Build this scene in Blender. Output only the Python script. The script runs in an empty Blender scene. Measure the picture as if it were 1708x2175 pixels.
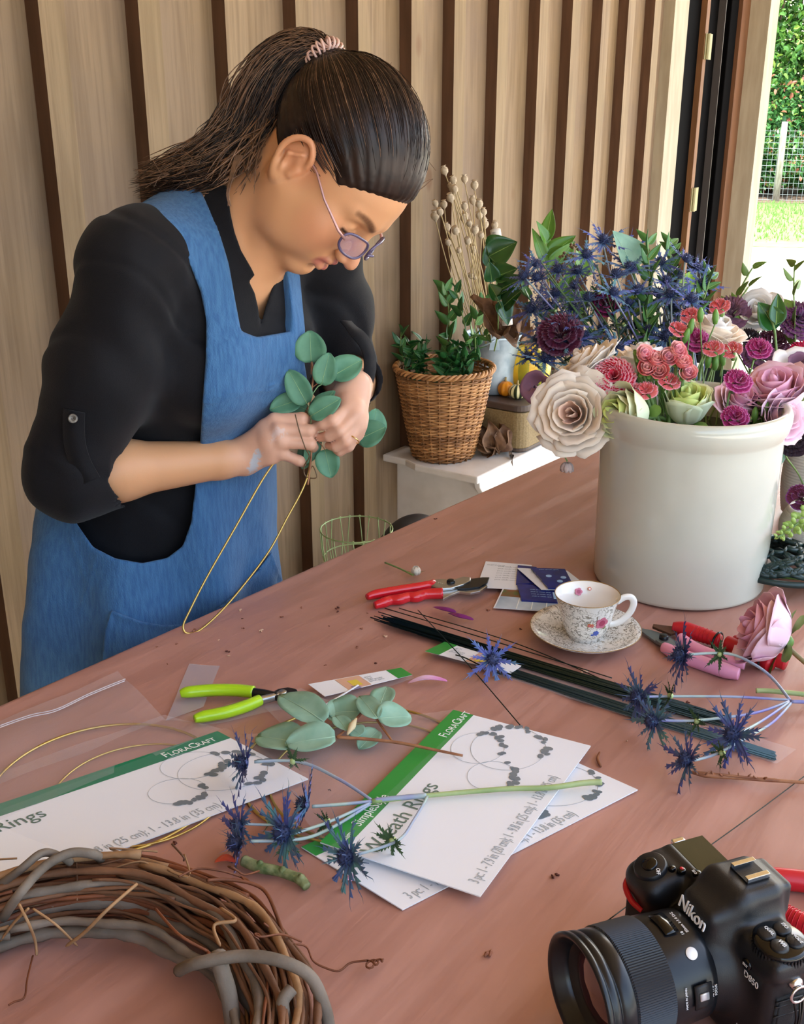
import bpy, bmesh, math, random
import numpy as np
from mathutils import Vector, Matrix, noise, Quaternion
C = bpy.context.scene.collection
sc = bpy.context.scene
R = math.radians
PI = math.pi
random.seed(7)
# ---------------------------------------------------------------- camera
F = 2289.0; PITCH = math.atan(.376); CX, CY = 854.0, 1087.5; H = 1.5; AZ = R(35.6)
_cp, _sp, _ca, _sa = math.cos(PITCH), math.sin(PITCH), math.cos(AZ), math.sin(AZ)
FW = Vector((_cp*_ca, _cp*_sa, -_sp)); RT = Vector((_sa, -_ca, 0)); UP = Vector((_sp*_ca, _sp*_sa, _cp))
cam = bpy.data.cameras.new('camera'); camo = bpy.data.objects.new('camera', cam); C.objects.link(camo)
camo.location = (0, 0, H)
camo.rotation_euler = Matrix((RT, UP, -FW)).transposed().to_euler()
cam.sensor_fit = 'HORIZONTAL'; cam.sensor_width = 36.0; cam.lens = 36.0*F/1708.0
cam.clip_start = .02; cam.clip_end = 300
sc.camera = camo
# ---------------------------------------------------------------- world, sun, exposure
w = bpy.data.worlds.new('world'); sc.world = w; w.use_nodes = True
nt = w.node_tree; bg = nt.nodes['Background']
sky = nt.nodes.new('ShaderNodeTexSky'); sky.sky_type = 'NISHITA'; sky.sun_disc = False
sky.sun_elevation = R(48); sky.sun_rotation = R(70); sky.air_density = 1.2; sky.dust_density = 4.0; sky.ozone_density = .6
hs = nt.nodes.new('ShaderNodeHueSaturation'); hs.inputs['Saturation'].default_value = .85
nt.links.new(sky.outputs[0], hs.inputs['Color']); nt.links.new(hs.outputs[0], bg.inputs[0])
bg.inputs[1].default_value = .75
sun = bpy.data.lights.new('sun', 'SUN'); sun.energy = 6.0; sun.angle = R(3); sun.color = (1, .95, .86)
suno = bpy.data.objects.new('sun', sun); C.objects.link(suno)
suno.rotation_euler = Vector((.5, .25, -1.1)).to_track_quat('-Z', 'Y').to_euler()
sc.view_settings.view_transform = 'Standard'; sc.view_settings.look = 'None'
sc.view_settings.gamma = 1; sc.view_settings.use_curve_mapping = False
sc.view_settings.exposure = 0.48
# ---------------------------------------------------------------- pixel rays -> real points
def ray(x, y): return FW + RT*((x-CX)/F) + UP*((CY-y)/F)
def PZ(x, y, z):
    r = ray(x, y); t = (z-H)/r.z; return Vector((r.x*t, r.y*t, z))
def PY(x, y, Y):
    r = ray(x, y); t = Y/r.y; return Vector((r.x*t, Y, H+r.z*t))
def PX(x, y, X):
    r = ray(x, y); t = X/r.x; return Vector((X, r.y*t, H+r.z*t))
def PD(x, y, d):
    r = ray(x, y); return Vector((r.x*d, r.y*d, H+r.z*d))
T = .857                                                   # table top height
# ---------------------------------------------------------------- materials
def lin(c):
    if isinstance(c, str):
        c = [int(c[i:i+2], 16)/255 for i in (0, 2, 4)]
    return tuple(x/12.92 if x <= .04045 else ((x+.055)/1.055)**2.4 for x in c) + (1,)
_M = {}
def mat(name, col='808080', rough=.5, metal=0, spec=.5, col2=None, ns=20, nd=3, nscale=(1, 1, 1), bump=0, bs=200, bscale=None,
        trans=0, alpha=1, sss=0, coat=0, attr=None, contrast=(.35, .65), ior=1.45, wave=None, sheen=0, emis=None, thin=0):
    if name in _M: return _M[name]
    m = bpy.data.materials.new(name); m.use_nodes = True; _M[name] = m
    t = m.node_tree; L = t.links.new; b = t.nodes['Principled BSDF']
    b.inputs['Base Color'].default_value = lin(col); b.inputs['Roughness'].default_value = rough
    b.inputs['Metallic'].default_value = metal; b.inputs['Specular IOR Level'].default_value = spec
    b.inputs['Transmission Weight'].default_value = trans; b.inputs['Alpha'].default_value = alpha
    b.inputs['IOR'].default_value = ior; b.inputs['Coat Weight'].default_value = coat
    b.inputs['Sheen Weight'].default_value = sheen
    if sss:
        b.inputs['Subsurface Weight'].default_value = sss; b.inputs['Subsurface Radius'].default_value = (1, .45, .3)
        b.inputs['Subsurface Scale'].default_value = .006
    co = t.nodes.new('ShaderNodeTexCoord'); out = co.outputs['Object']
    def mapped(scale):
        mp = t.nodes.new('ShaderNodeMapping'); mp.inputs['Scale'].default_value = scale; L(out, mp.inputs[0]); return mp.outputs[0]
    src = None
    if attr:
        a = t.nodes.new('ShaderNodeAttribute'); a.attribute_name = attr; src = a.outputs['Color']; L(src, b.inputs['Base Color'])
    if col2:
        n = t.nodes.new('ShaderNodeTexNoise'); n.inputs['Scale'].default_value = ns; n.inputs['Detail'].default_value = nd
        L(mapped(nscale), n.inputs['Vector'])
        cr = t.nodes.new('ShaderNodeMapRange'); cr.inputs[1].default_value = contrast[0]; cr.inputs[2].default_value = contrast[1]
        L(n.outputs[0], cr.inputs[0])
        mx = t.nodes.new('ShaderNodeMix'); mx.data_type = 'RGBA'
        L(cr.outputs[0], mx.inputs[0]); mx.inputs[6].default_value = lin(col); mx.inputs[7].default_value = lin(col2)
        if src: L(src, mx.inputs[6])
        L(mx.outputs[2], b.inputs['Base Color'])
    if bump:
        n = t.nodes.new('ShaderNodeTexNoise'); n.inputs['Scale'].default_value = bs; n.inputs['Detail'].default_value = 4
        L(mapped(bscale or nscale), n.inputs['Vector'])
        bu = t.nodes.new('ShaderNodeBump'); bu.inputs['Strength'].default_value = bump; bu.inputs['Distance'].default_value = .002
        L(n.outputs[0], bu.inputs['Height']); L(bu.outputs[0], b.inputs['Normal'])
    return m
# ---------------------------------------------------------------- objects
def link(name, me, m=None, parent=None, smooth=True, kind=None):
    o = bpy.data.objects.new(name, me); C.objects.link(o)
    if m is not None and not me.materials:
        for k in (m if isinstance(m, (list, tuple)) else [m]): me.materials.append(k)
    if smooth and len(me.polygons): me.polygons.foreach_set('use_smooth', [True]*len(me.polygons))
    if parent:
        o.parent = parent
        o.matrix_parent_inverse = Matrix.Identity(4)
    if kind: o['kind'] = kind
    return o
def tag(o, label=None, cat=None, group=None, kind=None):
    if label: o['label'] = label
    if cat: o['category'] = cat
    if group: o['group'] = group
    if kind: o['kind'] = kind
    return o
def thing(name, label, cat, loc=(0, 0, 0), rot=(0, 0, 0), group=None, kind=None):
    o = bpy.data.objects.new(name, None); C.objects.link(o); o.empty_display_size = .02
    o.location = loc; o.rotation_euler = rot
    return tag(o, label, cat, group, kind)
def copy_tree(o, parent=None):
    c = o.copy(); C.objects.link(c); c.parent = parent
    for ch in list(o.children): copy_tree(ch, c)
    return c
class MB:
    """collects faces, builds one mesh"""
    def __init__(s): s.v = []; s.f = []; s.mi = []; s.cur = 0; s.col = None; s.vc = []
    def add(s, vs, fs):
        n = len(s.v); s.v += [tuple(p) for p in vs]; s.f += [tuple(i+n for i in f) for f in fs]; s.mi += [s.cur]*len(fs)
        if s.col is not None: s.vc += [s.col]*len(vs) if not isinstance(s.col, list) else s.col
        return s
    def box(s, c, d, M=None):
        vs = [Vector((c[0]+sx*d[0]/2, c[1]+sy*d[1]/2, c[2]+sz*d[2]/2)) for sx in (-1, 1) for sy in (-1, 1) for sz in (-1, 1)]
        if M is not None: vs = [M @ v for v in vs]
        return s.add(vs, [(0, 1, 3, 2), (4, 6, 7, 5), (0, 4, 5, 1), (2, 3, 7, 6), (0, 2, 6, 4), (1, 5, 7, 3)])
    def tube(s, pts, r, n=8, cap=True, flat=1.0, nrm=None):
        pts = [Vector(p) for p in pts]; k = len(pts)
        rr = r if isinstance(r, (list, tuple)) else [r]*k
        vs = []; prev = None
        for i, p in enumerate(pts):
            t = (pts[min(i+1, k-1)]-pts[max(i-1, 0)])
            t = t.normalized() if t.length > 1e-9 else Vector((0, 0, 1))
            if prev is None:
                a = Vector(nrm) if nrm is not None else (Vector((0, 0, 1)) if abs(t.z) < .9 else Vector((1, 0, 0)))
                u = (a - t*a.dot(t)).normalized()
            else: u = (prev - t*prev.dot(t)); u = u.normalized() if u.length > 1e-6 else prev
            prev = u; v = t.cross(u)
            for j in range(n):
                a = 2*PI*j/n; vs.append(p + (u*math.cos(a)*flat + v*math.sin(a))*rr[i])
        fs = [(i*n+j, i*n+(j+1) % n, (i+1)*n+(j+1) % n, (i+1)*n+j) for i in range(k-1) for j in range(n)]
        if cap: fs += [tuple(range(n))[::-1], tuple((k-1)*n+j for j in range(n))]
        return s.add(vs, fs)
    def lathe(s, prof, n=48, M=None, close=False):
        k = len(prof); vs = []
        for r, z in prof:
            for j in range(n):
                a = 2*PI*j/n; p = Vector((r*math.cos(a), r*math.sin(a), z)); vs.append(M @ p if M is not None else p)
        fs = [(i*n+j, i*n+(j+1) % n, (i+1)*n+(j+1) % n, (i+1)*n+j) for i in range(k-1) for j in range(n)]
        return s.add(vs, fs)
    def grid(s, fn, nu, nv, closeu=False):
        vs = [fn(i/(nu if closeu else nu-1), j/(nv-1)) for i in range(nu) for j in range(nv)]
        fs = [(i*nv+j, ((i+1) % nu)*nv+j, ((i+1) % nu)*nv+j+1, i*nv+j+1) for i in range(nu if closeu else nu-1) for j in range(nv-1)]
        return s.add(vs, fs)
    def prism(s, poly, z0, z1, M=None):
        n = len(poly); vs = [Vector((p[0], p[1], z0)) for p in poly]+[Vector((p[0], p[1], z1)) for p in poly]
        if M is not None: vs = [M @ v for v in vs]
        return s.add(vs, [tuple(range(n))[::-1], tuple(range(n, 2*n))]+[(i, (i+1) % n, n+(i+1) % n, n+i) for i in range(n)])
    def mesh(s, name='m'):
        me = bpy.data.meshes.new(name); me.from_pydata(s.v, [], s.f)
        if any(s.mi): me.polygons.foreach_set('material_index', s.mi)
        if s.vc:
            a = me.color_attributes.new('Col', 'FLOAT_COLOR', 'POINT')
            a.data.foreach_set('color', [x for c in s.vc for x in c])
        me.update(); return me
    def build(s, name, m, parent=None, smooth=True, bevel=0, bseg=2, solid=0, sub=0, kind=None):
        o = link(name, s.mesh(name), m, parent, smooth, kind)
        if solid: x = o.modifiers.new('s', 'SOLIDIFY'); x.thickness = solid; x.offset = 0
        if bevel:
            x = o.modifiers.new('b', 'BEVEL'); x.width = bevel; x.segments = bseg; x.limit_method = 'ANGLE'; x.angle_limit = R(35); x.harden_normals = False
            if smooth: auto_sharp(o.data)
        if sub: x = o.modifiers.new('d', 'SUBSURF'); x.levels = x.render_levels = sub
        return o
def auto_sharp(me, ang=40):
    bm = bmesh.new(); bm.from_mesh(me); bm.normal_update()
    for e in bm.edges:
        if len(e.link_faces) == 2 and e.calc_face_angle(0) > R(ang): e.smooth = False
    bm.to_mesh(me); bm.free()
def catmull(pts, n=6):
    P = [Vector(p) for p in pts]; out = []
    for i in range(len(P)-1):
        a, b, c, d = P[max(i-1, 0)], P[i], P[i+1], P[min(i+2, len(P)-1)]
        for k in range(n):
            t = k/n; out.append(.5*((2*b)+(c-a)*t+(2*a-5*b+4*c-d)*t*t+(3*b-a-3*c+d)*t**3))
    out.append(P[-1]); return out
def frame(o, z, x=None):
    """matrix at o with local z along z, local x near x"""
    z = Vector(z).normalized(); x = Vector(x) if x is not None else (Vector((1, 0, 0)) if abs(z.x) < .9 else Vector((0, 1, 0)))
    x = (x - z*x.dot(z)).normalized(); y = z.cross(x)
    M = Matrix((x, y, z)).transposed().to_4x4(); M.translation = Vector(o); return M
_fonts = {}
def text(body, size, M, m, name, parent, ext=.0002, shear=0, sx=1.0, spacing=1.0, align='LEFT'):
    cu = bpy.data.curves.new(name, 'FONT'); cu.body = body; cu.size = size; cu.extrude = ext; cu.shear = shear
    cu.space_character = spacing; cu.align_x = align; cu.resolution_u = 3
    o = bpy.data.objects.new(name, cu)
    me = bpy.data.meshes.new_from_object(o)
    me.transform(Matrix.Diagonal((sx, 1, 1, 1))); me.transform(M)
    me.materials.clear(); me.materials.append(m)
    o2 = bpy.data.objects.new(name, me); C.objects.link(o2); o2.parent = parent
    bpy.data.objects.remove(o); return o2
def ngo(p, s): return noise.noise(Vector(p)*s)
# ---------------------------------------------------------------- implicit modelling (smooth unions of tapered capsules and ellipsoids -> one mesh)
f32 = np.float32
class SDF:
    def __init__(s): s.ops = []; s.post = None; s.M = None
    def _p(s, p): return np.array((s.M @ Vector(p))[:] if s.M is not None else tuple(p), f32)
    def cap(s, a, b, ra, rb=None, k=.01, sub=False):
        a, b = s._p(a), s._p(b); rb = ra if rb is None else rb; ab = b-a; L2 = float(ab@ab)+1e-12
        def f(P):
            t = np.clip(((P-a)@ab)/L2, 0, 1); d = P-a-t[:, None]*ab
            return np.sqrt((d*d).sum(1)) - (ra+(rb-ra)*t)
        s.ops.append((f, (a+b)/2, math.sqrt(L2)/2+max(ra, rb), k, sub)); return s
    def chain(s, pts, rs, k=.01, sub=False):
        for i in range(len(pts)-1): s.cap(pts[i], pts[i+1], rs[i], rs[i+1], k if i == 0 else min(k, .006), sub)
        return s
    def ell(s, c, r, rot=None, k=.01, sub=False):
        M3 = (s.M.to_3x3() if s.M is not None else Matrix.Identity(3)) @ (rot or Matrix.Identity(3))
        c = s._p(c); A = np.array([list(x) for x in M3], f32); r = np.array(r, f32); ri = 1/r
        def f(P):
            q = (P-c)@A; k0 = np.sqrt(((q*ri)**2).sum(1))+1e-9; k1 = np.sqrt(((q*ri*ri)**2).sum(1))+1e-9
            return k0*(k0-1)/k1
        s.ops.append((f, c, float(r.max()), k, sub)); return s
    def plane(s, p, n, k=.001):                              # cut away the side n points to
        p = s._p(p); n = np.array(((s.M.to_3x3() if s.M is not None else Matrix.Identity(3)) @ Vector(n)).normalized()[:], f32)
        s.ops.append((lambda P: -((P-p)@n), p, 99., k, True)); return s
    def ev(s, P, ops=None):
        d = np.full(len(P), 1., f32)
        for f, c, r, k, sub in (s.ops if ops is None else ops):
            e = f(P)
            if sub: h = np.clip(.5-.5*(d+e)/k, 0, 1); d = d+(-e-d)*h + k*h*(1-h)
            else: h = np.clip(.5+.5*(d-e)/k, 0, 1); d = d+(e-d)*h - k*h*(1-h)
        return d
    def mesh(s, lo, hi, vs, name='body'):
        lo = np.array(lo, f32); B = 16; nb = np.ceil((np.array(hi)-lo)/vs/B).astype(int); n = nb*B+1
        V = np.ones(n, f32)
        bc = np.stack(np.meshgrid(*[np.arange(k) for k in nb], indexing='ij'), -1).reshape(-1, 3)
        cen = lo+(bc+.5)*B*vs; br = B*vs*.87
        coarse = np.concatenate([s.ev(cen[i:i+20000].astype(f32)) for i in range(0, len(cen), 20000)])
        if s.post: coarse = s.post(cen.astype(f32), coarse)
        loc = np.stack(np.meshgrid(*[np.arange(B+1)]*3, indexing='ij'), -1).reshape(-1, 3).astype(f32)*vs
        pc = np.array([o[1] for o in s.ops]); prr = np.array([o[2]+max(.035, o[3]*1.3) for o in s.ops])
        for b_, c_, d_ in zip(bc, cen, coarse):
            sl = tuple(slice(b_[i]*B, b_[i]*B+B+1) for i in range(3))
            if abs(d_) > br*1.7+.006: V[sl] = 1 if d_ > 0 else -1; 
        for b_, c_, d_ in zip(bc, cen, coarse):
            if abs(d_) > br*1.7+.006: continue
            sl = tuple(slice(b_[i]*B, b_[i]*B+B+1) for i in range(3))
            act = np.sqrt(((pc-c_)**2).sum(1)) < prr+br
            P = loc+(lo+b_*B*vs).astype(f32)
            d = s.ev(P, [o for o, a in zip(s.ops, act) if a])
            if s.post: d = s.post(P, d)
            V[sl] = d.reshape(B+1, B+1, B+1)
        return nets(V, lo, vs, name)
def nets(V, lo, vs, name):
    S = V < 0
    c = np.zeros(tuple(k-1 for k in V.shape), np.uint8)
    for i in (0, 1):
        for j in (0, 1):
            for k in (0, 1): c += S[i:V.shape[0]-1+i, j:V.shape[1]-1+j, k:V.shape[2]-1+k]
    idx = np.argwhere((c > 0) & (c < 8)); N = len(idx); im = np.full(c.shape, -1, np.int32); im[tuple(idx.T)] = np.arange(N)
    acc = np.zeros((N, 3)); cnt = np.zeros(N)
    for ax_ in range(3):
        o = [a for a in range(3) if a != ax_]
        for u in (0, 1):
            for v in (0, 1):
                st = np.zeros(3, int); st[o[0]] = u; st[o[1]] = v; en = st.copy(); en[ax_] = 1
                a = V[tuple((idx+st).T)]; b = V[tuple((idx+en).T)]; m = (a < 0) != (b < 0)
                t = np.where(m, a/np.where(m, a-b, 1), 0)
                p = st+np.zeros((N, 3)); p[:, ax_] += t
                acc += p*m[:, None]; cnt += m
    vv = np.array(lo)+(idx+acc/cnt[:, None])*vs
    qs = []
    for ax_ in range(3):
        o = [(1, 2), (2, 0), (0, 1)][ax_]; s0 = [slice(None)]*3; s1 = [slice(None)]*3; s0[ax_] = slice(0, -1); s1[ax_] = slice(1, None)
        a, b = S[tuple(s0)], S[tuple(s1)]; e = np.argwhere(a != b)
        e = e[(e[:, o[0]] > 0) & (e[:, o[1]] > 0) & (e[:, o[0]] < c.shape[o[0]]) & (e[:, o[1]] < c.shape[o[1]])]
        if not len(e): continue
        q = []
        for du, dv in ((1, 1), (0, 1), (0, 0), (1, 0)):
            z = e.copy(); z[:, o[0]] -= du; z[:, o[1]] -= dv; q.append(im[tuple(z.T)])
        q = np.stack(q, 1); fl = a[tuple(e.T)]
        q[~fl] = q[~fl][:, ::-1]; qs.append(q)
    qs = np.concatenate(qs); qs = qs[(qs >= 0).all(1)]
    me = bpy.data.meshes.new(name); me.vertices.add(N); me.vertices.foreach_set('co', vv.astype(f32).ravel())
    me.loops.add(len(qs)*4); me.loops.foreach_set('vertex_index', qs.ravel().astype(np.int32))
    me.polygons.add(len(qs)); me.polygons.foreach_set('loop_start', np.arange(0, len(qs)*4, 4, dtype=np.int32))
    me.update(calc_edges=True); me.validate()
    return me
def verts(me):
    a = np.empty(len(me.vertices)*3, f32); me.vertices.foreach_get('co', a); return a.reshape(-1, 3)
def set_col(me, col):
    a = me.color_attributes.new('Col', 'FLOAT_COLOR', 'POINT'); a.data.foreach_set('color', np.concatenate([col, np.ones((len(col), 1))], 1).astype(f32).ravel())
def vnoise(P, s, seed=0):
    """cheap smooth pseudo-noise for arrays"""
    r = np.random.RandomState(seed); o = np.zeros(len(P), f32)
    for i in range(7):
        k = r.normal(size=3); k = k/np.linalg.norm(k)*s*r.uniform(.6, 1.6); o += np.sin(P@k.astype(f32)+r.uniform(0, 6.28)+1.3*np.sin(P@np.roll(k, 1).astype(f32)*.7+r.uniform(0, 6)))
    return o/5
def proj(P):
    q = P-np.array([0, 0, H], f32); d = q@np.array(FW, f32)
    return CX+F*(q@np.array(RT, f32))/d, CY-F*(q@np.array(UP, f32))/d, d
def sdpoly(x, y, poly):
    """signed distance (negative inside) to a polygon"""
    d = np.full(len(x), 1e9, f32); ins = np.zeros(len(x), bool); n = len(poly)
    for i in range(n):
        ax_, ay_ = poly[i]; bx_, by_ = poly[(i+1) % n]; ex_, ey_ = bx_-ax_, by_-ay_
        t = np.clip(((x-ax_)*ex_+(y-ay_)*ey_)/(ex_*ex_+ey_*ey_+1e-9), 0, 1)
        d = np.minimum(d, (x-ax_-t*ex_)**2+(y-ay_-t*ey_)**2)
        if ay_ != by_: ins ^= ((ay_ > y) != (by_ > y)) & (x < (bx_-ax_)*(y-ay_)/(by_-ay_)+ax_)
    d = np.sqrt(d); return np.where(ins, -d, d)
def rbox(s, c, h, r, k=.004, rot=None, sub=False):
    M3 = (s.M.to_3x3() if s.M is not None else Matrix.Identity(3)) @ (rot or Matrix.Identity(3)); c = s._p(c); A = np.array([list(x) for x in M3], f32); hh = np.array(h, f32)-r
    def f(P):
        q = np.abs((P-c)@A)-hh; return np.sqrt((np.maximum(q, 0)**2).sum(1))+np.minimum(q.max(1), 0)-r
    s.ops.append((f, c, float(np.linalg.norm(h)), k, sub)); return s
SDF.rbox = rbox
# ================================================================ SETTING
M_board = mat('board_wood', 'ad9273', .62, col2='8e7457', ns=6, nd=6, nscale=(6, 6, .45), bump=.25, bs=60, bscale=(6, 6, .35), contrast=(.3, .7))
M_boardg = mat('board_wood_grey', 'a08b74', .65, col2='7f6a54', ns=6, nd=6, nscale=(6, 6, .4), bump=.3, bs=60, bscale=(6, 6, .3), contrast=(.3, .7))
M_side = mat('batten_side_brown', '60432f', .6, col2='503624', ns=10, nscale=(4, 4, .5))  # darker brown for the left-facing batten sides
M_ceil = mat('ceiling_wood', 'b79a68', .6, col2='a08250', ns=8, nscale=(.5, 6, 1))
M_conc = mat('concrete', 'cfc9be', .8, col2='b8b1a4', ns=5, bump=.1, bs=50)
WY = 1.85
def struct(o): o['kind'] = 'structure'; return o
def box_s(name, lo, hi, m):
    b = MB(); b.box([(a+c)/2 for a, c in zip(lo, hi)], [c-a for a, c in zip(lo, hi)]); return struct(b.build(name, m, smooth=False))
# wood grain with rings and knots
def wood_wall(name, c1, c2, c3):
    m = bpy.data.materials.new(name); m.use_nodes = True; t = m.node_tree; L = t.links.new; b = t.nodes['Principled BSDF']
    b.inputs['Roughness'].default_value = .6; b.inputs['Specular IOR Level'].default_value = .3
    co = t.nodes.new('ShaderNodeTexCoord'); mp = t.nodes.new('ShaderNodeMapping'); mp.inputs['Scale'].default_value = (9, 9, .8)
    L(co.outputs['Object'], mp.inputs[0])
    n1 = t.nodes.new('ShaderNodeTexNoise'); n1.inputs['Scale'].default_value = 1.3; n1.inputs['Detail'].default_value = 2; L(mp.outputs[0], n1.inputs[0])
    ad = t.nodes.new('ShaderNodeMath'); ad.operation = 'MULTIPLY'; ad.inputs[1].default_value = 26; L(n1.outputs[0], ad.inputs[0])
    sn = t.nodes.new('ShaderNodeMath'); sn.operation = 'SINE'; L(ad.outputs[0], sn.inputs[0])
    mr = t.nodes.new('ShaderNodeMapRange'); mr.inputs[1].default_value = -.2; mr.inputs[2].default_value = 1; L(sn.outputs[0], mr.inputs[0])
    mp2 = t.nodes.new('ShaderNodeMapping'); mp2.inputs['Scale'].default_value = (60, 60, 2.2); L(co.outputs['Object'], mp2.inputs[0])
    n2 = t.nodes.new('ShaderNodeTexNoise'); n2.inputs['Scale'].default_value = 2.5; n2.inputs['Detail'].default_value = 5; L(mp2.outputs[0], n2.inputs[0])
    n3 = t.nodes.new('ShaderNodeTexNoise'); n3.inputs['Scale'].default_value = 2.2; n3.inputs['Detail'].default_value = 3; L(co.outputs['Object'], n3.inputs[0])
    m1 = t.nodes.new('ShaderNodeMix'); m1.data_type = 'RGBA'; m1.inputs[6].default_value = lin(c1); m1.inputs[7].default_value = lin(c2)
    mm = t.nodes.new('ShaderNodeMath'); mm.operation = 'MULTIPLY'; L(mr.outputs[0], mm.inputs[0]); mm.inputs[1].default_value = .42; L(mm.outputs[0], m1.inputs[0])
    m2 = t.nodes.new('ShaderNodeMix'); m2.data_type = 'RGBA'; m2.inputs[7].default_value = lin(c2)
    r2 = t.nodes.new('ShaderNodeMapRange'); r2.inputs[1].default_value = .45; r2.inputs[2].default_value = .75; r2.inputs[4].default_value = .6; L(n2.outputs[0], r2.inputs[0])
    L(r2.outputs[0], m2.inputs[0]); L(m1.outputs[2], m2.inputs[6])
    m3 = t.nodes.new('ShaderNodeMix'); m3.data_type = 'RGBA'; m3.inputs[7].default_value = lin(c3)
    r3 = t.nodes.new('ShaderNodeMapRange'); r3.inputs[1].default_value = .4; r3.inputs[2].default_value = .7; r3.inputs[4].default_value = .8; L(n3.outputs[0], r3.inputs[0])
    L(r3.outputs[0], m3.inputs[0]); L(m2.outputs[2], m3.inputs[6]); L(m3.outputs[2], b.inputs['Base Color'])
    # knots
    mp4 = t.nodes.new('ShaderNodeMapping'); mp4.inputs['Scale'].default_value = (3.2, 3.2, 1.7); L(co.outputs['Object'], mp4.inputs[0])
    vo = t.nodes.new('ShaderNodeTexVoronoi'); vo.inputs['Scale'].default_value = 1.3; L(mp4.outputs[0], vo.inputs[0])
    r4 = t.nodes.new('ShaderNodeMapRange'); r4.inputs[1].default_value = .05; r4.inputs[2].default_value = .09; r4.inputs[3].default_value = .6; r4.inputs[4].default_value = 0; L(vo.outputs['Distance'], r4.inputs[0])
    m4 = t.nodes.new('ShaderNodeMix'); m4.data_type = 'RGBA'; m4.inputs[7].default_value = lin('6b4a30'); L(r4.outputs[0], m4.inputs[0]); L(m3.outputs[2], m4.inputs[6])
    L(m4.outputs[2], b.inputs['Base Color'])
    bu = t.nodes.new('ShaderNodeBump'); bu.inputs['Strength'].default_value = .25; bu.inputs['Distance'].default_value = .002
    L(n2.outputs[0], bu.inputs['Height']); L(bu.outputs[0], b.inputs['Normal'])
    return m
M_w1 = wood_wall('plank_wood', '8b755a', '695338', '786658')
M_w2 = wood_wall('plank_wood_b', '8c765a', '675038', '7f6c4c')
# wall with a doorway between X=4.47 and 5.12
b = MB()
b.box((( -2.2+4.47)/2, WY+.06, 1.35), (6.67, .12, 2.7)); b.box((4.8, WY+.06, 2.52), (.7, .12, .36)); b.box((5.22, WY+.06, 1.35), (.2, .12, 2.7))
wall = struct(b.build('wall_back', M_w1, smooth=False))
bx = [1.14-.235*k for k in range(13, 0, -1)] + [1.14, 1.38, 1.62, 1.866, 2.10, 2.338, 2.57, 2.78, 3.02, 3.27, 3.49, 3.71, 3.92, 4.15]
for i, x in enumerate(bx):
    if x < -2.1: continue
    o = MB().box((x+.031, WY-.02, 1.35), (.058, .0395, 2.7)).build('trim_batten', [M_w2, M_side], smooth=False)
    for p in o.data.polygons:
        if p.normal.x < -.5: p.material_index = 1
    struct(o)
M_trimw = mat('door_casing_paint', 'a99d86', .6, col2='9a8d76', ns=8, nscale=(4, 4, .6), bump=.1, bs=40)
box_s('trim_1', (4.33, WY-.045, 0), (4.47, WY, 2.6), M_trimw)
M_jamb = mat('jamb_brown', '6b4529', .6, col2='5a381f', ns=8, nscale=(4, 4, .5))
box_s('trim_2', (5.12, WY-.03, 0), (5.22, WY-.0, 2.6), M_jamb)
box_s('trim_3', (5.22, WY-.12, 0), (5.34, WY+.12, 2.7), M_trimw)
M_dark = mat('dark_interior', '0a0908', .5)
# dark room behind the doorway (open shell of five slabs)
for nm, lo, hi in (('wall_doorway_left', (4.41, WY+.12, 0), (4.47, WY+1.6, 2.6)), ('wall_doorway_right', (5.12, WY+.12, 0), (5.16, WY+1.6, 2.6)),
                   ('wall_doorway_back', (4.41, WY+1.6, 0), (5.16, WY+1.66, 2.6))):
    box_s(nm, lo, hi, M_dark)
M_blackp = mat('black_door_paint', '050404', .8, spec=.05)
M_edge = mat('door_edge_wood', '7e5632', .6, col2='6a4526', ns=8, nscale=(3, 3, .5))
d = MB().box((4.60, WY+.02, 1.2), (.26, .03, 2.4)).box((4.90, WY+.03, 1.2), (.24, .03, 2.4)).box((5.07, WY+.0, 1.2), (.09, .03, 2.4)).build('door_1', M_blackp, smooth=False, bevel=.004); struct(d)
MB().box((4.745, WY-.0, 1.2), (.035, .04, 2.4)).build('door_edge', M_edge, d, smooth=False)
MB().box((4.955, WY-.0, 1.2), (.006, .034, 2.4)).build('door_seam', mat('door_seam', '4a4543', .3), d, smooth=False)
M_brass = mat('hinge_brass', 'a39a78', .35, metal=.8)
for px, py in ((1490, 97), (1461, 427)):
    q = PY(px, py, WY-.03)
    h = MB(); h.box((4.77, WY-.022, q.z), (.075, .004, .1)); h.tube([(4.757, WY-.028, q.z-.05), (4.757, WY-.028, q.z+.05)], .008)
    h.build('hinge', M_brass, d, smooth=False)
# porch ceiling, unseen left wall added so light comes from the right, floor
box_s('ceiling', (-2.2, -.8, 2.7), (5.6, WY+.12, 2.76), M_ceil)  # front edge of this unseen ceiling is shaped to let skylight in
box_s('wall_added_left', (-2.26, -1.2, 0), (-2.2, WY+.12, 2.7), M_w1)
box_s('floor', (-2.2, -1.2, -.12), (5.6, WY+1.7, 0), M_conc)
for x in (-2.1, 1.2, 5.45):
    pass
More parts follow.
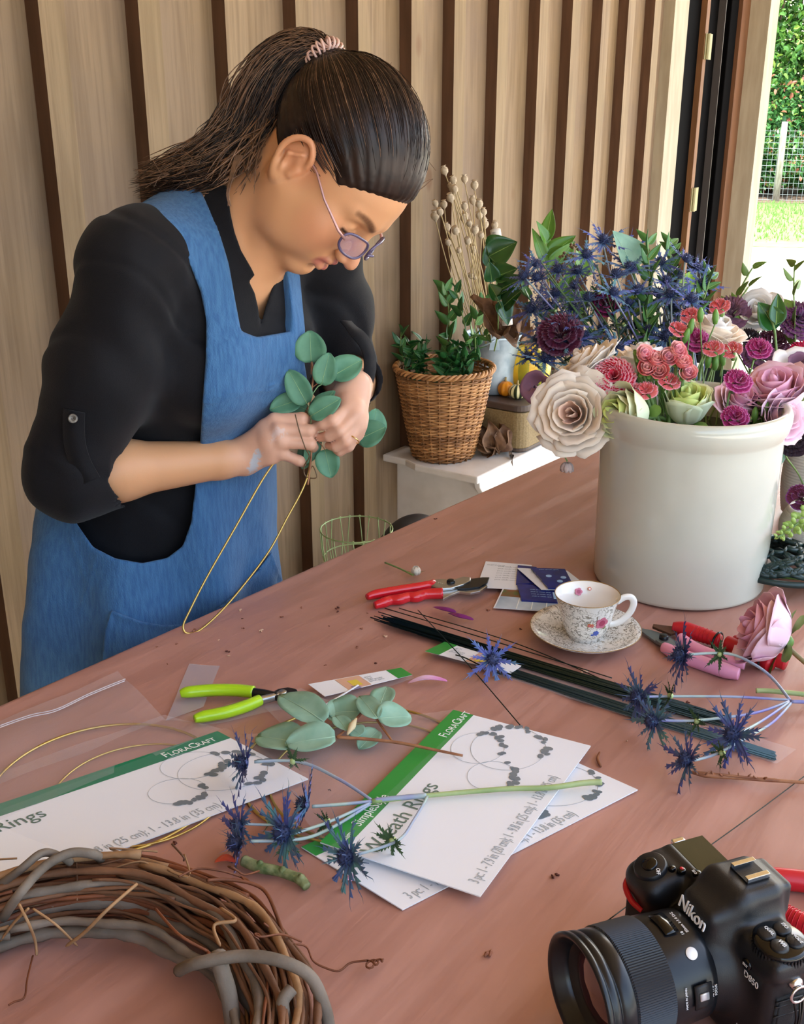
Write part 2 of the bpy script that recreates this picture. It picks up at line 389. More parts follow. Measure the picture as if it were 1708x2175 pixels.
# ---- outside ground: pale gravel, grass strip, mulch
M_grav = mat('pale_gravel', 'eae4d6', .9, col2='d8d0bf', ns=3, bump=.3, bs=30)
M_grass = mat('lawn_grass', '7f9a55', .9, col2='6d8a44', ns=3, bump=.6, bs=40)
M_mulch = mat('mulch', '8f7a66', .95, col2='6a523e', ns=20, bump=1, bs=40)
ax = Vector((math.cos(AZ-.27), math.sin(AZ-.27), 0)); ay = Vector((-ax.y, ax.x, 0))       # towards the fence
def gquad(name, m, s0, s1, t0, t1, z, nz=0):
    g = MB()
    def fn(u, v):
        p = ax*(s0+(s1-s0)*u)+ay*(t0+(t1-t0)*v); e = .25*noise.noise(Vector((p.x*.4, p.y*.4, 0))) if (u in (0,) and nz) else 0
        return (p.x+ax.x*e, p.y+ax.y*e, z)
    g.grid(fn, 12, 60); return struct(g.build(name, m))
gquad('ground_gravel', M_grav, -12, 15.0, -16, 22, -.14)
gquad('ground_lawn', M_grass, 14.6, 21.8, -16, 22, -.135, 1)
gquad('ground_mulch', M_mulch, 21.4, 28, -16, 22, -.13, 1)
# grass blades on the strip
rg = random.Random(3); g = MB()
for i in range(9000):
    s = 14.9+rg.random()*6.5; tt = -9+rg.random()*9.5; p = ax*s+ay*tt; a = rg.random()*PI; h = .03+.05*rg.random()
    dx, dy = math.cos(a)*.012, math.sin(a)*.012; l = (rg.random()-.5)*.05
    g.add([(p.x-dx, p.y-dy, -.13), (p.x+dx, p.y+dy, -.13), (p.x+l, p.y-l, -.13+h)], [(0, 1, 2)])
tag(g.build('grass', mat('grass_blade', '84a556', .7, col2='739848', ns=2), smooth=False), 'short green grass strip between the gravel and the wire fence', 'grass', kind='stuff')
# ================================================================ OUTDOORS: fence, shrubs
M_galv = mat('galvanised_wire', 'aab4b0', .5, metal=.3)
M_postw = mat('weathered_post', 'b9b2a0', .8, col2='8f8874', ns=12, nscale=(3, 3, .5), bump=.3, bs=60)
fb = PZ(1648, 427, -.13); fdir = Vector((ax.y, -ax.x, 0))*-1
fdir = (ay + ax*.15).normalized()
fence = thing('wire_fence', 'galvanised wire mesh fence with grey wooden posts in front of the leafy hedge', 'fence', fb)
for k in range(-3, 3):
    q = fdir*(2.55*k); g = MB(); g.tube([(q.x, q.y, -.2), (q.x+.01, q.y, .6), (q.x, q.y, 1.38)], [.062, .06, .055], 12)
    g.build('post', M_postw, fence)
g = MB()
for i in range(100):
    s = -7.5+i*.085+.0; q = fdir*s
    g.tube([(q.x, q.y, 0), (q.x, q.y, 1.25)], .0035, 4, cap=False)
for j in range(13):
    z = .02+j*.1; g.tube([fdir*(-7.5)+Vector((0, 0, z)), fdir*1.0+Vector((0, 0, z))], .0035, 4, cap=False)
g.build('wire_mesh', M_galv, fence)
def leaf_vs(p, d, n, l, w):
    s = d.cross(n).normalized(); k = n*(w*.25)
    return [p, p+d*(l*.35)+s*w*.5+k, p+d*(l*.4), p+d*(l*.35)-s*w*.5+k, p+d*(l*.75)+s*w*.36+k, p+d*(l*.78)-n*w*.05, p+d*(l*.75)-s*w*.36+k, p+d*l]
LF = [(0, 1, 2), (0, 2, 3), (1, 4, 5, 2), (2, 5, 6, 3), (4, 7, 5), (5, 7, 6)]
def rdir(r):
    z = r.uniform(-1, 1); a = r.uniform(0, 2*PI); q = math.sqrt(1-z*z); return Vector((q*math.cos(a), q*math.sin(a), z))
def shrub(base, rx, h, n, seed, cols, label, name='hedge_shrub', ls=.085, shell=.75):
    r = random.Random(seed); t = thing(name, label, 'shrub', base, group='hedge shrubs behind the fence')
    tr = MB()
    for k in range(7):
        a = r.uniform(0, 2*PI); pts = [Vector((0.05*math.cos(a), .05*math.sin(a), 0))]
        for i in range(5): pts.append(pts[-1]+Vector((math.cos(a)*.1*rx+r.uniform(-.06, .06), math.sin(a)*.1*rx+r.uniform(-.06, .06), h*.15)))
        tr.tube(pts, [.04-.006*i for i in range(6)], 6)
    tr.build('branches', mat('bark', '5d4a36', .9, col2='42342a', ns=20), t)
    g = MB()
    mats = [mat('leaf_'+c, c, .38, col2=c2, ns=4, sss=0) for c, c2 in cols]
    clumps = [rdir(r)*r.uniform(.35, 1) for _ in range(70)]
    for i in range(n):
        c = clumps[r.randrange(70)]; q = c + rdir(r)*r.uniform(.05, .28)
        p = Vector((q.x*rx, q.y*rx, h*.52+q.z*h*.52))
        if p.z < .05: continue
        g.cur = 0 if r.random() < .55 else r.randrange(len(mats))
        d = (rdir(r)+Vector((0, 0, -.1))+q*.5).normalized(); nn = (rdir(r)+Vector((0, 0, .9))).normalized()
        l = ls*r.uniform(.6, 1.4); g.add(leaf_vs(p, d, nn, l, l*.55), LF)
    g.build('foliage', mats, t, smooth=False)
    return t
G1 = [('5f8f3e', '4a7a30'), ('86ad4f', '75a043'), ('3f6b2e', '31571f'), ('b6cc6a', 'a5bf55')]
G2 = [('4f8440', '3d6e33'), ('6d9c4c', '5c8f3f'), ('2f5c2c', '254d22'), ('9fbf5e', '90b34e'), ('d58f74', 'c9745a')]
p0 = fb + ax*2.5
for i, (s, t_, rx, h, n, G, lb) in enumerate([(0.1, 1.0, 1.7, 2.3, 15000, G2, 'low dark green shrub with a few pink leaves behind the wire fence'),
        (.3, -1.1, 1.6, 2.5, 9000, G2, 'leafy green shrub behind the fence, right of the grey post'), (.5, 3.2, 1.8, 2.6, 4000, G2, 'green hedge shrub behind the doorway end of the fence'),
        (-.5, .1, 1.5, 1.5, 8000, G2, 'low bushy undergrowth directly behind the wire fence, left of the grey post'), (-.4, -1.6, 1.4, 1.4, 5000, G2, 'low bushy undergrowth directly behind the wire fence at the right'),
        (1.6, .3, 2.6, 7.2, 26000, G1, 'tall bright green tree rising above the fence'), (2.2, -3.0, 2.4, 6.0, 5000, G1, 'tall green tree at the right end of the hedge')]):
    q = p0+ax*(s-.2)+ay*t_; shrub((q.x, q.y, -.13), rx, h, n, 20+i, G, lb, 'hedge_shrub' if h < 3 else 'hedge_tree', ls=.11 if h < 3 else .14)
# ================================================================ TABLE under rose-brown paper
M_paper = mat('kraft_paper', 'b58678', .38, spec=.5, col2='a47769', ns=7, nd=5, bump=.9, bs=5, bscale=(1.2, 9, 1), contrast=(.25, .75))
tb = bpy.data.objects.new('work_table', None); C.objects.link(tb)
E0, E1 = Vector((.603, .995, 0)), Vector((1.891, .906, 0)); ex = (E1-E0).normalized(); ey = Vector((-ex.y, ex.x, 0))
tb.location = (E0.x, E0.y, 0); tb.rotation_euler = (0, 0, math.atan2(ex.y, ex.x))
tag(tb, 'long work table standing under the rose-brown paper', 'table')
TX0, TX1, TW = -1.0, 1.62, 1.25
M_tblw = mat('table_wood', '8a6a4c', .6, col2='755538', ns=8, nscale=(.4, 5, 1))
MB().box(((TX0+TX1)/2, -TW/2-.01, T-.022), (TX1-TX0-.02, TW-.02, .036)).build('tabletop', M_tblw, tb, smooth=False, bevel=.003)
for sx in (TX0+.08, TX1-.08):
    for sy in (-.09, -TW+.07): MB().box((sx, sy, (T-.04)/2), (.07, .07, T-.04)).build('leg', M_tblw, tb, smooth=False)
def crease(p, a, b):                                       # distance to a segment
    ap = Vector((p[0]-a[0], p[1]-a[1])); ab = Vector((b[0]-a[0], b[1]-a[1])); t = max(0, min(1, ap.dot(ab)/ab.length_squared)); return (ap-ab*t).length
cr = [tuple(PZ(*q, T).xy for q in s) for s in (((1090, 1548), (1400, 1300)), ((540, 2010), (735, 1868)), ((1400, 1215), (1708, 1020)), ((1000, 1660), (1100, 1545)))]
_Mt = Matrix.Rotation(tb.rotation_euler.z, 3, 'Z')
def wrinkle(x, y):
    """paper height above the table at a world point"""
    q = _Mt.transposed() @ (Vector((x, y, 0))-E0); X, Y = q.x, q.y
    a = noise.noise(Vector((X*2.0+Y*1.2, Y*15+X*2, 3.1))); b = noise.noise(Vector((X*5-Y*3, Y*22, 9.7))); c = noise.noise(Vector((X*9, Y*9, 1.7)))
    near = max(0, min(1, (Y+.75)/.6))
    h = min(-.0010+.0056*a+.0022*b+.0005*c+.0011*noise.noise(Vector((X*5+Y*4, Y*42, 5.5))), .0006)
    for s in cr:
        d = crease((x, y), *s); h += .0012*max(0, 1-d/.003)
    return max(h, -.0052)
def paper(name, x0, x1, y0, y1, lift, nx, ny, label, droop=True):
    g = MB()
    def fn(u, v):
        X = x0+(x1-x0)*u; Y = y0+(y1-y0)*v; z = T+lift
        p = _Mt @ Vector((X, Y, 0)) + E0
        if droop and Y > -.004:
            d = Y+.004; ov = d; r = .006
            if ov < r*1.57: a = ov/r; Y2 = -.004+r*math.sin(a); z -= r*(1-math.cos(a))
            else: Y2 = .002+.004*noise.noise(Vector((X*5, ov*8, 0))); z -= r+(ov-r*1.57)
            p = _Mt @ Vector((X, Y2, 0)) + E0
        else:
            z += wrinkle(p.x, p.y)*min(1, (-Y)/.02)
        return (p.x, p.y, z)
    g.grid(fn, nx, ny); o = g.build(name, M_paper, solid=.0006)
    return tag(o, label, 'paper')
paper('paper_sheet', TX0-.05, TX1+.03, -.92, 0.14, .0060, 520, 300, 'rose-brown kraft paper covering the work table, wrinkled lengthwise')
paper('paper_sheet', TX0-.05, TX1+.03, -TW-.02, -.90, .0050, 300, 60, 'second sheet of rose-brown paper along the near side of the table', droop=False)
# crumbs and bits lying on the paper
rc = random.Random(5)
M_bit = [mat('bit_tan', 'cda98c', .8), mat('bit_dark', '5b2f24', .8), mat('bit_brown', '8d5a44', .8)]
bits = [(512,1305),(515,1325),(462,1370),(487,1395),(487,1405),(518,1345),(335,1385),(378,1378),(358,1418),(600,1320),(716,1300),(717,1309),(780,1313),(770,1345),(800,1414),(818,1356),(925,1108),(1035,1302),(700,1340),(415,1350),(556,1350),(1005,1170),(372,1805),(1085,1420),(1270,1632),(1330,1585),(700,1690),(1180,1870),(1040,2035),(30,1730),(1240,1440),(1620,1150),(1215,1003),(560,1990),(1002,1250),(1105,1340),(760,1380),(690,1420),(1415,1490),(1460,1500),(1100,1280),(640,1300)]
for i, (x, y) in enumerate(bits):
    q = PZ(x, y, T); g = MB(); s = rc.uniform(.0012, .0026)*(1.5 if y > 1700 else 1)
    for k in range(rc.choice((1, 2, 2, 3))):
        c = Vector((rc.uniform(-1, 1)*s, rc.uniform(-1, 1)*s, s*.3)); d = rdir(rc)*s; d.z *= .3
        g.tube([c-d, c+d*.2, c+d], [s*.3, s*.55, s*.15], 5)
    o = g.build('crumb', M_bit[rc.randrange(3)], smooth=False); o.location = (q.x, q.y, T+.0060+wrinkle(q.x, q.y)+s*.3)
    LM = (((300, 1400), 'beside the blue apron'), ((500, 1340), 'below the gold hoop'), ((700, 1330), 'left of the dark wire bundle'), ((600, 1400), 'above the lime green pliers'), ((900, 1200), 'behind the glossy red secateurs'), ((1050, 1300), 'in front of the seed packets'), ((1200, 1430), 'beside the teacup saucer'), ((1440, 1500), 'near the pink-handled secateurs'), ((1280, 1620), 'right of the centre package'), ((1640, 1150), 'beside the ribbed vases'), ((400, 1810), 'between the left package and the wreath'), ((700, 1700), 'among the sea holly heads'), ((1180, 1870), 'above the camera lens'), ((1030, 2035), 'left of the camera lens'), ((560, 1990), 'right of the grapevine wreath'), ((30, 1730), 'under the left package'), ((1215, 1003), 'under the hanging cream rose'))
    lm = min(LM, key=lambda k: (k[0][0]-x)**2+(k[0][1]-y)**2); cnt_ = globals().setdefault('_cn', {}); cnt_.setdefault(lm[1], []).append((x, y, o))
for k_, v_ in _cn.items():
    v_.sort(key=lambda e: (e[0], e[1]))
    for n_, (x, y, o) in enumerate(v_):
        od = '' if len(v_) == 1 else ('leftmost, ' if n_ == 0 else 'rightmost, ' if n_ == len(v_)-1 else ('second', 'third', 'fourth', 'fifth', 'sixth', 'seventh', 'eighth', 'ninth', 'tenth', 'eleventh', 'twelfth', 'thirteenth')[n_-1]+' from left, ')
        tag(o, 'tiny dry crumb, '+od+'on the paper '+k_, 'crumb', 'dry crumbs on the paper')
# ================================================================ LEAF BLADES
def leafmesh(g, base, d, n, l, w, kind='round', cup=.12, wav=0.0, seed=0, mid=1, matl=0, matv=1):
    """a leaf blade with a midrib; base point, direction, face normal"""
    d = Vector(d).normalized(); n = Vector(n); s_ = d.cross(n).normalized(); n = s_.cross(d).normalized(); rr = random.Random(seed)
    K, J = 10, 7; vs = []
    for i in range(K+1):
        t = i/K
        if kind == 'round': hw = w/2*math.sin(PI*min(1, t**.86*.95+.05))**.55 if t < 1 else w*.06
        elif kind == 'ovate': hw = w/2*math.sin(PI*t**.6)**.9
        else: hw = w/2*math.sin(PI*t**.8)**1.2
        for j in range(J):
            u = (j/(J-1)-.5)*2; z = cup*hw*(u*u)*1.6-.10*l*t*t*1.0+wav*l*.05*math.sin(9*t+3*u+seed)*abs(u)+(0 if j != 3 else -.008*l)
            vs.append(Vector(base)+d*l*t+s_*hw*u+n*z)
    fs = [(i*J+j, (i+1)*J+j, (i+1)*J+j+1, i*J+j+1) for i in range(K) for j in range(J-1)]
    g.cur = matl; g.add(vs, fs)
    if mid:
        g.cur = matv; g.tube([Vector(base)+d*l*t+n*(-.10*l*t*t-.004*l+.0004) for t in (0, .25, .5, .75, .93)], [l*.012, l*.010, l*.008, l*.005, l*.001], 4, cap=False)
    g.cur = 0
def leafobj(name, parent, base, d, n, l, w, mats, **k):
    g = MB(); leafmesh(g, base, d, n, l, w, **k); o = g.build(name, mats, parent); m = o.modifiers.new('s', 'SOLIDIFY'); m.thickness = .0004; return o
STEMD = mat('stem_dark', '4c6a3a', .5)
# ================================================================ BENCH AND WHAT STANDS ON IT
BZ = .53
M_bw = mat('white_gloss_paint', 'e9e6e2', .25, spec=.6, col2='dcd8d2', ns=12, bump=.08, bs=30)
bn = PZ(1019, 1012, BZ); bl = PZ(841, 979, BZ); BX = (bn.x+bl.x)/2
bench = thing('white_bench', 'old white painted bench with a shaped end against the plank wall', 'bench', (BX, 1.6, 0)); O = Vector((BX, 1.6, 0))
yf = bn.y; g = MB(); L_ = 1.75
poly = [(0, yf-1.6), (0, .16), (.02, .22), (L_, .22), (L_, yf-1.6)]; poly = [(0.0, yf-1.6+.0), (-.004, .10), (.018, .15), (.018, .235), (L_, .235), (L_, yf-1.6)]
g.prism(poly, BZ-.022, BZ); g.build('seat', M_bw, bench, smooth=False, bevel=.005)
g = MB(); pr_ = [(.03, BZ-.022), (.035, BZ-.045), (.06, BZ-.075), (.10, BZ-.095), (L_, BZ-.10), (L_, BZ-.022)]
Mx = Matrix.Translation((0, yf-1.6+.012, 0)) @ Matrix.Rotation(R(90), 4, 'X'); g.prism(pr_, -.02, 0, Mx); g.build('front_board', M_bw, bench, smooth=False, bevel=.003)
for x in (.07, L_-.08): MB().box((x, .06, (BZ-.022)/2), (.025, .30, BZ-.022)).build('end_panel', M_bw, bench, smooth=False, bevel=.003)
# suitcase
M_case = mat('suitcase_cloth', '94805a', .6, col2='806c48', ns=200, bump=.2, bs=500); M_caset = mat('suitcase_dark', '50423a', .5); 
c0 = PZ(1110, 958, BZ+.004); hS = .145
case = thing('suitcase', 'small vintage tan suitcase lying flat on the white bench', 'suitcase', (c0.x, c0.y, BZ)); 
def rrect(x0, x1, y0, y1, r, n=5):
    o = []
    for cx, cy, a0 in ((x1-r, y1-r, 0), (x0+r, y1-r, 90), (x0+r, y0+r, 180), (x1-r, y0+r, 270)): o += [(cx+r*math.cos(R(a0+90*i/n)), cy+r*math.sin(R(a0+90*i/n))) for i in range(n+1)]
    return o
for nm, z0, z1, m, e in (('case_bottom', .002, .014, M_caset, .001), ('case_body', .012, hS-.022, M_case, 0), ('case_lid', hS-.020, hS, M_caset, .001)):
    g = MB(); g.prism(rrect(-.018-e, .46+e, -.01-e, .22+e, .035), z0, z1); g.build(nm, m, case, smooth=False, bevel=.004)
g = MB(); g.tube(catmull([(.085, -.011, .070), (.085, -.032, .066), (.090, -.036, .050), (.150, -.036, .050), (.155, -.032, .066), (.155, -.011, .070)], 4), .006, 8); g.build('handle', mat('handle_metal', '8a8a88', .3, metal=.8), case)
for x in (.085, .155): MB().box((x, -.0125, .070), (.022, .006, .03)).build('handle_mount', mat('handle_metal', '8a8a88', .3, metal=.8), case, smooth=False, bevel=.002)
SZ = BZ+hS
# galvanised bucket
M_zinc = mat('galvanised_zinc', '93a6b3', .42, metal=.55, col2='b0c0ca', ns=30, nd=5, bump=.1, bs=50)
bc = PZ(1036, 832, SZ+.0); bc = Vector((bc.x+.02, bc.y+.0, SZ+.001))
bkt = thing('zinc_bucket', 'galvanised zinc bucket of dried stalks standing on the suitcase', 'bucket', bc)
g = MB(); g.lathe([(0, .006), (.066, .006), (.068, 0), (.070, .004), (.0745, .05), (.083, .165), (.088, .172), (.090, .178), (.086, .179), (.082, .168), (.070, .02), (0, .02)], 48); g.build('bucket_wall', M_zinc, bkt)
for sg in (-1, 1):
    a = R(215) if sg < 0 else R(35); c = Vector((.088*math.cos(a), .088*math.sin(a), .165)); g = MB(); g.prism([(-.016, -.02), (.016, -.02), (.012, .012), (.0, .026), (-.012, .012)], 0, .003, frame(c, (math.cos(a), math.sin(a), 0), (-math.sin(a), math.cos(a), 0))); g.build('handle_lug', M_zinc, bkt, smooth=False)
g = MB(); g.tube([(.094*math.cos(R(35)+PI*t), .094*math.sin(R(35)+PI*t), .175-.05*math.sin(PI*t)) for t in [i/24 for i in range(25)]], .0025, 6); g.build('bail_handle', M_zinc, bkt)
# gourds
def gourd(name, label, c, R_, H_, m, ribs=10, amp=.05, stem=True, tilt=0, m2=None):
    t = thing(name, label, 'gourd', c, (tilt, 0, 0)); g = MB()
    def fn(u, v):
        a = 2*PI*u; b_ = PI*v; rr = R_*math.sin(b_)**.85*(1+amp*math.cos(a*ribs)); return (rr*math.cos(a), rr*math.sin(a), H_*(1-math.cos(b_))*.5)
    g.grid(fn, 60, 24, closeu=True)
    if m2:
        for k in range(len(g.f)):
            i = (k//23) % 60
            if (i*ribs//60*2+ (0 if (i*ribs/60) % 1 < .5 else 1)) % 2: g.mi[k] = 1
    g.build('rind', [m, m2] if m2 else m, t)
    if stem: g = MB(); g.tube(catmull([(0, 0, H_*.97), (0, .002, H_*1.08), (.006, .004, H_*1.22)], 4), [R_*.16]*5+[R_*.12]*4, 7); g.build('stalk', mat('gourd_stalk', 'a08a55', .7), t)
    return t
def at_(px, py, z, lift=0): q = PZ(px, py, z); return Vector((q.x, q.y, z+lift))
Gy = mat('gourd_yellow', 'd9a91c', .35, col2='e8cf3a', ns=9, nd=4, contrast=(.4, .6)); Gg = mat('gourd_green', '7f8a2c', .35, col2='b2a02c', ns=14)
q = at_(1124, 838, SZ); gourd('yellow_gourd', 'big yellow and green gourd on the suitcase beside the zinc bucket', q+Vector((.045, .03, .001)), .068, .142, Gy, 7, .03, m2=Gg)
q = at_(1080, 843, SZ); gourd('orange_gourd', 'tiny orange gourd on the suitcase, left of the striped one', q+Vector((.0, .01, .001)), .024, .046, mat('gourd_orange', 'd88a1e', .35), 8, .05)
q = at_(1098, 848, SZ); gourd('striped_gourd', 'tiny cream and dark green striped gourd at the suitcase edge', q+Vector((.004, .0, .001)), .027, .044, mat('gourd_cream', 'd8cf98', .35), 9, .05, m2=mat('gourd_dark', '2f3f28', .35))
# wicker basket
M_wick = [mat('wicker', 'a9774a', .5, col2='c4925e', ns=30), mat('wicker_dark', '7c5330', .5, col2='9b6c40', ns=30)]
kc = at_(940, 985, BZ); kc = kc+Vector((.07, .045, .001)); kc.z = BZ+.001
wb = thing('wicker_basket', 'round brown wicker basket of greenery on the near end of the white bench', 'basket', kc); NB = 26; hB = .265
rB = lambda z: .088+.052*(z/hB)**.9
g = MB(); rk = random.Random(4); NR = 46
for k in range(NR):
    z = .006+(hB-.02)*k/(NR-1); r_ = rB(z); thick = .0028; g.cur = rk.random() < .35
    if k in (20, 21): thick = .0036
    g.tube([((r_+.0035*math.cos(NB*a/2+PI*k))*math.cos(a), (r_+.0035*math.cos(NB*a/2+PI*k))*math.sin(a), z+.0008*math.sin(a*3+k)) for a in [2*PI*i/104 for i in range(105)]], thick, 5, cap=False)
g.build('weave', M_wick, wb)
g = MB()
for k in range(NB): a = 2*PI*(k+.0)/NB; g.tube([(rB(z)*math.cos(a), rB(z)*math.sin(a), z) for z in [hB*i/6 for i in range(7)]], .0035, 6)
g.build('stakes', M_wick[1], wb)
g = MB()
for s_ in range(3):
    g.cur = s_ == 1; g.tube([((rB(hB)+.001+.0055*math.cos(18*a+2.1*s_))*math.cos(a), (rB(hB)+.001+.0055*math.cos(18*a+2.1*s_))*math.sin(a), hB+.0055*math.sin(18*a+2.1*s_)) for a in [2*PI*i/180 for i in range(181)]], .0045, 5, cap=False)
g.build('rim_braid', M_wick, wb)
g = MB(); g.lathe([(0, .006), (.086, .006), (.086, .0)], 32); g.build('basket_base', M_wick[1], wb)
def leafyc(label, c, n, sp, L_, mats, seed, grp=None, rise=.6, cat='foliage', name='greenery_clump', h=.12):
    r = random.Random(seed); t = thing(name, label, cat, c, group=grp); g = MB()
    for i in range(n):
        a = r.random()*6.28; d = Vector((math.cos(a)*sp*r.random(), math.sin(a)*sp*r.random(), h*r.uniform(.3, 1))); mid = Vector((d.x*.3, d.y*.3, d.z*.6)); P_ = catmull([Vector((0, 0, -.05)), mid, d], 5); g.tube(P_, .0013, 4, cap=False)
        for k in range(6):
            p = P_[2+(k*3) % (len(P_)-3)]; o_ = rdir(r); o_.z = abs(o_.z)*.7; leafobj('leaf', t, p, o_, rdir(r)+Vector((0, 0, 1)), L_*r.uniform(.6, 1.15), L_*.42, mats, seed=i*7+k, kind='ovate', cup=.2)
    g.build('stems', STEMD, t); return t
# ================================================================ PERSON
person = thing('person', 'woman with ponytail and glasses, black shirt and blue apron, bending over the table', 'person', (1.04, 1.2, 0))
PI_ = Matrix.Translation((-1.04, -1.2, 0))
def pch(name, me, m, parent=person, smooth=True):
    o = link(name, me, m, parent, smooth)
    o.data.transform(PI_); return o
# --- head frame fitted to the photograph: x = her left, y = face, z = crown
HS = .93
HM = Matrix(((.962, -.004, .272), (.228, -.533, -.815), (-.148, -.846, .512))).to_4x4() @ Matrix.Diagonal((HS, HS, HS, 1)); HM.translation = (1.0888, .8801, 1.4230)
HR = HM.to_3x3(); 
def hp(x, y, z): return HM @ Vector((x, y, z))
class HSDF(SDF): pass
def head_ops(s):
    s.M = HM
    def C_(a, b, ra, rb=None, k=.01, sub=False): s.cap(a, b, ra*HS, (rb if rb is not None else ra)*HS, k, sub)
    def E_(c, r, k=.012, sub=False, rot=None):
        M3 = HR.copy(); M3 = Matrix([[M3[i][j]/HS for j in range(3)] for i in range(3)])
        if rot: M3 = M3 @ rot
        cc = np.array(hp(*c)[:], f32); A = np.array([list(x) for x in M3], f32); rr = np.array(r, f32)*HS; ri = 1/rr
        def f(P):
            q = (P-cc)@A; k0 = np.sqrt(((q*ri)**2).sum(1))+1e-9; k1 = np.sqrt(((q*ri*ri)**2).sum(1))+1e-9
            return k0*(k0-1)/k1
        s.ops.append((f, cc, float(rr.max()), k, sub))
    E_((0, -.012, .035), (.074, .095, .084))
    E_((0, .028, .02), (.066, .066, .068), k=.02)                     # forehead
    E_((0, .022, -.045), (.056, .058, .062), k=.025)                  # face mass
    for sx in (-1, 1):
        C_((sx*.056, .0, -.05), (sx*.047, .03, -.085), .018, .016, k=.02)
        C_((sx*.047, .03, -.085), (sx*.014, .072, -.104), .016, .013, k=.02)   # jaw
        E_((sx*.04, .058, -.03), (.024, .024, .022), k=.02)           # cheekbone
        E_((sx*.036, .05, -.06), (.026, .03, .03), k=.025)            # cheek
        C_((sx*.012, .086, .02), (sx*.045, .068, .017), .008, .006, k=.014)     # brow
    E_((0, .076, -.1), (.0165, .0155, .0145), k=.016)                # chin
    E_((0, .072, -.067), (.03, .022, .024), k=.02)                    # muzzle
    for sx in (-1, 1): E_((sx*.031, .093, -.003), (.017, .014, .0135), k=.012, sub=True)   # sockets
    for sx in (-1, 1):
        E_((sx*.031, .072, -.004), (.0145, .0135, .0125), k=.004)     # eyeball under the lowered lid
        C_((sx*.018, .0855, -.0075), (sx*.031, .0875, -.0095), .0016, .0018, k=.003)
        C_((sx*.031, .0875, -.0095), (sx*.044, .080, -.007), .0018, .0013, k=.003)
    C_((0, .086, .006), (0, .108, -.029), .0072, .0090, k=.012)       # nose bridge
    E_((0, .1125, -.0375), (.0090, .0100, .0088), k=.01)               # tip
    for sx in (-1, 1):
        E_((sx*.0112, .1005, -.0405), (.0070, .0100, .0070), k=.005)
        E_((sx*.0066, .1055, -.0500), (.0030, .0050, .004), k=.002, sub=True)
    C_((0, .097, -.044), (0, .092, -.056), .0035, .0035, k=.008)     # philtrum
    for sx in (-1, 1):
        C_((sx*.023, .083, -.066), (sx*.007, .0965, -.0595), .003, .0052, k=.004)
        C_((sx*.022, .082, -.0705), (sx*.007, .0935, -.077), .003, .0062, k=.004)
    C_((-.007, .0965, -.0595), (.007, .0965, -.0595), .0052, k=.004)
    C_((-.007, .0935, -.077), (.007, .0935, -.077), .0062, k=.004)
    for sx in (-1, 1): C_((sx*.021, .092, -.0675), (0, .106, -.0672), .0012, .003, k=.0015, sub=True)
    C_((-.009, .091, -.0865), (.009, .091, -.0865), .0035, k=.009, sub=True)
    for sx in (-1, 1):
        E_((sx*.047, .022, -.042), (.021, .045, .048), k=.03)         # side of the face
    for sx in (-1, 1):                                                # ears
        X_ = sx*.074
        def e_(p): return (p[0], -.013+p[1]*1.04, -.014+p[2]*1.12)
        pts = [(X_-sx*.002, .010, -.002), (X_+sx*.006, .010, .016), (X_+sx*.010, .0, .027), (X_+sx*.013, -.012, .028), (X_+sx*.0155, -.022, .018), (X_+sx*.0155, -.025, .003), (X_+sx*.012, -.021, -.012), (X_+sx*.006, -.013, -.024), (X_+sx*.002, -.004, -.031), (X_, .004, -.03)]
        pts = [tuple(v) for v in catmull([e_(p) for p in pts], 3)]
        E_(e_((X_+sx*.004, -.008, -.002)), (.005, .02, .03), k=.006)
        for i in range(len(pts)-1): C_(pts[i], pts[i+1], .0036 if i < 20 else .0052, None, k=.003)
        E_(e_((X_+sx*.002, -.001, -.026)), (.006, .008, .009), k=.004)
        C_(e_((X_+sx*.010, -.002, .013)), e_((X_+sx*.012, -.013, .0)), .0022, .0028, k=.004); C_(e_((X_+sx*.012, -.013, .0)), e_((X_+sx*.008, -.006, -.018)), .0028, .0026, k=.004)
        C_(e_((X_+sx*.004, .008, -.004)), e_((X_+sx*.005, .006, -.013)), .0042, k=.004)
        E_(e_((X_+sx*.012, -.003, -.006)), (.006, .006, .009), k=.004, sub=True)
    s.M = None
def W(px, py, X): return PX(px, py, X)
shR, shL = Vector((.875, 1.035, 1.325)), Vector((1.215, 1.005, 1.335))
elR, elL = Vector((.80, 1.105, 1.062)), Vector((1.315, 1.02, 1.10)) - RT*.022
wrR = PD(512, 972, 1.475); wrL = PD(752, 822, 1.487)
C7 = Vector((1.035, 1.045, 1.372)); notch = Vector((1.045, .985, 1.285))
def hand(s, wr, mcp, pip, dip, tip, r0, thumb, tr, back=.0):
    """palm from the wrist to four knuckles, four three-bone fingers, thumb from the side of the palm"""
    for i, m in enumerate(mcp):
        s.cap(wr[0].lerp(wr[1], i/3), m, .0135, .0098 if i < 3 else .009, k=.012)
    for i in range(3): s.cap(mcp[i].lerp(wr[0].lerp(wr[1], i/3), .3), mcp[i+1].lerp(wr[0].lerp(wr[1], (i+1)/3), .3), .010, .010, k=.01)
    for i in range(4):
        q = [1, 1.03, .97, .86][i]
        s.cap(mcp[i], pip[i], .0095*q, .0084*q, k=.005); s.cap(pip[i], dip[i], .0086*q, .0075*q, k=.0025); s.cap(dip[i], tip[i], .0075*q, .0062*q, k=.0025)
    s.cap(thumb[0], thumb[1], .0145, .0115, k=.012); s.cap(thumb[1], thumb[2], .0108, .0098, k=.004); s.cap(thumb[2], thumb[3], .0098, .0078, k=.003)
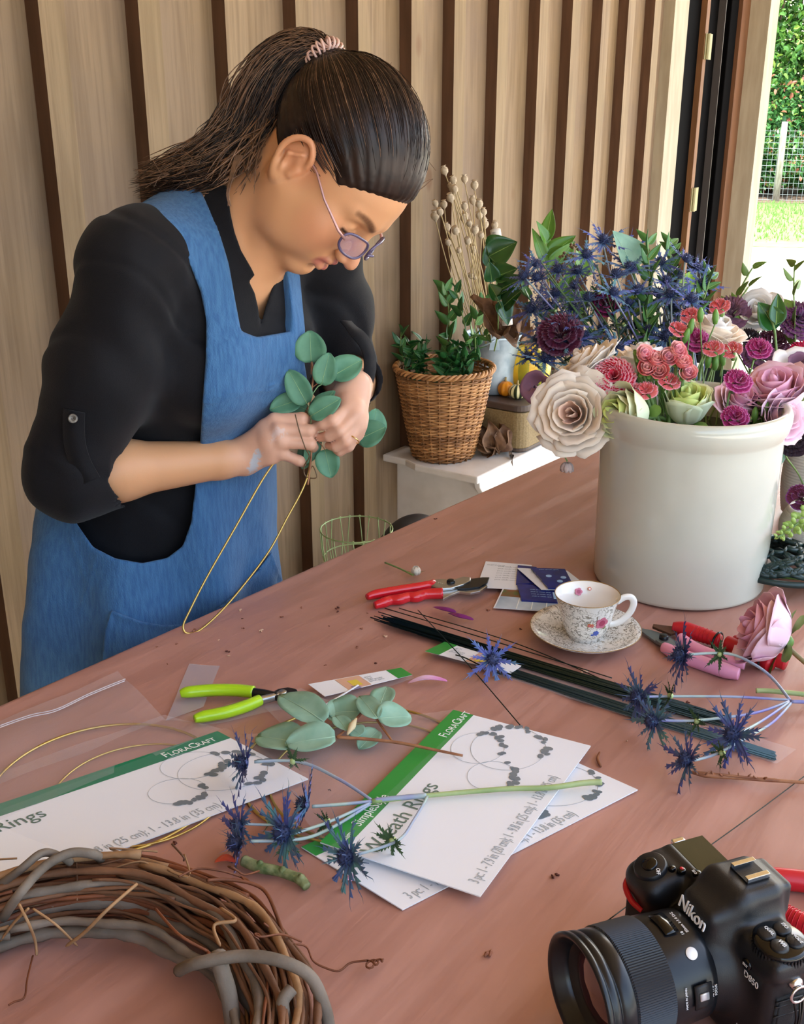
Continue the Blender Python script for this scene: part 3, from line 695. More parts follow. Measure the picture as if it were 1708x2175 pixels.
def body_sdf():
    s = SDF(); head_ops(s)
    # neck
    nb = hp(0, -.035, -.035)
    s.cap(nb, (C7+notch)/2+Vector((0, .01, .0)), .053, .06, k=.03)
    s.cap(hp(0, .02, -.085), notch+Vector((0, .012, .01)), .026, .03, k=.03)                    # throat
    s.cap(hp(-.06, -.02, -.045), notch+Vector((-.012, .0, .0)), .011, .009, k=.016); s.cap(hp(.06, -.02, -.045), notch+Vector((.012, 0, 0)), .011, .009, k=.016)
    s.cap(PD(558, 590, 1.452), PD(554, 690, 1.482), .022, .020, k=.03)
    # chest, shoulders, torso core
    s.ell((1.043, 1.085, 1.22), (.135, .088, .15), Matrix.Rotation(R(20), 3, 'X'), k=.05)
    s.cap(notch+Vector((-.012, .012, -.006)), shR+Vector((.03, -.015, .01)), .012, .016, k=.03); s.cap(notch+Vector((.012, .012, -.006)), shL+Vector((-.03, -.01, .01)), .012, .016, k=.03)
    s.cap(C7+Vector((0, .01, -.02)), shR, .045, .04, k=.04); s.cap(C7+Vector((0, .01, -.02)), shL, .045, .04, k=.04)
    s.ell((1.04, 1.15, 1.04), (.12, .088, .14), None, k=.05)
    # arms
    for sh, el, wr in ((shR, elR, wrR), (shL, elL, wrL)):
        s.cap(sh, el, .044, .036, k=.03)
        mid = el.lerp(wr, .3); s.cap(el, mid, .034, .038, k=.015); s.cap(mid, wr.lerp(el, .12), .038, .0255, k=.02); s.cap(wr.lerp(el, .12), wr, .0255, .024, k=.01)
    # right hand (near): knuckles towards the viewer, fingers folded away round the stem
    D = PD
    wr = [D(522, 945, 1.470), D(524, 985, 1.478)]
    mcp = [D(583, 893, 1.452), D(592, 914, 1.444), D(597, 938, 1.447), D(597, 962, 1.458)]
    pip = [D(642, 889, 1.452), D(656, 915, 1.447), D(659, 943, 1.450), D(636, 979, 1.462)]
    dip = [D(656, 898, 1.474), D(666, 924, 1.472), D(665, 950, 1.474), D(643, 982, 1.484)]
    tip = [D(652, 912, 1.492), D(655, 934, 1.491), D(650, 954, 1.492), D(630, 976, 1.496)]
    hand(s, wr, mcp, pip, dip, tip, 0, [D(545, 935, 1.488), D(590, 918, 1.505), D(628, 908, 1.508), D(655, 905, 1.500)], 0)
    # left hand (far): back of the hand to the right, fingers reaching left to the stem, pinching it
    wr = [D(735, 835, 1.478), D(762, 848, 1.480)]
    mcp = [D(738, 868, 1.452), D(756, 882, 1.450), D(763, 903, 1.455), D(758, 922, 1.462)]
    pip = [D(707, 893, 1.436), D(722, 915, 1.438), D(735, 937, 1.445), D(741, 948, 1.456)]
    dip = [D(686, 901, 1.441), D(699, 926, 1.446), D(714, 949, 1.452), D(722, 959, 1.462)]
    tip = [D(670, 908, 1.450), D(681, 929, 1.458), D(699, 946, 1.464), D(706, 951, 1.474)]
    hand(s, wr, mcp, pip, dip, tip, 0, [D(722, 850, 1.482), D(700, 872, 1.490), D(684, 890, 1.480), D(671, 903, 1.466)], 0)
    return s
SKIN = mat('skin', 'c48f6c', .42, spec=.4, sss=.12, attr='Col', bump=.06, bs=900)
s = body_sdf()
me = s.mesh((.72, .72, .98), (1.42, 1.24, 1.56), .0021, 'body')
P = verts(me)
base = np.array(lin('ca966d')[:3]); col = np.tile(base, (len(P), 1)).astype(np.float64)
def tint(c, rad, hexc, amt, soft=1.0):
    global col
    d = np.sqrt(((P-np.array(c[:], f32))**2).sum(1)); w_ = np.clip((1-d/rad)*2, 0, 1)[:, None]*amt; col = col*(1-w_)+np.array(lin(hexc)[:3])*w_
for sx in (-1, 1):
    tint(hp(sx*.045, .06, -.035), .04, 'c27a5c', .5)
    tint(hp(sx*.085, -.01, 0), .04, 'c9805f', .4)
tint(hp(0, .11, -.035), .022, 'd08a74', .35)
for a, b in (((-.021, .086, -.066), (0, .1, -.059)), ((0, .1, -.059), (.021, .086, -.066)), ((-.02, .085, -.0715), (0, .097, -.078)), ((0, .097, -.078), (.02, .085, -.0715))):
    for t in (0, .25, .5, .75, 1): tint(hp(*[a[i]+(b[i]-a[i])*t for i in range(3)]), .0082, 'ab5f58', .85)
for sx in (-1, 1):
    for k in range(9):
        t = k/8; tint(hp(sx*(.014+.034*t), .094-.016*t*t-.004*t, .0165+.007*math.sin(t*2.3)), .0062, '5a3a26', .75)
for k in range(8):
    t = k/7; tint(hp(-.019-.026*t, .0885-.008*t*t, -.0105+.002*t), .0035, '2d1c14', .9); tint(hp(.019+.026*t, .0885-.008*t*t, -.0105+.002*t), .0035, '2d1c14', .9)
tint(hp(0, .1, -.0668), .007, '5b2a26', .7)
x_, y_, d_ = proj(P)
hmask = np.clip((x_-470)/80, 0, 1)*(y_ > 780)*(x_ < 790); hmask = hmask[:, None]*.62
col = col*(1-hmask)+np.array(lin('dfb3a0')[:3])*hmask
# dried pale paint on the back of the right hand
front = d_ < 1.476
n1 = vnoise(P, 900, 4)*6
m1 = np.clip(-(sdpoly(x_+n1, y_+n1, [(542, 957), (557, 953), (556, 972), (545, 1000), (530, 1012), (526, 1000), (533, 975)]))/3, 0, 1)*front
m2 = np.clip(-(sdpoly(x_+n1*1.4, y_-n1, [(572, 925), (590, 900), (603, 912), (607, 930), (590, 925), (580, 944)]))/4, 0, 1)*front*.55
for mk, c in ((m1, 'b9bcc2'), (m2, 'd0c4c2')): col = col*(1-mk[:, None])+np.array(lin(c)[:3])*mk[:, None]
set_col(me, col)
body = pch('body', me, SKIN)
# ---------------------------------------------------------------- shirt
M_shirt = mat('black_linen', '0b0b10', .75, spec=.25, bump=.35, bs=1200, sheen=.06)
M_apron = mat('blue_linen', '446f9a', .8, spec=.2, col2='365f8b', ns=260, nd=2, nscale=(1, 1, .12), bump=.7, bs=900, bscale=(1, 1, .35), sheen=.12)
def torso_ops(s, g=0.0):
    """clothed trunk; g widens it"""
    s.ell((1.043, 1.082, 1.20), (.160+g, .112+g, .185), Matrix.Rotation(R(20), 3, 'X'), k=.05)
    for sx in (-1, 1): s.ell((1.043+sx*.065, 1.018, 1.175), (.062+g, .058+g, .065), None, k=.05)
    s.cap(C7+Vector((0, .015, -.03)), shR+Vector((0, 0, -.003)), .05, .055, k=.05); s.cap(C7+Vector((0, .015, -.03)), shL+Vector((0, 0, -.003)), .05, .055, k=.05)
    s.ell((1.04, 1.15, 1.03), (.150+g, .112+g, .16), None, k=.06)
    s.ell((1.035, 1.19, .90), (.165+g, .120+g, .15), None, k=.06)
sT = SDF(); torso_ops(sT)
nb = (C7+notch)/2+Vector((0, .004, .0)); nd_ = (hp(0, -.035, -.05)-nb).normalized()
sT.cap(nb-nd_*.03, nb+nd_*.034, .075, .068, k=.012)                # stand collar
sS = SDF()
shRi, shLi = shR+Vector((.014, -.004, 0)), shL+Vector((-.022, .0, -.004)); elRi = elR+RT*.012+UP*.004; elLi = elL+RT*-.002
sS.cap(shRi, shRi.lerp(elRi, .5), .054, .062, k=.05); sS.cap(shRi.lerp(elRi, .5), elRi, .062, .056, k=.03)
sF = SDF(); sF.cap(elRi, elR.lerp(wrR, .42)+Vector((0, 0, .006)), .054, .055, k=.025)
sS.cap(shLi, shLi.lerp(elLi, .5), .05, .054, k=.05); sS.cap(shLi.lerp(elLi, .5), elLi, .054, .052, k=.03)
sF.cap(elLi, elL.lerp(wrL, .55), .05, .047, k=.025)
_eR, _eL = (wrR-elR).normalized(), (wrL-elL).normalized()
neck_cut = [(487, 330), (484, 400), (489, 450), (498, 492), (512, 532), (534, 570), (541, 584), (529, 598), (541, 622), (548, 652), (553, 692), (563, 655), (578, 612), (588, 565), (598, 515), (700, 500), (700, 330)]
def cutp(P, p, n): return (P-np.array(p[:], f32))@np.array(Vector(n).normalized()[:], f32)
def shirt_post(P, d):
    dt = sT.ev(P); ds = sS.ev(P); dF = sF.ev(P)
    dF = np.maximum(dF, np.where(P[:, 0] < 1.1, cutp(P, PD(236, 1012, 1.36), _eR+Vector((0, 0, .42))), cutp(P, elL.lerp(wrL, .44), _eL)))
    h = np.clip(.5+.5*(dF-ds)/.02, 0, 1); ds = dF+(ds-dF)*h-.02*h*(1-h)
    for el, wr, r0 in ((elR, wrR, .047), (elL, wrL, .041)):
        a = np.array((el.lerp(wr, .10))[:], f32); b = np.array(el.lerp(wr, .6)[:], f32); ab = b-a; t = np.clip(((P-a)@ab)/(ab@ab), 0, 1); q = P-a-t[:, None]*ab
        ds = np.maximum(ds, r0-np.sqrt((q*q).sum(1)))
    a = np.array(nb[:], f32); ab = np.array((nd_*.1)[:], f32); t = np.clip(((P-a)@ab)/(ab@ab), 0, 1); q = P-a-t[:, None]*ab
    dt = np.maximum(dt, .059-np.sqrt((q*q).sum(1)))
    x, y, dd = proj(P); m = np.maximum(sdpoly(x, y, neck_cut)*dd/F, (dd-1.50)); dt = np.maximum(dt, -m)
    h = np.clip(.5+.5*(dt-ds)/.035, 0, 1); d = dt+(ds-dt)*h-.035*h*(1-h)
    w_ = vnoise(P, 34, 11); w2 = vnoise(P*np.array([1, 1, .55], f32), 62, 5)
    fold = .0040*w_+.0026*w2+.0030*np.maximum(0, np.sin(P[:, 2]*60+P[:, 0]*45+3.5*vnoise(P, 14, 21)))**4
    a = np.array(elR[:], f32); r_ = np.sqrt(((P-a)**2).sum(1)); fold += .0035*np.sin(r_*150+3*vnoise(P, 25, 3))*np.exp(-(r_/.09)**2)
    a = np.array(elL[:], f32); r_ = np.sqrt(((P-a)**2).sum(1)); fold += .003*np.sin(r_*150+3*vnoise(P, 25, 8))*np.exp(-(r_/.09)**2)
    q = np.array((shR+Vector((.03, -.05, -.05)))[:], f32); r_ = np.sqrt(((P-q)**2).sum(1)); fold += .003*np.sin((P[:, 2]*.8+P[:, 0])*95)*np.exp(-(r_/.07)**2)
    q = np.array(nb[:], f32); fold *= np.clip((np.sqrt(((P-q)**2).sum(1))-.095)/.04, 0, 1)
    return d+fold
s = SDF(); s.ops = sT.ops+sS.ops+sF.ops; s.post = shirt_post
shirt = pch('shirt', s.mesh((.68, .84, .86), (1.46, 1.32, 1.47), .0027, 'shirt'), M_shirt)
# sleeve tabs and their buttons
def ribbon(pts, w, nrm, th=.0016):
    g = MB(); P_ = catmull(pts, 8); vs = []
    for i, p in enumerate(P_):
        t = (P_[min(i+1, len(P_)-1)]-P_[max(i-1, 0)]).normalized(); n_ = Vector(nrm); sd = t.cross(n_).normalized()
        vs += [p+sd*w/2, p-sd*w/2]
    g.add(vs, [(2*i, 2*i+1, 2*i+3, 2*i+2) for i in range(len(P_)-1)]); return g
vd = -FW
tabp = [PD(157, 880, 1.283), PD(160, 905, 1.272), PD(165, 950, 1.268), PD(180, 995, 1.275), PD(197, 1030, 1.290)]
def shirt_surf(px, py, off=.003):
    """point on the shirt under a pixel ray, by marching the shirt field"""
    r = ray(px, py); o = Vector((0, 0, H)); t = 1.1
    while t < 1.9:
        p = o+r*t
        if shirt_post(np.array([p[:]], f32), s.ev(np.array([p[:]], f32)))[0] < off: return p
        t += .003
    return o+r*1.3
tab = pch('sleeve_tab', ribbon([shirt_surf(x, y, .0035) for x, y in ((158, 872), (157, 905), (160, 945), (172, 985), (192, 1022))], .026, vd).mesh('sleeve_tab'), M_shirt)
mo = tab.modifiers.new('s', 'SOLIDIFY'); mo.thickness = .002
M_btn = mat('button_grey', '8d8a82', .3, col2='5e5a54', ns=200)
bp = shirt_surf(155, 889, .006); g = MB(); Mx = frame(bp, vd)
g.lathe([(0, .0005), (.0028, .0005), (.003, .0018), (.0048, .0022), (.0056, .001), (.0056, -.001), (0, -.001)], 24, Mx)
pch('button', g.mesh('button'), M_btn)
g = MB()
for dx in (-.0011, .0011): g.tube([Mx @ Vector((dx, 0, .0004)), Mx @ Vector((dx, 0, .0012))], .0006, 8)
pch('button_hole', g.mesh('button_hole'), mat('thread_black', '0a0a0a', .8))
tabL = pch('sleeve_tab', ribbon([PD(733, 683, 1.50), PD(752, 704, 1.49), PD(772, 726, 1.49), PD(783, 755, 1.50), PD(784, 790, 1.50), PD(772, 835, 1.51)], .022, (RT+vd).normalized()).mesh('sleeve_tab'), M_shirt)
mo = tabL.modifiers.new('s', 'SOLIDIFY'); mo.thickness = .002
# placket edge down the shirt front
# ---------------------------------------------------------------- apron
XC = 1.045
near = [(262, 436), (300, 398), (380, 392), (425, 402), (462, 480), (486, 560), (500, 640), (512, 703), (545, 716), (640, 700), (760, 640), (900, 900), (900, 1500), (900, 2600), (-300, 2600), (-300, 1066), (75, 1062), (148, 1072), (163, 1112), (198, 1162), (245, 1186), (302, 1196), (355, 1185), (388, 1160), (406, 1110), (413, 1050), (424, 960), (430, 860), (437, 760), (438, 680), (426, 620), (395, 540), (345, 475), (300, 448)]
farp = [(596, 540), (637, 585), (643, 650), (648, 700), (645, 760), (700, 1100), (700, 2600), (300, 2600), (300, 760), (512, 703), (545, 713), (572, 712), (588, 700), (592, 680), (597, 655), (598, 600)]
s2 = SDF(); torso_ops(s2, .0); s2.ops = s2.ops[:-1]; s2.ell((1.03, 1.19, .90), (.162, .118, .15), None, k=.06)
s2.cap((1.03, 1.175, 1.0), (1.02, 1.20, .55), .11, .15, k=.08)
s2.ell((1.015, 1.20, .78), (.182, .128, .30), None, k=.08)
s2.ell((1.01, 1.20, .60), (.21, .155, .30), None, k=.08)
def apron_post(P, d):
    x, y, dd = proj(P); sc_ = dd/F
    m1 = sdpoly(x, y, near)*sc_; m2 = sdpoly(x, y, farp)*sc_
    left = P[:, 0] > XC+.03                                   # her left half
    m = np.where(left, m2, m1)
    # back of the trunk above the waist: straps only
    bk = (P[:, 1] > 1.10+(1.2-P[:, 2])*.25) & (P[:, 2] > 1.06) & (P[:, 0] > XC-.12)
    st = np.abs(np.abs(P[:, 0]-XC)-.07)-.028
    m = np.where(bk, np.maximum(m, st), m)
    a = np.arctan2(P[:, 1]-1.17, P[:, 0]-1.04)
    low = np.clip((1.12-P[:, 2])/.3, 0, 1)
    fold = .009*np.sin(a*9+2.2*vnoise(P, 5, 2)+P[:, 2]*5)*low**1.5 + .0022*vnoise(P*np.array([1, 1, .3], f32), 48, 6)*(1+low) + .0012*vnoise(P, 75, 9)
    # raised seam ridges
    ridge = 0
    for pl in (((438, 742), (512, 716), (560, 722), (592, 712)), ((431, 848), (470, 842), (520, 824), (600, 816)), ((431, 858), (470, 852), (520, 834), (600, 826)), ((187, 1240), (205, 1180)), ((168, 1300), (187, 1240), (150, 1140))):
        for (ax1, ay1), (bx1, by1) in zip(pl[:-1], pl[1:]):
            ex1, ey1 = bx1-ax1, by1-ay1; t = np.clip(((x-ax1)*ex1+(y-ay1)*ey1)/(ex1*ex1+ey1*ey1), 0, 1)
            q = np.hypot(x-ax1-t*ex1, y-ay1-t*ey1); ridge = np.maximum(ridge, np.exp(-(q/2.2)**2))
    return np.maximum(d-.0085+fold-.0018*ridge, np.where(P[:, 2] < .45, .45-P[:, 2], m))
s2.post = apron_post
apron = pch('apron', s2.mesh((.72, .90, .44), (1.40, 1.48, 1.46), .0034, 'apron'), M_apron)
# pocket
pocket = [(236, 1296), (300, 1320), (345, 1328), (400, 1326), (450, 1300), (500, 1262), (545, 1215), (577, 1172), (600, 1230), (600, 1700), (250, 1700), (216, 1405), (222, 1340)]
def pocket_post(P, d):
    x, y, dd = proj(P); m = np.where(P[:, 1] > 1.17, 1., sdpoly(x, y, pocket)*dd/F); a = apron_post(P, d)
    lip = np.exp(-(m/.006)**2)
    return np.maximum(np.maximum(a-.0045-.0045*lip, m), -(a+.004))
s2.post = pocket_post
pch('pocket', s2.mesh((.80, .94, .60), (1.34, 1.2, 1.0), .003, 'pocket'), M_apron)
# trousers and shoes, seen only from other sides
M_jean = mat('dark_denim', '232a3a', .8, bump=.3, bs=600); M_shoe = mat('shoe_leather', '2a2220', .45)
s3 = SDF(); s3.ell((1.04, 1.19, .9), (.165, .12, .12), k=.04)
for sx in (-1, 1):
    s3.cap((1.04+sx*.085, 1.19, .88), (1.04+sx*.085, 1.17, .48), .085, .058, k=.03); s3.cap((1.04+sx*.085, 1.17, .48), (1.04+sx*.08, 1.2, .09), .058, .045, k=.02)
pch('trousers', s3.mesh((.8, 1.0, .03), (1.28, 1.36, 1.03), .008, 'trousers'), M_jean)
for sx in (-1, 1):
    s4 = SDF(); s4.ell((1.04+sx*.085, 1.13, .045), (.046, .13, .045), k=.02); s4.cap((1.04+sx*.082, 1.2, .05), (1.04+sx*.081, 1.2, .12), .043, .044, k=.02); s4.plane((1.04, 1.1, .006), (0, 0, -1), k=.002)
    pch('shoe', s4.mesh((1.04+sx*.085-.07, .96, -.01), (1.04+sx*.085+.07, 1.3, .17), .005, 'shoe'), M_shoe)
# ---------------------------------------------------------------- hair
M_hair = mat('dark_brown_hair', '1a110e', .42, spec=.38, col2='2a1b14', ns=60)
M_hair2 = mat('brown_hair_ends', '503a2b', .42, spec=.5, col2='7a5a42', ns=90)
HC = Vector((0, -.022, .040)); HRD = Vector((.086, .112, .100))     # hair volume in head coordinates
TIE = HM.inverted() @ PD(702, 140, 1.325)
def hell(d, k=1.0): return HC + Vector((d.x*HRD.x, d.y*HRD.y, d.z*HRD.z))*k
rh = random.Random(11)
sh = SDF(); sh.M = None
A_ = HR.copy(); A_ = Matrix([[HR[i][j]/HS for j in range(3)] for i in range(3)])
def hell_sdf(s, c, r, k, sub=False):
    cc = np.array((HM @ Vector(c))[:], f32); A = np.array([list(x) for x in A_], f32); rr = np.array(r, f32)*HS; ri = 1/rr
    def f(P):
        q = (P-cc)@A; k0 = np.sqrt(((q*ri)**2).sum(1))+1e-9; k1 = np.sqrt(((q*ri*ri)**2).sum(1))+1e-9; return k0*(k0-1)/k1
    s.ops.append((f, cc, float(rr.max()), k, sub))
hell_sdf(sh, HC, HRD, .01); hell_sdf(sh, (0, -.055, -.01), (.066, .06, .06), .03)
sh.cap(HM @ (TIE*.8), HM @ TIE, .034, .020, k=.03)
_Hi = np.array((HM.inverted())[:], f32) if False else np.array([list(r) for r in HM.inverted()], f32)
def hair_post(P, d):
    q = P@_Hi[:3, :3].T+_Hi[:3, 3]
    x, y, z = q[:, 0], q[:, 1], q[:, 2]; ax1 = np.abs(x)
    # hairline: face side cut away
    hl = .062 - ax1*ax1*8.5                                   # forward limit of the hair as a function of side and height
    top = np.clip((z-.05)/.03, 0, 1)
    lim_front = (y-(.030+.9*(z-.0))*1.0)                       # slanting line from temple to forehead
    m1 = np.maximum(lim_front-.006, -(z-.085)-.0)
    m = np.where(z < .085, lim_front+.010*0-.004, -1.)
    ear = .030-np.sqrt((y+.006)**2+(z+.006)**2*.8); ear = np.where(ax1 > .045, ear, -1)
    nape = -.055-z+np.clip(-(y+.02), 0, 1)*.45
    nape = np.where(y > -.02, -z-.028, nape)
    m = np.maximum(np.maximum(m, ear), nape)
    # strand grooves along meridians converging on the tie
    v = q-np.array(TIE[:], f32); a = np.arctan2(v[:, 0], np.hypot(v[:, 1], v[:, 2]))
    u = q/np.array(HRD[:], f32); g = np.array(TIE-HC, f32); g = g/np.linalg.norm(g); e1 = np.cross(g, [1, 0, 0]); e1 /= np.linalg.norm(e1); e2 = np.cross(g, e1)
    ang = np.arctan2(u@e1.astype(f32), u@e2.astype(f32))
    return np.maximum(d+.0006*np.sin(ang*46+2.5*vnoise(q, 22, 1))+.0003*np.sin(ang*130+3*vnoise(q, 40, 2))+.011*np.clip(1+m/.022, 0, 1)**1.5, m*.8)
sh.post = hair_post
hair = pch('hair', sh.mesh((.93, .68, 1.34), (1.25, 1.16, 1.62), .0022, 'hair'), M_hair)
# fine strands from the hairline over the scalp to the tie
def scalp_path(d0, lift, n=14):
    """great-circle-like path on the hair volume from direction d0 to the tie"""
    t1 = Vector(((TIE-HC).x/HRD.x, (TIE-HC).y/HRD.y, (TIE-HC).z/HRD.z)).normalized(); d0 = d0.normalized()
    return [HM @ (HC+Vector([hell(d0.slerp(t1, i/(n-1)) if True else d0)[k]-HC[k] for k in range(3)])*(lift*(.925, .955, .985, 1)[min(i, 3)]*(1 if i < n-1 else .98))) for i in range(n)]
g = MB(); g2 = MB(); nst = 0
while nst < 2600:
    d = rdir(rh) if 'rdir' in globals() else Vector((rh.gauss(0, 1), rh.gauss(0, 1), rh.gauss(0, 1))).normalized()
    p = hell(d)
    q = np.array([(HM @ p)[:]], f32)
    dd = hair_post(q, np.array([-.002], f32))[0]
    if dd > .004+rh.random()**3*.008: continue
    t1 = Vector(((TIE-HC).x/HRD.x, (TIE-HC).y/HRD.y, (TIE-HC).z/HRD.z)).normalized()
    if d.dot(t1) > .97: continue
    (g if rh.random() < .85 else g2).tube(scalp_path(d, 1.001+rh.random()*.011+(.03 if rh.random() < .02 else 0)), [.0001, .0003]+[.0004]*11+[.0003], 4, cap=False); nst += 1
# ponytail: from the tie it arcs up and back, then falls behind the head on to the shoulder
def pony(off, k, end, r=None):
    c = [PD(694, 122, 1.325), PD(652, 112, 1.33), PD(606, 146, 1.34), PD(570, 215, 1.35), PD(535, 290, 1.36), PD(478, 340, 1.36), PD(408, 368, 1.36), PD(325, 388, 1.37)]
    out = []
    for i, p in enumerate(c):
        w_ = [.34, .72, .92, 1, 1.05, 1.0, .8, .6][i]
        out.append(p+(RT*off[0]*.052+UP*off[1]*.042+FW*off[2]*.034)*w_+Vector((rh.gauss(0, .0035), rh.gauss(0, .0035), rh.gauss(0, .0035)))*(1.2 if i > 2 else .15))
    n = max(4, int(round(len(out)*end))); out = out[:n]
    return catmull(out, 5)
for i in range(1700):
    while True:
        o = Vector((rh.uniform(-1, 1), rh.uniform(-1, 1), rh.uniform(-1, 1)))
        if o.length < 1: break
    end = rh.choice((.62, .75, .75, .88, .88, 1, 1))
    pts = pony(o, 0, end); m = len(pts)
    if end < 1: pts[-1] += Vector((rh.gauss(0, .01), rh.gauss(0, .01), -.012))
    rr = [.0006]*m; rr[-1] = .0001; rr[-2] = .0003; rr[-3] = .0005
    (g2 if (o.y > -.25 or rh.random() < .3) and rh.random() < .8 else g).tube(pts, rr, 4, cap=False)
# the ponytail's darker heart
s5 = SDF(); pc = pony(Vector((0, 0, 0)), 0, .88)
for i in range(len(pc)-1):
    t = i/(len(pc)-1); rr_ = .001+.013*math.sin(PI*min(1, t*1.15))**.8; s5.cap(pc[i], pc[i+1], rr_, rr_, k=.02)
s5.post = lambda P, d: d+.003*vnoise(P, 90, 3)
pch('ponytail', s5.mesh((.82, .74, 1.32), (1.16, 1.3, 1.66), .004, 'ponytail'), M_hair)
# loose locks at the nape and flyaways
for i in range(70):
    a = PD(560+rh.uniform(-30, 40), 250+rh.uniform(-30, 60), 1.33); e_ = PD(480+rh.uniform(-45, 60), 395+rh.uniform(-50, 20), 1.31+rh.uniform(-.02, .03))
    mid = a.lerp(e_, .5)+Vector((rh.gauss(0, .008), rh.gauss(0, .008), rh.gauss(0, .006)))
    g2.tube(catmull([a, mid, e_], 7), [.0009]*12+[.0006, .0004, .0002], 4, cap=False)
for i in range(26):                                           # flyaways on the outline
    px_, py_ = rh.choice(((900, 330), (920, 380), (860, 190), (800, 150), (500, 330), (420, 350), (360, 370))); a = PD(px_, py_, 1.31); 
    e_ = a+RT*rh.uniform(-.05, .02)+UP*rh.uniform(-.02, .02); g2.tube(catmull([a, a.lerp(e_, .5)+UP*rh.uniform(-.012, .012), e_], 6), .00035, 3, cap=False)
for k in range(9):                                            # a loose lock below the nape
    a = PD(500+k*2, 330, 1.30); g2.tube(catmull([a, PD(489+k, 370, 1.29), PD(484+rh.uniform(-3, 3), 410, 1.285), PD(488+rh.uniform(-6, 6), 438, 1.29)], 6), [.0008]*16+[.0005, .0003, .0002], 4, cap=False)
pch('hair_strands', g.mesh('hair_strands'), M_hair); pch('hair_highlights', g2.mesh('hair_highlights'), M_hair2)
# coiled hair tie
M_tie = mat('hair_tie_rose', 'd8b3a6', .3, spec=.6)
g = MB(); tc = PD(690, 122, 1.318); tax = (PD(650, 92, 1.33)-PD(712, 138, 1.31)).normalized(); Mx = frame(tc, tax)
pts = []
for i in range(181):
    a = 2*PI*i/60*1.0; b_ = 2*PI*i/60*6.3; rr_ = .020+.006*math.cos(b_); pts.append(Mx @ Vector((rr_*math.cos(a), rr_*math.sin(a), .009*math.sin(b_)+.003*math.sin(a))))
g.tube(pts, .0016, 8); pch('hair_tie', g.mesh('hair_tie'), M_tie)
# ---------------------------------------------------------------- glasses
M_frame = mat('glasses_frame', '6d6386', .15, trans=.5, spec=.6); M_temple = mat('temple_rose', 'b98f8a', .25, metal=.4)
M_lens = mat('lens_glass', 'c9a8b8', .05, alpha=.22)
def gp(x, y, z): return hp(x, y, z)
for sx in (-1, 1):
    g = MB(); pts = []
    for i in range(37):
        a = 2*PI*i/36; c, s_ = math.cos(a), math.sin(a); ex_ = math.copysign(abs(c)**.75, c)*.0265; ez_ = math.copysign(abs(s_)**.75, s_)*.021
        pts.append(gp(sx*.034+ex_, .1120-.22*ez_-5*abs(sx*.034+ex_)**2, -.009+ez_*.68))
    g.tube(pts, .0017, 8, cap=False); pch('glasses_rim', g.mesh('glasses_rim'), M_frame)
    g = MB(); c = sum(pts, Vector())/len(pts); g.add([c]+pts[:-1], [(0, i+1, (i+1) % 36+1) for i in range(36)]); l_ = pch('lens', g.mesh('lens'), M_lens); mo = l_.modifiers.new('s', 'SOLIDIFY'); mo.thickness = .0015
    g = MB(); g.tube([gp(sx*.0595, .097, -.006), gp(sx*.070, .086, -.005), gp(sx*.078, .045, -.001), gp(sx*.079, .012, .006), gp(sx*.077, -.012, .004)], [.002, .0018, .0015, .0015, .0015], 8)
    pch('glasses_temple', g.mesh('glasses_temple'), M_temple)
g = MB(); g.tube(catmull([gp(-.0085, .118, -.007), gp(0, .120, -.004), gp(.0085, .118, -.007)], 5), .0018, 8); pch('glasses_bridge', g.mesh('glasses_bridge'), M_frame)
# ring on the left hand
g = MB(); rc_ = PD(751, 933, 1.448); Mx = frame(rc_, (PD(738, 945, 1.447)-PD(763, 908, 1.455)).normalized())
g.tube([Mx @ Vector((.0088*math.cos(2*PI*i/24), .0088*math.sin(2*PI*i/24), 0)) for i in range(25)], .0009, 6, cap=False)
pch('ring', g.mesh('ring'), mat('gold', 'e3c27c', .2, metal=1))
# ================================================================ LEAVES, SPRIGS
M_euc = mat('eucalyptus_green', '4f8063', .45, col2='5f8f70', ns=40, spec=.35); M_eucv = mat('eucalyptus_rib', '8fb27f', .5)
M_euc2 = mat('eucalyptus_pale', '7fa892', .5, col2='93b9a3', ns=45, spec=.35); M_euc2v = mat('eucalyptus_pale_rib', 'a8c9ad', .5)
M_twig = mat('red_brown_twig', '7d4b33', .6, col2='a4704a', ns=60)
# sprig held in the hands
sp_ = thing('eucalyptus_sprig', 'eucalyptus sprig with round green leaves held between the hands', 'sprig', PD(662, 915, 1.462))
O_ = sp_.location
def L_(x, y, d): return PD(x, y, d)-O_
g = MB(); g.tube(catmull([L_(654, 1030, 1.455), L_(661, 970, 1.457), L_(662, 915, 1.462), L_(659, 860, 1.462), L_(665, 800, 1.455), L_(662, 768, 1.45)], 6), .0013, 6)
g.build('stem', M_twig, sp_)
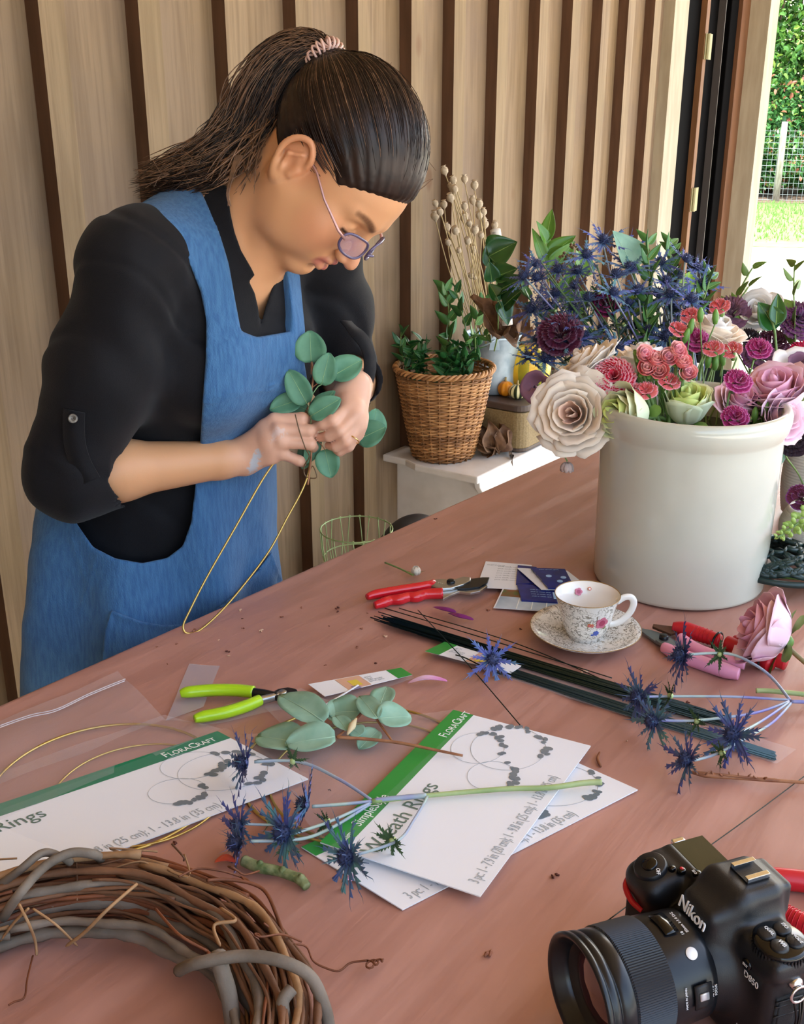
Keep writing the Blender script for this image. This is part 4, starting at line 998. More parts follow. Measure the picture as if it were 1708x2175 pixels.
# leaf: base px, tip px, depth base, depth tip, width, facing tweak
HL = [(661, 770, 658, 703, 1.452, 1.440, .044, 0), (683, 817, 700, 750, 1.452, 1.442, .033, .2), (705, 800, 768, 762, 1.462, 1.47, .039, .1), (652, 857, 612, 786, 1.450, 1.440, .034, -.2), (640, 848, 573, 868, 1.462, 1.452, .030, 0),
      (660, 884, 722, 846, 1.440, 1.432, .030, .3), (659, 880, 708, 828, 1.456, 1.450, .024, -.7), (650, 870, 600, 850, 1.475, 1.475, .034, .4), (790, 925, 802, 868, 1.52, 1.52, .036, .6), (760, 935, 818, 905, 1.515, 1.505, .040, 0),
      (690, 955, 704, 1015, 1.468, 1.47, .034, 0), (672, 925, 652, 985, 1.472, 1.47, .024, .6), (668, 930, 640, 995, 1.482, 1.48, .03, -.4)]
for i, (x0, y0, x1, y1, d0, d1, w_, tw) in enumerate(HL):
    a, b_ = L_(x0, y0, d0), L_(x1, y1, d1); n = (-FW+RT*tw+UP*.25)
    leafobj('leaf', sp_, a, b_-a, n, (b_-a).length, w_, [M_euc, M_eucv], seed=i, cup=.18, kind='round', wav=.4)
    q = L_(661, min(930, max(775, y0+25)), 1.458); g = MB(); g.tube(catmull([q, q.lerp(a, .6)+UP*.003, a], 5), .0007, 5, cap=False)
    g.build('leaf_stalk', M_eucv if i % 2 else M_twig, sp_)
# gold hoop hanging from the hands
M_gold = mat('gold_wire', 'c9ad62', .28, metal=.85); 
hoop = thing('wreath_hoop', 'thin gold wire hoop held in the hands in front of the blue apron', 'hoop', PD(560, 1015, 1.44))
hp_ = [PD(600, 960, 1.475), PD(560, 1015, 1.45), PD(500, 1120, 1.425), PD(440, 1225, 1.405), PD(404, 1295, 1.395), PD(389, 1330, 1.392), PD(398, 1345, 1.392), PD(425, 1338, 1.40), PD(470, 1298, 1.42), PD(520, 1240, 1.44), PD(572, 1170, 1.455), PD(610, 1100, 1.465), PD(640, 1045, 1.470), PD(655, 1005, 1.472), PD(662, 960, 1.474)]
g = MB(); g.tube([p-hoop.location for p in catmull(hp_, 7)], .0014, 8); g.build('wire', M_gold, hoop)
wr_ = thing('brown_wire', 'short bent brown wire looped over the fingers of the near hand', 'wire', PD(640, 930, 1.43))
g = MB(); g.tube([p-wr_.location for p in catmull([PD(627, 880, 1.436), PD(636, 915, 1.434), PD(648, 950, 1.436), PD(657, 970, 1.447), PD(646, 990, 1.455), PD(648, 1010, 1.458), PD(664, 1016, 1.458), PD(673, 1012, 1.458), PD(664, 990, 1.458), PD(655, 1010, 1.458)], 5)], .0008, 6); g.build('wire', mat('brown_wire', '6a5238', .4, metal=.4), wr_)
# ================================================================ PHOTO CAMERA on the table
Z0 = T+.0070
camT = thing('photo_camera', 'black digital camera with a big ribbed lens at the near right table corner', 'camera', (.650, .172, Z0), (0, 0, R(147-90)))
K_body = mat('camera_body', '17181b', .42, spec=.5, bump=.12, bs=1500); K_rub = mat('camera_rubber', '1b1c1e', .75, bump=.5, bs=1800)
K_lens = mat('lens_barrel', '14161a', .28, spec=.5); K_blk = mat('gloss_black', '08080a', .12); K_chr = mat('chrome', 'd8d8da', .18, metal=1); K_wht = mat('white_print', 'e8e8e8', .5); K_red = mat('camera_red', 'c01722', .35)
# local: x = towards the mode dial side, y = lens direction, z = up
s = SDF()
s.rbox((-.006, -.006, .047), (.069, .021, .047), .009)
s.rbox((-.058, .012, .047), (.019, .030, .046), .014, k=.012)
s.rbox((-.056, .026, .086), (.018, .018, .010), .009, k=.010, rot=Matrix.Rotation(R(-20), 3, 'X'))
s.rbox((-.045, -.008, .092), (.026, .018, .009), .004, k=.008)
s.cap((0, .006, .057), (0, .016, .057), .0405, .037, k=.012)                    # mount bulge
s.rbox((.0, -.008, .104), (.022, .020, .017), .008, k=.020)                     # prism
s.rbox((.0, .016, .100), (.018, .016, .012), .007, k=.014, rot=Matrix.Rotation(R(-16), 3, 'X'))
s.rbox((.048, -.004, .094), (.018, .019, .007), .005, k=.010)
s.rbox((.0, -.030, .104), (.017, .008, .013), .004, k=.006)
s.plane((0, 0, 0), (0, 0, -1))
s.rbox((-.050, -.010, .1035), (.020, .0145, .0035), .001, k=.0008, sub=True)     # recess of the top display
o = link('body', s.mesh((-.09, -.05, -.004), (.075, .056, .132), .0014, 'cam'), K_body, camT)
MB().box((-.050, -.010, .1005), (.039, .028, .001)).build('top_display', mat('top_display', '2b3226', .08, spec=.8), camT, smooth=False)
# rubber grip skins
s = SDF(); s.rbox((-.058, .012, .040), (.0197, .0307, .036), .0145, k=.012); o = link('grip', s.mesh((-.085, -.03, 0), (-.03, .05, .085), .0018, 'grip'), K_rub, camT)
MB().box((.0625, -.006, .040), (.003, .030, .062)).build('port_cover', K_rub, camT, bevel=.0012)
MB().box((.0635, .0, .058), (.003, .014, .020)).box((.0635, -.012, .020), (.003, .016, .024)).build('port_cover', K_rub, camT, bevel=.001)
g = MB()
for z in (.063, .067, .0545): g.tube([(.0642, -.018, z), (.0648, .010, z+.002)], .0007, 6)
g.build('trim_line', K_body, camT)
g = MB(); g.tube(catmull([(-.078, .030, .078), (-.070, .043, .074), (-.058, .0455, .069), (-.048, .042, .066)], 6), .0024, 8, flat=.5); g.build('red_accent', K_red, camT)
# shutter button on its collar, small buttons
Mx = Matrix.Translation((-.057, .031, .0955)) @ Matrix.Rotation(R(-22), 4, 'X')
g = MB(); g.lathe([(0, .004), (.0115, .004), (.0125, .003), (.013, 0), (.013, -.004), (0, -.004)], 32, Mx); g.build('shutter_collar', K_body, camT)
g = MB(); g.lathe([(0, .0058), (.005, .0060), (.0062, .005), (.0062, .003)], 24, Mx); g.build('shutter_button', K_blk, camT)
for (x, y, z, r, m) in ((-.040, .016, .1015, .0032, K_blk), (-.032, .008, .1025, .0032, K_blk), (-.046, .020, .1, .0028, K_blk)):
    g = MB(); g.lathe([(0, .0016), (r*.8, .0016), (r, .0008), (r, -.002)], 20, Matrix.Translation((x, y, z))); g.build('button', m, camT)
g = MB(); g.lathe([(0, .0006), (.0014, .0006), (.0014, 0)], 16, Matrix.Translation((-.040, .016, .1032))); g.build('record_mark', K_red, camT)
# mode dial with four pads
Mx = Matrix.Translation((.047, -.003, .099))
g = MB(); g.lathe([(0, .006), (.0165, .006), (.0178, .005), (.0185, .0045)]+[(.0185, -.002), (0, -.002)], 40, Mx); g.build('release_dial', K_blk, camT)
g = MB()
for i in range(48):
    a = 2*PI*i/48; g.box((0, 0, 0), (.0009, .0012, .0055), Matrix.Translation((.047+.0188*math.cos(a), -.003+.0188*math.sin(a), .0985)) @ Matrix.Rotation(a, 4, 'Z'))
g.build('dial_knurl', K_body, camT, smooth=False)
for i in range(4):
    a = R(45+90*i); g = MB(); g.lathe([(0, .0022), (.0052, .0022), (.0062, .0014), (.0064, 0)], 20, Matrix.Translation((.047+.0092*math.cos(a), -.003+.0092*math.sin(a), .105)))
    g.build('dial_button', K_body, camT)
# text is laid out with its baseline seen from above / from the front
def ctext(b, size, pos, zrot=0, face='top', m=K_wht, sp=1.0, sx=1.0, nm='lettering', bold=0, tilt=0):
    pos = (-pos[0], pos[1], pos[2])
    if face == 'top': M_ = Matrix.Translation(pos) @ Matrix.Rotation(R(zrot), 4, 'Z')
    elif face == 'front': M_ = Matrix.Translation(pos) @ Matrix.Rotation(PI, 4, 'Z') @ Matrix.Rotation(R(90-tilt), 4, 'X') @ Matrix.Rotation(R(zrot), 4, 'Z')
    else: M_ = Matrix.Translation(pos) @ Matrix.Rotation(R(-90), 4, 'Z') @ Matrix.Rotation(R(90), 4, 'X') @ Matrix.Rotation(R(zrot), 4, 'Z')
    o = text(b, size, M_, m, nm, camT, ext=.00015, spacing=sp, align='CENTER', sx=sx)
    return o
ctext('WB', .0042, (.0535, .0027, .1076), 180); ctext('QUAL', .0034, (.0405, .0027, .1076), 180); ctext('MODE', .0034, (.0535, -.0103, .1076), 180); ctext('ISO', .0038, (.0405, -.0103, .1076), 180)
ctext('OFF', .0042, (-.046, .034, .1015), 150); ctext('ISO', .003, (-.032, .0115, .1045), 180)
ctext('D850', .0075, (.0455, .0164, .072), 0, 'front', sx=.9)
o = ctext('Nikon', .0128, (.0, .0358, .0962), 0, 'front', sp=.95, tilt=16); 
mo = o.modifiers.new('s', 'SOLIDIFY'); mo.thickness = .0007
# hot shoe
g = MB(); g.box((0, -.012, .1218), (.0195, .019, .0012)); g.build('hot_shoe_plate', K_body, camT, smooth=False)
for sx in (-1, 1):
    g = MB(); g.box((sx*.0092, -.012, .1238), (.0014, .019, .0032)); g.box((sx*.0078, -.012, .1252), (.0040, .019, .0010)); g.build('hot_shoe_rail', K_chr, camT, smooth=False, bevel=.0003)
# lens, a lathe along +y
ML = Matrix.Translation((0, 0, .057)) @ Matrix.Rotation(R(-90), 4, 'X')
def ring(nm, prof, m, par=None, n=72):
    g = MB(); g.lathe(prof, n, ML); return g.build(nm, m, par or camT)
ring('mount_ring', [(.034, .018), (.034, .0255), (.0322, .0262), (.031, .0262)], K_chr)
ring('lens_barrel', [(.0300, .026), (.0322, .0275), (.0335, .034), (.0378, .0362), (.0382, .040), (.0398, .068), (.0392, .0695), (.0392, .0705)], K_lens)
# ribbed focus ring
g = MB(); n = 150
def rf(u, v):
    a = 2*PI*u; y = .0715+.030*v; e = .0006*(math.cos(a*n/1.0) if False else 0); r = .0405+.0010*v
    return ML @ Vector((r*math.cos(a), r*math.sin(a), y))
vs = []
for (r, y) in ((.0398, .0700), (.0408, .0712), (.0416, .1008), (.0404, .1022)):
    pass
for i in range(n*2):
    a = 2*PI*i/(n*2); k = .0 if i % 2 else .0007
    for (r, y) in ((.0394, .0702), (.0404+k, .0712), (.0410+k, .1006), (.0402, .1018)): vs.append(ML @ Vector((r*math.cos(a), r*math.sin(a), y)))
m_ = n*2; g.add(vs, [(i*4+j, ((i+1) % m_)*4+j, ((i+1) % m_)*4+j+1, i*4+j+1) for i in range(m_) for j in range(3)])
g.build('focus_ring', mat('focus_rubber', '23272e', .5), camT, smooth=False)
ring('front_barrel', [(.0402, .1018), (.0408, .1025), (.0410, .112), (.0398, .1125), (.0398, .1138), (.0418, .1142), (.0424, .1185), (.0412, .1195), (.0412, .1205), (.0430, .1212), (.0434, .1245), (.0420, .1255), (.0400, .1250), (.0385, .1235), (.0372, .1195), (.0345, .1165), (.0335, .113)], K_lens)
ring('inner_ring', [(.0335, .113), (.030, .1105), (.0285, .1085)], mat('inner_ring', '101012', .5))
M_glass = mat('coated_glass', '3a1520', .03, spec=1.0, coat=1.0); 
ring('front_glass', [(.0290, .1085), (.025, .1108), (.018, .1128), (.010, .1138), (.0001, .1142)], M_glass)
# distance window, switch plate, dot and lettering on the barrel
def onbar(a, y, r): return ML @ Vector((r*math.cos(a), r*math.sin(a), y))
def barpatch(nm, a0, a1, y0, y1, r0, m, th=.0006):
    g = MB(); vs = [onbar(a0+(a1-a0)*i/8, y0+(y1-y0)*j/2, r0+.0008*((y0+(y1-y0)*j/2)-.04)/.028*1.0*0+th) for i in range(9) for j in range(3)]
    g.add(vs, [(i*3+j, i*3+j+1, i*3+j+4, i*3+j+3) for i in range(8) for j in range(2)]); o = g.build(nm, m, camT); mo = o.modifiers.new('s', 'SOLIDIFY'); mo.thickness = .0012; return o
A0 = R(-90)                                                 # the top of the barrel in lathe angle
barpatch('distance_window', A0-.30, A0+.22, .052, .063, .0398, K_blk)
barpatch('switch_plate', A0+1.12, A0+1.55, .043, .057, .0391, K_body, .0016)
barpatch('switch', A0+1.26, A0+1.38, .047, .054, .0400, mat('switch_silver', 'c8cacd', .3, metal=.6), .0020)
g = MB(); c_ = onbar(A0+.62, .0505, .03955); Mx = frame(c_, c_-ML @ Vector((0, 0, .0505))); g.lathe([(0, .0006), (.0042, .0006), (.0044, 0)], 24, Mx); g.build('white_dot', K_wht, camT)
def btext(b, size, a, y, r, along=True):
    a = PI-a; c_ = onbar(a, y, r); z_ = c_-ML @ Vector((0, 0, y)); M_ = frame(c_, z_, ML.to_3x3() @ Vector((-math.sin(a), math.cos(a), 0)))
    if not along: M_ = M_ @ Matrix.Rotation(R(90), 4, 'Z')
    return text(b, size, M_, K_wht, 'lettering', camT, ext=.0001, align='CENTER')
btext('50mm 1:1.4 DG', .0032, A0+.02, .045, .0396); btext('18', .003, A0+.25, .0485, .0396); btext('0.7 1 2', .0026, A0-.0, .0575, .0408)
btext('MADE IN JAPAN', .0022, A0+1.30, .0625, .0401); btext('AF | MF', .0026, A0+1.33, .0405, .0392); btext('FOCUS', .0026, A0+1.33, .0375, .0389)
# buttons on the front of the body, strap lug
for (x, z, r) in ((.040, .083, .0042), (.036, .060, .003)):
    g = MB(); g.lathe([(0, .0014), (r*.8, .0014), (r, .0006), (r, -.001)], 20, Matrix.Translation((x, .0165, z)) @ Matrix.Rotation(R(-90), 4, 'X')); g.build('button', K_blk if r > .004 else K_wht, camT)
ctext('BKT', .0028, (.040, .0182, .082), 0, 'front')
g = MB(); g.lathe([(0, .004), (.006, .004), (.0075, .002), (.0075, -.002)], 24, Matrix.Translation((.047, .0165, .018)) @ Matrix.Rotation(R(-90), 4, 'X')); g.build('focus_mode_switch', K_body, camT)
ctext('AF', .003, (.050, .0175, .028), 0, 'front'); ctext('M', .003, (.040, .0175, .028), 0, 'front')
def lug(sx, z, y=-.004):
    g = MB(); x = sx*.0655 if sx > 0 else -.078
    g.lathe([(0, .005), (.0035, .0048), (.005, .003), (.0052, 0)], 16, Matrix.Translation((x-.002*sx, y, z)) @ Matrix.Rotation(R(90)*sx, 4, 'Y')); g.build('strap_lug', K_chr, camT)
    g = MB(); pts = [Vector((x+sx*.004, y+.0065*math.sin(a), z-.006+.0065*math.cos(a))) for a in [2*PI*i/16 for i in range(17)]]; g.tube(pts, .0011, 6, cap=False); g.build('split_ring', K_chr, camT)
lug(1, .082); 
g = MB(); g.box((-.0775, -.008, .093), (.005, .011, .006)); g.build('strap_lug', K_chr, camT, bevel=.001)
g = MB()
for dy in (-.005, -.002, .003): g.tube(catmull([(.069, -.004+dy, .071), (.073, -.003+dy*.5, .058), (.075, .002+dy*.4, .044)], 6), .0009, 6)
g.build('strap_cord', K_blk, camT)
for k, (y, z) in enumerate(((.004, .038), (.014, .032))):
    Mx = frame((.076+.003*k, y, z), (.6, .25, .5)); g = MB(); g.lathe([(0, -.0035), (.0095, -.0035), (.0105, -.002), (.0105, .002), (.0095, .0035)], 28, Mx); g.build('anchor_disc', K_red, camT)
    g = MB(); g.lathe([(.0095, .0035), (.009, .0042), (0, .0045)], 28, Mx); g.build('anchor_cap', K_blk, camT)
g = MB(); g.lathe([(0, .0004), (.0026, .0004), (.0026, 0)], 16, Matrix.Translation((.0640, -.004, .093)) @ Matrix.Rotation(R(90), 4, 'Y')); g.build('white_mark', K_wht, camT)
ctext('HDMI', .0030, (.0645, -.009, .086), 0, 'side')

for o in list(camT.children):                                       # the grip lies on the far side
    if o.name.startswith('lettering'): continue
    o.data.transform(Matrix.Diagonal((-1, 1, 1, 1))); o.data.flip_normals()
# ================================================================ CROCK, CUP, SAUCER
M_crock = mat('stoneware_glaze', 'cbccbd', .14, spec=.55, col2='bfc2b4', ns=6, nd=4, bump=.05, bs=25, coat=.3)
CC = Vector((1.395, .508, Z0)); hC = PX(1462, 903, CC.x-.126*math.cos(R(20))).z-Z0
crock = thing('stoneware_crock', 'large cream glazed stoneware crock holding roses and carnations', 'crock', CC)
g = MB(); g.lathe([(0, .0), (.116, .0), (.1195, .002), (.1205, .006), (.1215, .10), (.1225, hC-.055), (.1225, hC-.040), (.1235, hC-.036), (.1275, hC-.030), (.1300, hC-.018), (.1300, hC-.008), (.1275, hC-.002), (.123, hC), (.1175, hC-.002), (.1155, hC-.010), (.1155, .02), (.112, .012), (0, .012)], 96)
g.build('crock_body', M_crock, crock)
g = MB(); g.lathe([(0, hC-.05), (.1154, hC-.05)], 64); g.build('water', mat('dark_water', '2c3226', .05), crock)
# china with a chintz print
def chintz(name):
    m = bpy.data.materials.new(name); m.use_nodes = True; t = m.node_tree; L = t.links.new; b = t.nodes['Principled BSDF']; b.inputs['Roughness'].default_value = .12; b.inputs['Coat Weight'].default_value = .5
    co = t.nodes.new('ShaderNodeTexCoord'); n = t.nodes.new('ShaderNodeTexNoise'); n.inputs['Scale'].default_value = 130; n.inputs['Detail'].default_value = 3.5; n.inputs['Distortion'].default_value = 1.2; L(co.outputs['Object'], n.inputs[0])
    a = t.nodes.new('ShaderNodeMath'); a.operation = 'SUBTRACT'; a.inputs[1].default_value = .5; L(n.outputs[0], a.inputs[0]); ab = t.nodes.new('ShaderNodeMath'); ab.operation = 'ABSOLUTE'; L(a.outputs[0], ab.inputs[0])
    r = t.nodes.new('ShaderNodeMapRange'); r.inputs[1].default_value = .022; r.inputs[2].default_value = .045; r.inputs[3].default_value = .85; r.inputs[4].default_value = 0; L(ab.outputs[0], r.inputs[0])
    n2 = t.nodes.new('ShaderNodeTexNoise'); n2.inputs['Scale'].default_value = 45; L(co.outputs['Object'], n2.inputs[0]); r2 = t.nodes.new('ShaderNodeMapRange'); r2.inputs[1].default_value = .34; r2.inputs[2].default_value = .48; L(n2.outputs[0], r2.inputs[0])
    mu = t.nodes.new('ShaderNodeMath'); mu.operation = 'MULTIPLY'; L(r.outputs[0], mu.inputs[0]); L(r2.outputs[0], mu.inputs[1])
    x = t.nodes.new('ShaderNodeMix'); x.data_type = 'RGBA'; x.inputs[6].default_value = lin('ece8df'); x.inputs[7].default_value = lin('6f6653'); L(mu.outputs[0], x.inputs[0]); L(x.outputs[2], b.inputs['Base Color']); return m
M_china = mat('white_china', 'efebe3', .12, coat=.5); M_chz = chintz('chintz_china'); M_gilt = mat('gilt_edge', 'a8895a', .3, metal=.5)
CS = PZ(1243, 1344, Z0+.010); CS.z = Z0
sau = thing('saucer', 'floral china saucer under the teacup in front of the crock', 'saucer', CS)
g = MB(); g.lathe([(0, .0035), (.024, .0035), (.028, .0045), (.045, .0085), (.062, .0150), (.0695, .0190)], 72); o = g.build('saucer_top', M_chz, sau); mo = o.modifiers.new('s', 'SOLIDIFY'); mo.thickness = .0006
g = MB(); g.lathe([(.0695, .0190), (.0700, .0184), (.062, .0130), (.045, .0062), (.027, .0022), (.026, 0), (.023, 0), (.022, .002), (0, .002)], 72); g.build('saucer_foot', M_china, sau)
g = MB(); g.tube([(.0698*math.cos(a), .0698*math.sin(a), .0189) for a in [2*PI*i/72 for i in range(73)]], .0006, 6, cap=False); g.build('gilt_rim', M_gilt, sau)
cup = thing('teacup', 'floral china teacup standing on its saucer in front of the crock', 'cup', CS+Vector((.002, .001, .0036)), (0, 0, R(-56)))
g = MB(); prof = [(.0, .002), (.019, .002), (.0195, .0), (.0215, .0), (.0205, .004), (.0245, .0075), (.029, .017), (.0325, .030), (.0360, .044), (.0400, .0565), (.0412, .0595)]
g.lathe(prof, 72); g.build('cup_wall', M_chz, cup)
g = MB(); g.lathe([(.0412, .0595), (.0400, .0592), (.0340, .0430), (.0308, .030), (.027, .018), (.020, .008), (0, .006)], 72); g.build('cup_inside', M_china, cup)
g = MB(); g.tube([(.0408*math.cos(a), .0408*math.sin(a), .0598) for a in [2*PI*i/72 for i in range(73)]], .0006, 6, cap=False); g.build('gilt_rim', M_gilt, cup)
g = MB(); g.tube(catmull([(.037, 0, .049), (.046, 0, .0555), (.0545, 0, .0555), (.0585, 0, .048), (.0555, 0, .036), (.047, 0, .025), (.0375, 0, .019), (.030, 0, .018)], 7), .0030, 10, flat=1.5); g.build('handle', M_china, cup)
# painted blossoms on the cup
def blossom(c, n_, r, mats, par, z=.0004):
    Mx = frame(c, n_)
    for nm, m, pts in (('petals', mats[0], 5), ('heart', mats[1], 0)):
        g = MB(); k = 30; rr = r if pts else r*.5
        ring_ = [(rr*(.78+.22*abs(math.cos(a*2.5)) if pts else 1)*math.cos(a), rr*(.78+.22*abs(math.cos(a*2.5)) if pts else 1)*math.sin(a)) for a in [2*PI*i/k for i in range(k)]]
        g.prism(ring_, z-.0012, z+(.0002 if pts else .0004), Mx); g.build('painted_'+nm, m, par, smooth=False)
C_pk = mat('print_pink', 'c76d84', .25); C_pk2 = mat('print_deep_pink', 'a83d5c', .25); C_or = mat('print_orange', 'd0703c', .25); C_bl = mat('print_blue', '4a5fb0', .25); C_gr = mat('print_green', '7c8a5c', .25)
def cupn(a, z):
    for (r0, z0), (r1, z1) in zip(prof[4:], prof[5:]):
        if z0 <= z <= z1: r = r0+(r1-r0)*(z-z0)/(z1-z0); s_ = (r1-r0)/(z1-z0); break
    return Vector((r*math.cos(a), r*math.sin(a), z)), Vector((math.cos(a), math.sin(a), -s_))
vca = math.atan2(-CS.y, -CS.x)-R(-56)
for da, z, r, m in ((.62, .034, .0088, (C_pk, C_pk2)), (.14, .032, .0026, (C_or, C_pk)), (.24, .0315, .0026, (C_or, C_pk)), (.46, .019, .0040, (C_bl, C_bl)), (.30, .0165, .0016, (C_bl, C_bl)), (.80, .026, .0026, (C_gr, C_gr))):
    c, n_ = cupn(vca+da, z); blossom(c, n_, r, m, cup)
c, n_ = Vector((.0345*math.cos(vca+PI+.35), .0345*math.sin(vca+PI+.35), .047)), Vector((-math.cos(vca+PI+.35), -math.sin(vca+PI+.35), .5)); blossom(c, n_, .0052, (C_pk, C_pk2), cup, .001)
c2 = Vector((.0362*math.cos(vca+PI-.05), .0362*math.sin(vca+PI-.05), .0505)); blossom(c2, n_, .0026, (C_or, C_china) if False else (C_or, M_china), cup, .001)
# ================================================================ TOOLS, PACKETS, WIRES
def TP(x, y, h=0): return PZ(x, y, Z0+h)
def plate(name, poly, h0, h1, m, parent, org, bevel=.0, smooth=False):
    top = [TP(x, y, h1)-org for x, y in poly]; n = len(poly)
    a = sum(top[i].x*top[(i+1) % n].y-top[(i+1) % n].x*top[i].y for i in range(n))
    if a < 0: top = top[::-1]
    vs = [Vector((p.x, p.y, Z0+h0-org.z)) for p in top]+top; g = MB()
    g.add(vs, [tuple(range(n))[::-1], tuple(range(n, 2*n))]+[(i, (i+1) % n, n+(i+1) % n, n+i) for i in range(n)])
    return g.build(name, m, parent, smooth=smooth, bevel=bevel)
def rod(name, pts, r, m, parent, org, n=10, cm=6, flat=1.0):
    P_ = [TP(*p)-org for p in pts]; k = len(P_); rr = r if isinstance(r, (list, tuple)) else [r]*k
    Q = catmull(P_, cm); R_ = []
    for i in range(k-1):
        for j in range(cm): R_.append(rr[i]+(rr[i+1]-rr[i])*j/cm)
    R_.append(rr[-1]); g = MB(); g.tube(Q, R_, n, flat=flat); return g.build(name, m, parent)
K_redp = mat('red_vinyl', 'cf1626', .22, spec=.6, coat=.3); K_steel = mat('steel', 'b4b4b2', .28, metal=.9); K_dsteel = mat('dark_steel', '26282b', .25, metal=.6); K_red2 = mat('ridged_red', 'c21f2b', .35); K_pink = mat('pink_grip', 'e59ab8', .35); K_green = mat('lime_grip', 'a6d21e', .3, coat=.3)
def tool(name, label, cat, x, y): t = thing(name, label, cat, TP(x, y)); return t, Vector(t.location)
# red-handled secateurs, upper middle
t, O = tool('secateurs', 'bypass secateurs with glossy red handles and bare metal blades, lying left of the seed packets', 'secateurs', 905, 1256)
rod('handle', [(780, 1268, .009), (800, 1262, .009), (850, 1253, .010), (905, 1244, .011), (922, 1236, .011)], [.0045, .0068, .0068, .0068, .004], K_redp, t, O)
rod('handle', [(796, 1286, .006), (815, 1280, .007), (830, 1275, .007), (850, 1273, .008), (868, 1268, .008), (885, 1268, .008), (905, 1262, .008), (941, 1260, .009)], [.0048, .0072, .0068, .0076, .0070, .0078, .0074, .0082], K_redp, t, O)
plate('lower_jaw', [(938, 1252), (965, 1240), (990, 1243), (1000, 1250), (1018, 1247), (1032, 1238), (1036, 1244), (1020, 1255), (1000, 1259), (975, 1256), (960, 1262), (941, 1272)], .004, .008, K_steel, t, O, .0008)
plate('pivot_plate', [(905, 1240), (915, 1231), (940, 1229), (960, 1231), (985, 1224), (1000, 1226), (1000, 1232), (985, 1240), (960, 1248), (938, 1250), (925, 1246)], .008, .0125, K_steel, t, O, .001)
plate('blade', [(978, 1238), (1000, 1229), (1025, 1226), (1040, 1226), (1036, 1236), (1018, 1246), (990, 1250), (972, 1250)], .0082, .0105, K_dsteel, t, O, .0004)
g = MB(); g.lathe([(0, .0165), (.0045, .0165), (.006, .015), (.0062, .0125), (.0062, .005)], 16, Matrix.Translation(TP(958, 1237, .0125)-O-Vector((0, 0, .0125)))); g.build('pivot_nut', K_dsteel, t)
g = MB(); pts = [TP(930, 1241, .010)-O+Vector((.0028*math.cos(i*.9), .0, .0028*math.sin(i*.9)))+(TP(952, 1248, .010)-TP(930, 1241, .010))*(i/40) for i in range(41)]; g.tube(pts, .0006, 5); g.build('spring', K_steel, t)
# lime-handled cutting pliers
t, O = tool('cutting_pliers', 'wire cutters with lime green grips, lying open above the left ring package', 'pliers', 590, 1475)
rod('grip', [(383, 1474, .010), (400, 1470, .011), (450, 1466, .011), (500, 1466, .011), (539, 1470, .011)], [.0042, .0068, .0072, .0072, .0072], K_green, t, O)
rod('grip', [(413, 1527, .009), (432, 1522, .009), (480, 1513, .010), (525, 1499, .010), (552, 1487, .010)], [.0042, .0066, .0070, .0070, .0066], K_green, t, O)
rod('shank', [(536, 1471, .011), (560, 1474, .011), (590, 1478, .011)], [.0056, .0055, .004], K_dsteel, t, O); rod('shank', [(549, 1488, .010), (575, 1482, .010), (602, 1474, .011)], [.0048, .0050, .004], K_steel, t, O)
plate('jaw', [(575, 1470), (590, 1462), (612, 1458), (630, 1462), (634, 1468), (622, 1474), (600, 1480), (585, 1480)], .007, .0135, K_dsteel, t, O, .002)
g = MB(); g.lathe([(0, .0155), (.004, .0155), (.005, .0145), (.005, .010)], 16, Matrix.Translation(TP(600, 1471, .0135)-O-Vector((0, 0, .0135)))); g.build('rivet', K_steel, t)
# ridged handles
def ridged(name, pts, r, m, t, O, rib=True):
    o = rod(name, pts, r, m, t, O, 14, 8, 1.15)
    if rib:
        Q = catmull([TP(*p)-O for p in pts], 10); n = len(Q)
        for k in range(int(n*.35), int(n*.85), 2):
            g = MB(); d = (Q[k+1]-Q[k-1]).normalized(); Mx = frame(Q[k], d, (0, 0, 1)); rr = r[len(r)//2]*1.03
            g.tube([Mx @ Vector((rr*1.15*math.cos(a), rr*math.sin(a), 0)) for a in [2*PI*i/16 for i in range(17)]], .0005, 4, cap=False); g.build('grip_rib', m, t)
K_rust = mat('rusty_blade', '5b3c2a', .6, metal=.4); K_gal = mat('dull_steel', '7d8583', .4, metal=.7)
t, O = tool('secateurs', 'red secateurs with ridged handles held shut by a black cord, near the lying pink rose', 'secateurs', 1520, 1370)
ridged('handle', [(1430, 1334, .010), (1455, 1338, .011), (1490, 1348, .011), (1530, 1362, .010)], [.007, .0098, .0085, .0075], K_red2, t, O)
ridged('handle', [(1545, 1366, .008), (1575, 1378, .009), (1610, 1395, .009), (1638, 1412, .009)], [.0085, .0085, .0085, .0085], K_red2, t, O)
ridged('handle', [(1560, 1362, .010), (1600, 1378, .011), (1640, 1396, .011), (1670, 1408, .010)], [.0075, .0085, .0085, .0085], K_red2, t, O, False)
plate('blade', [(1388, 1325), (1430, 1330), (1438, 1342), (1425, 1346), (1400, 1336), (1386, 1330)], .007, .0105, K_rust, t, O, .0005)
for x, y in ((1524, 1362), (1622, 1402)):
    g = MB(); c = TP(x, y, .009)-O; Mx = frame(c, TP(x+30, y+14, .009)-TP(x, y, .009), (0, 0, 1)); g.tube([Mx @ Vector((.0105*math.cos(a)*1.1, .0125*math.sin(a), .002*math.sin(a))) for a in [2*PI*i/20 for i in range(21)]], .0013, 6, cap=False); g.build('cord_loop', K_dsteel, t)
t, O = tool('secateurs', 'secateurs with pale pink handles and a dull steel blade, beside the red ridged secateurs', 'secateurs', 1490, 1385)
ridged('handle', [(1410, 1375, .006), (1440, 1390, .007), (1490, 1408, .007), (1540, 1424, .006), (1570, 1432, .006)], [.0060, .0080, .0080, .0085, .0062], K_pink, t, O, False)
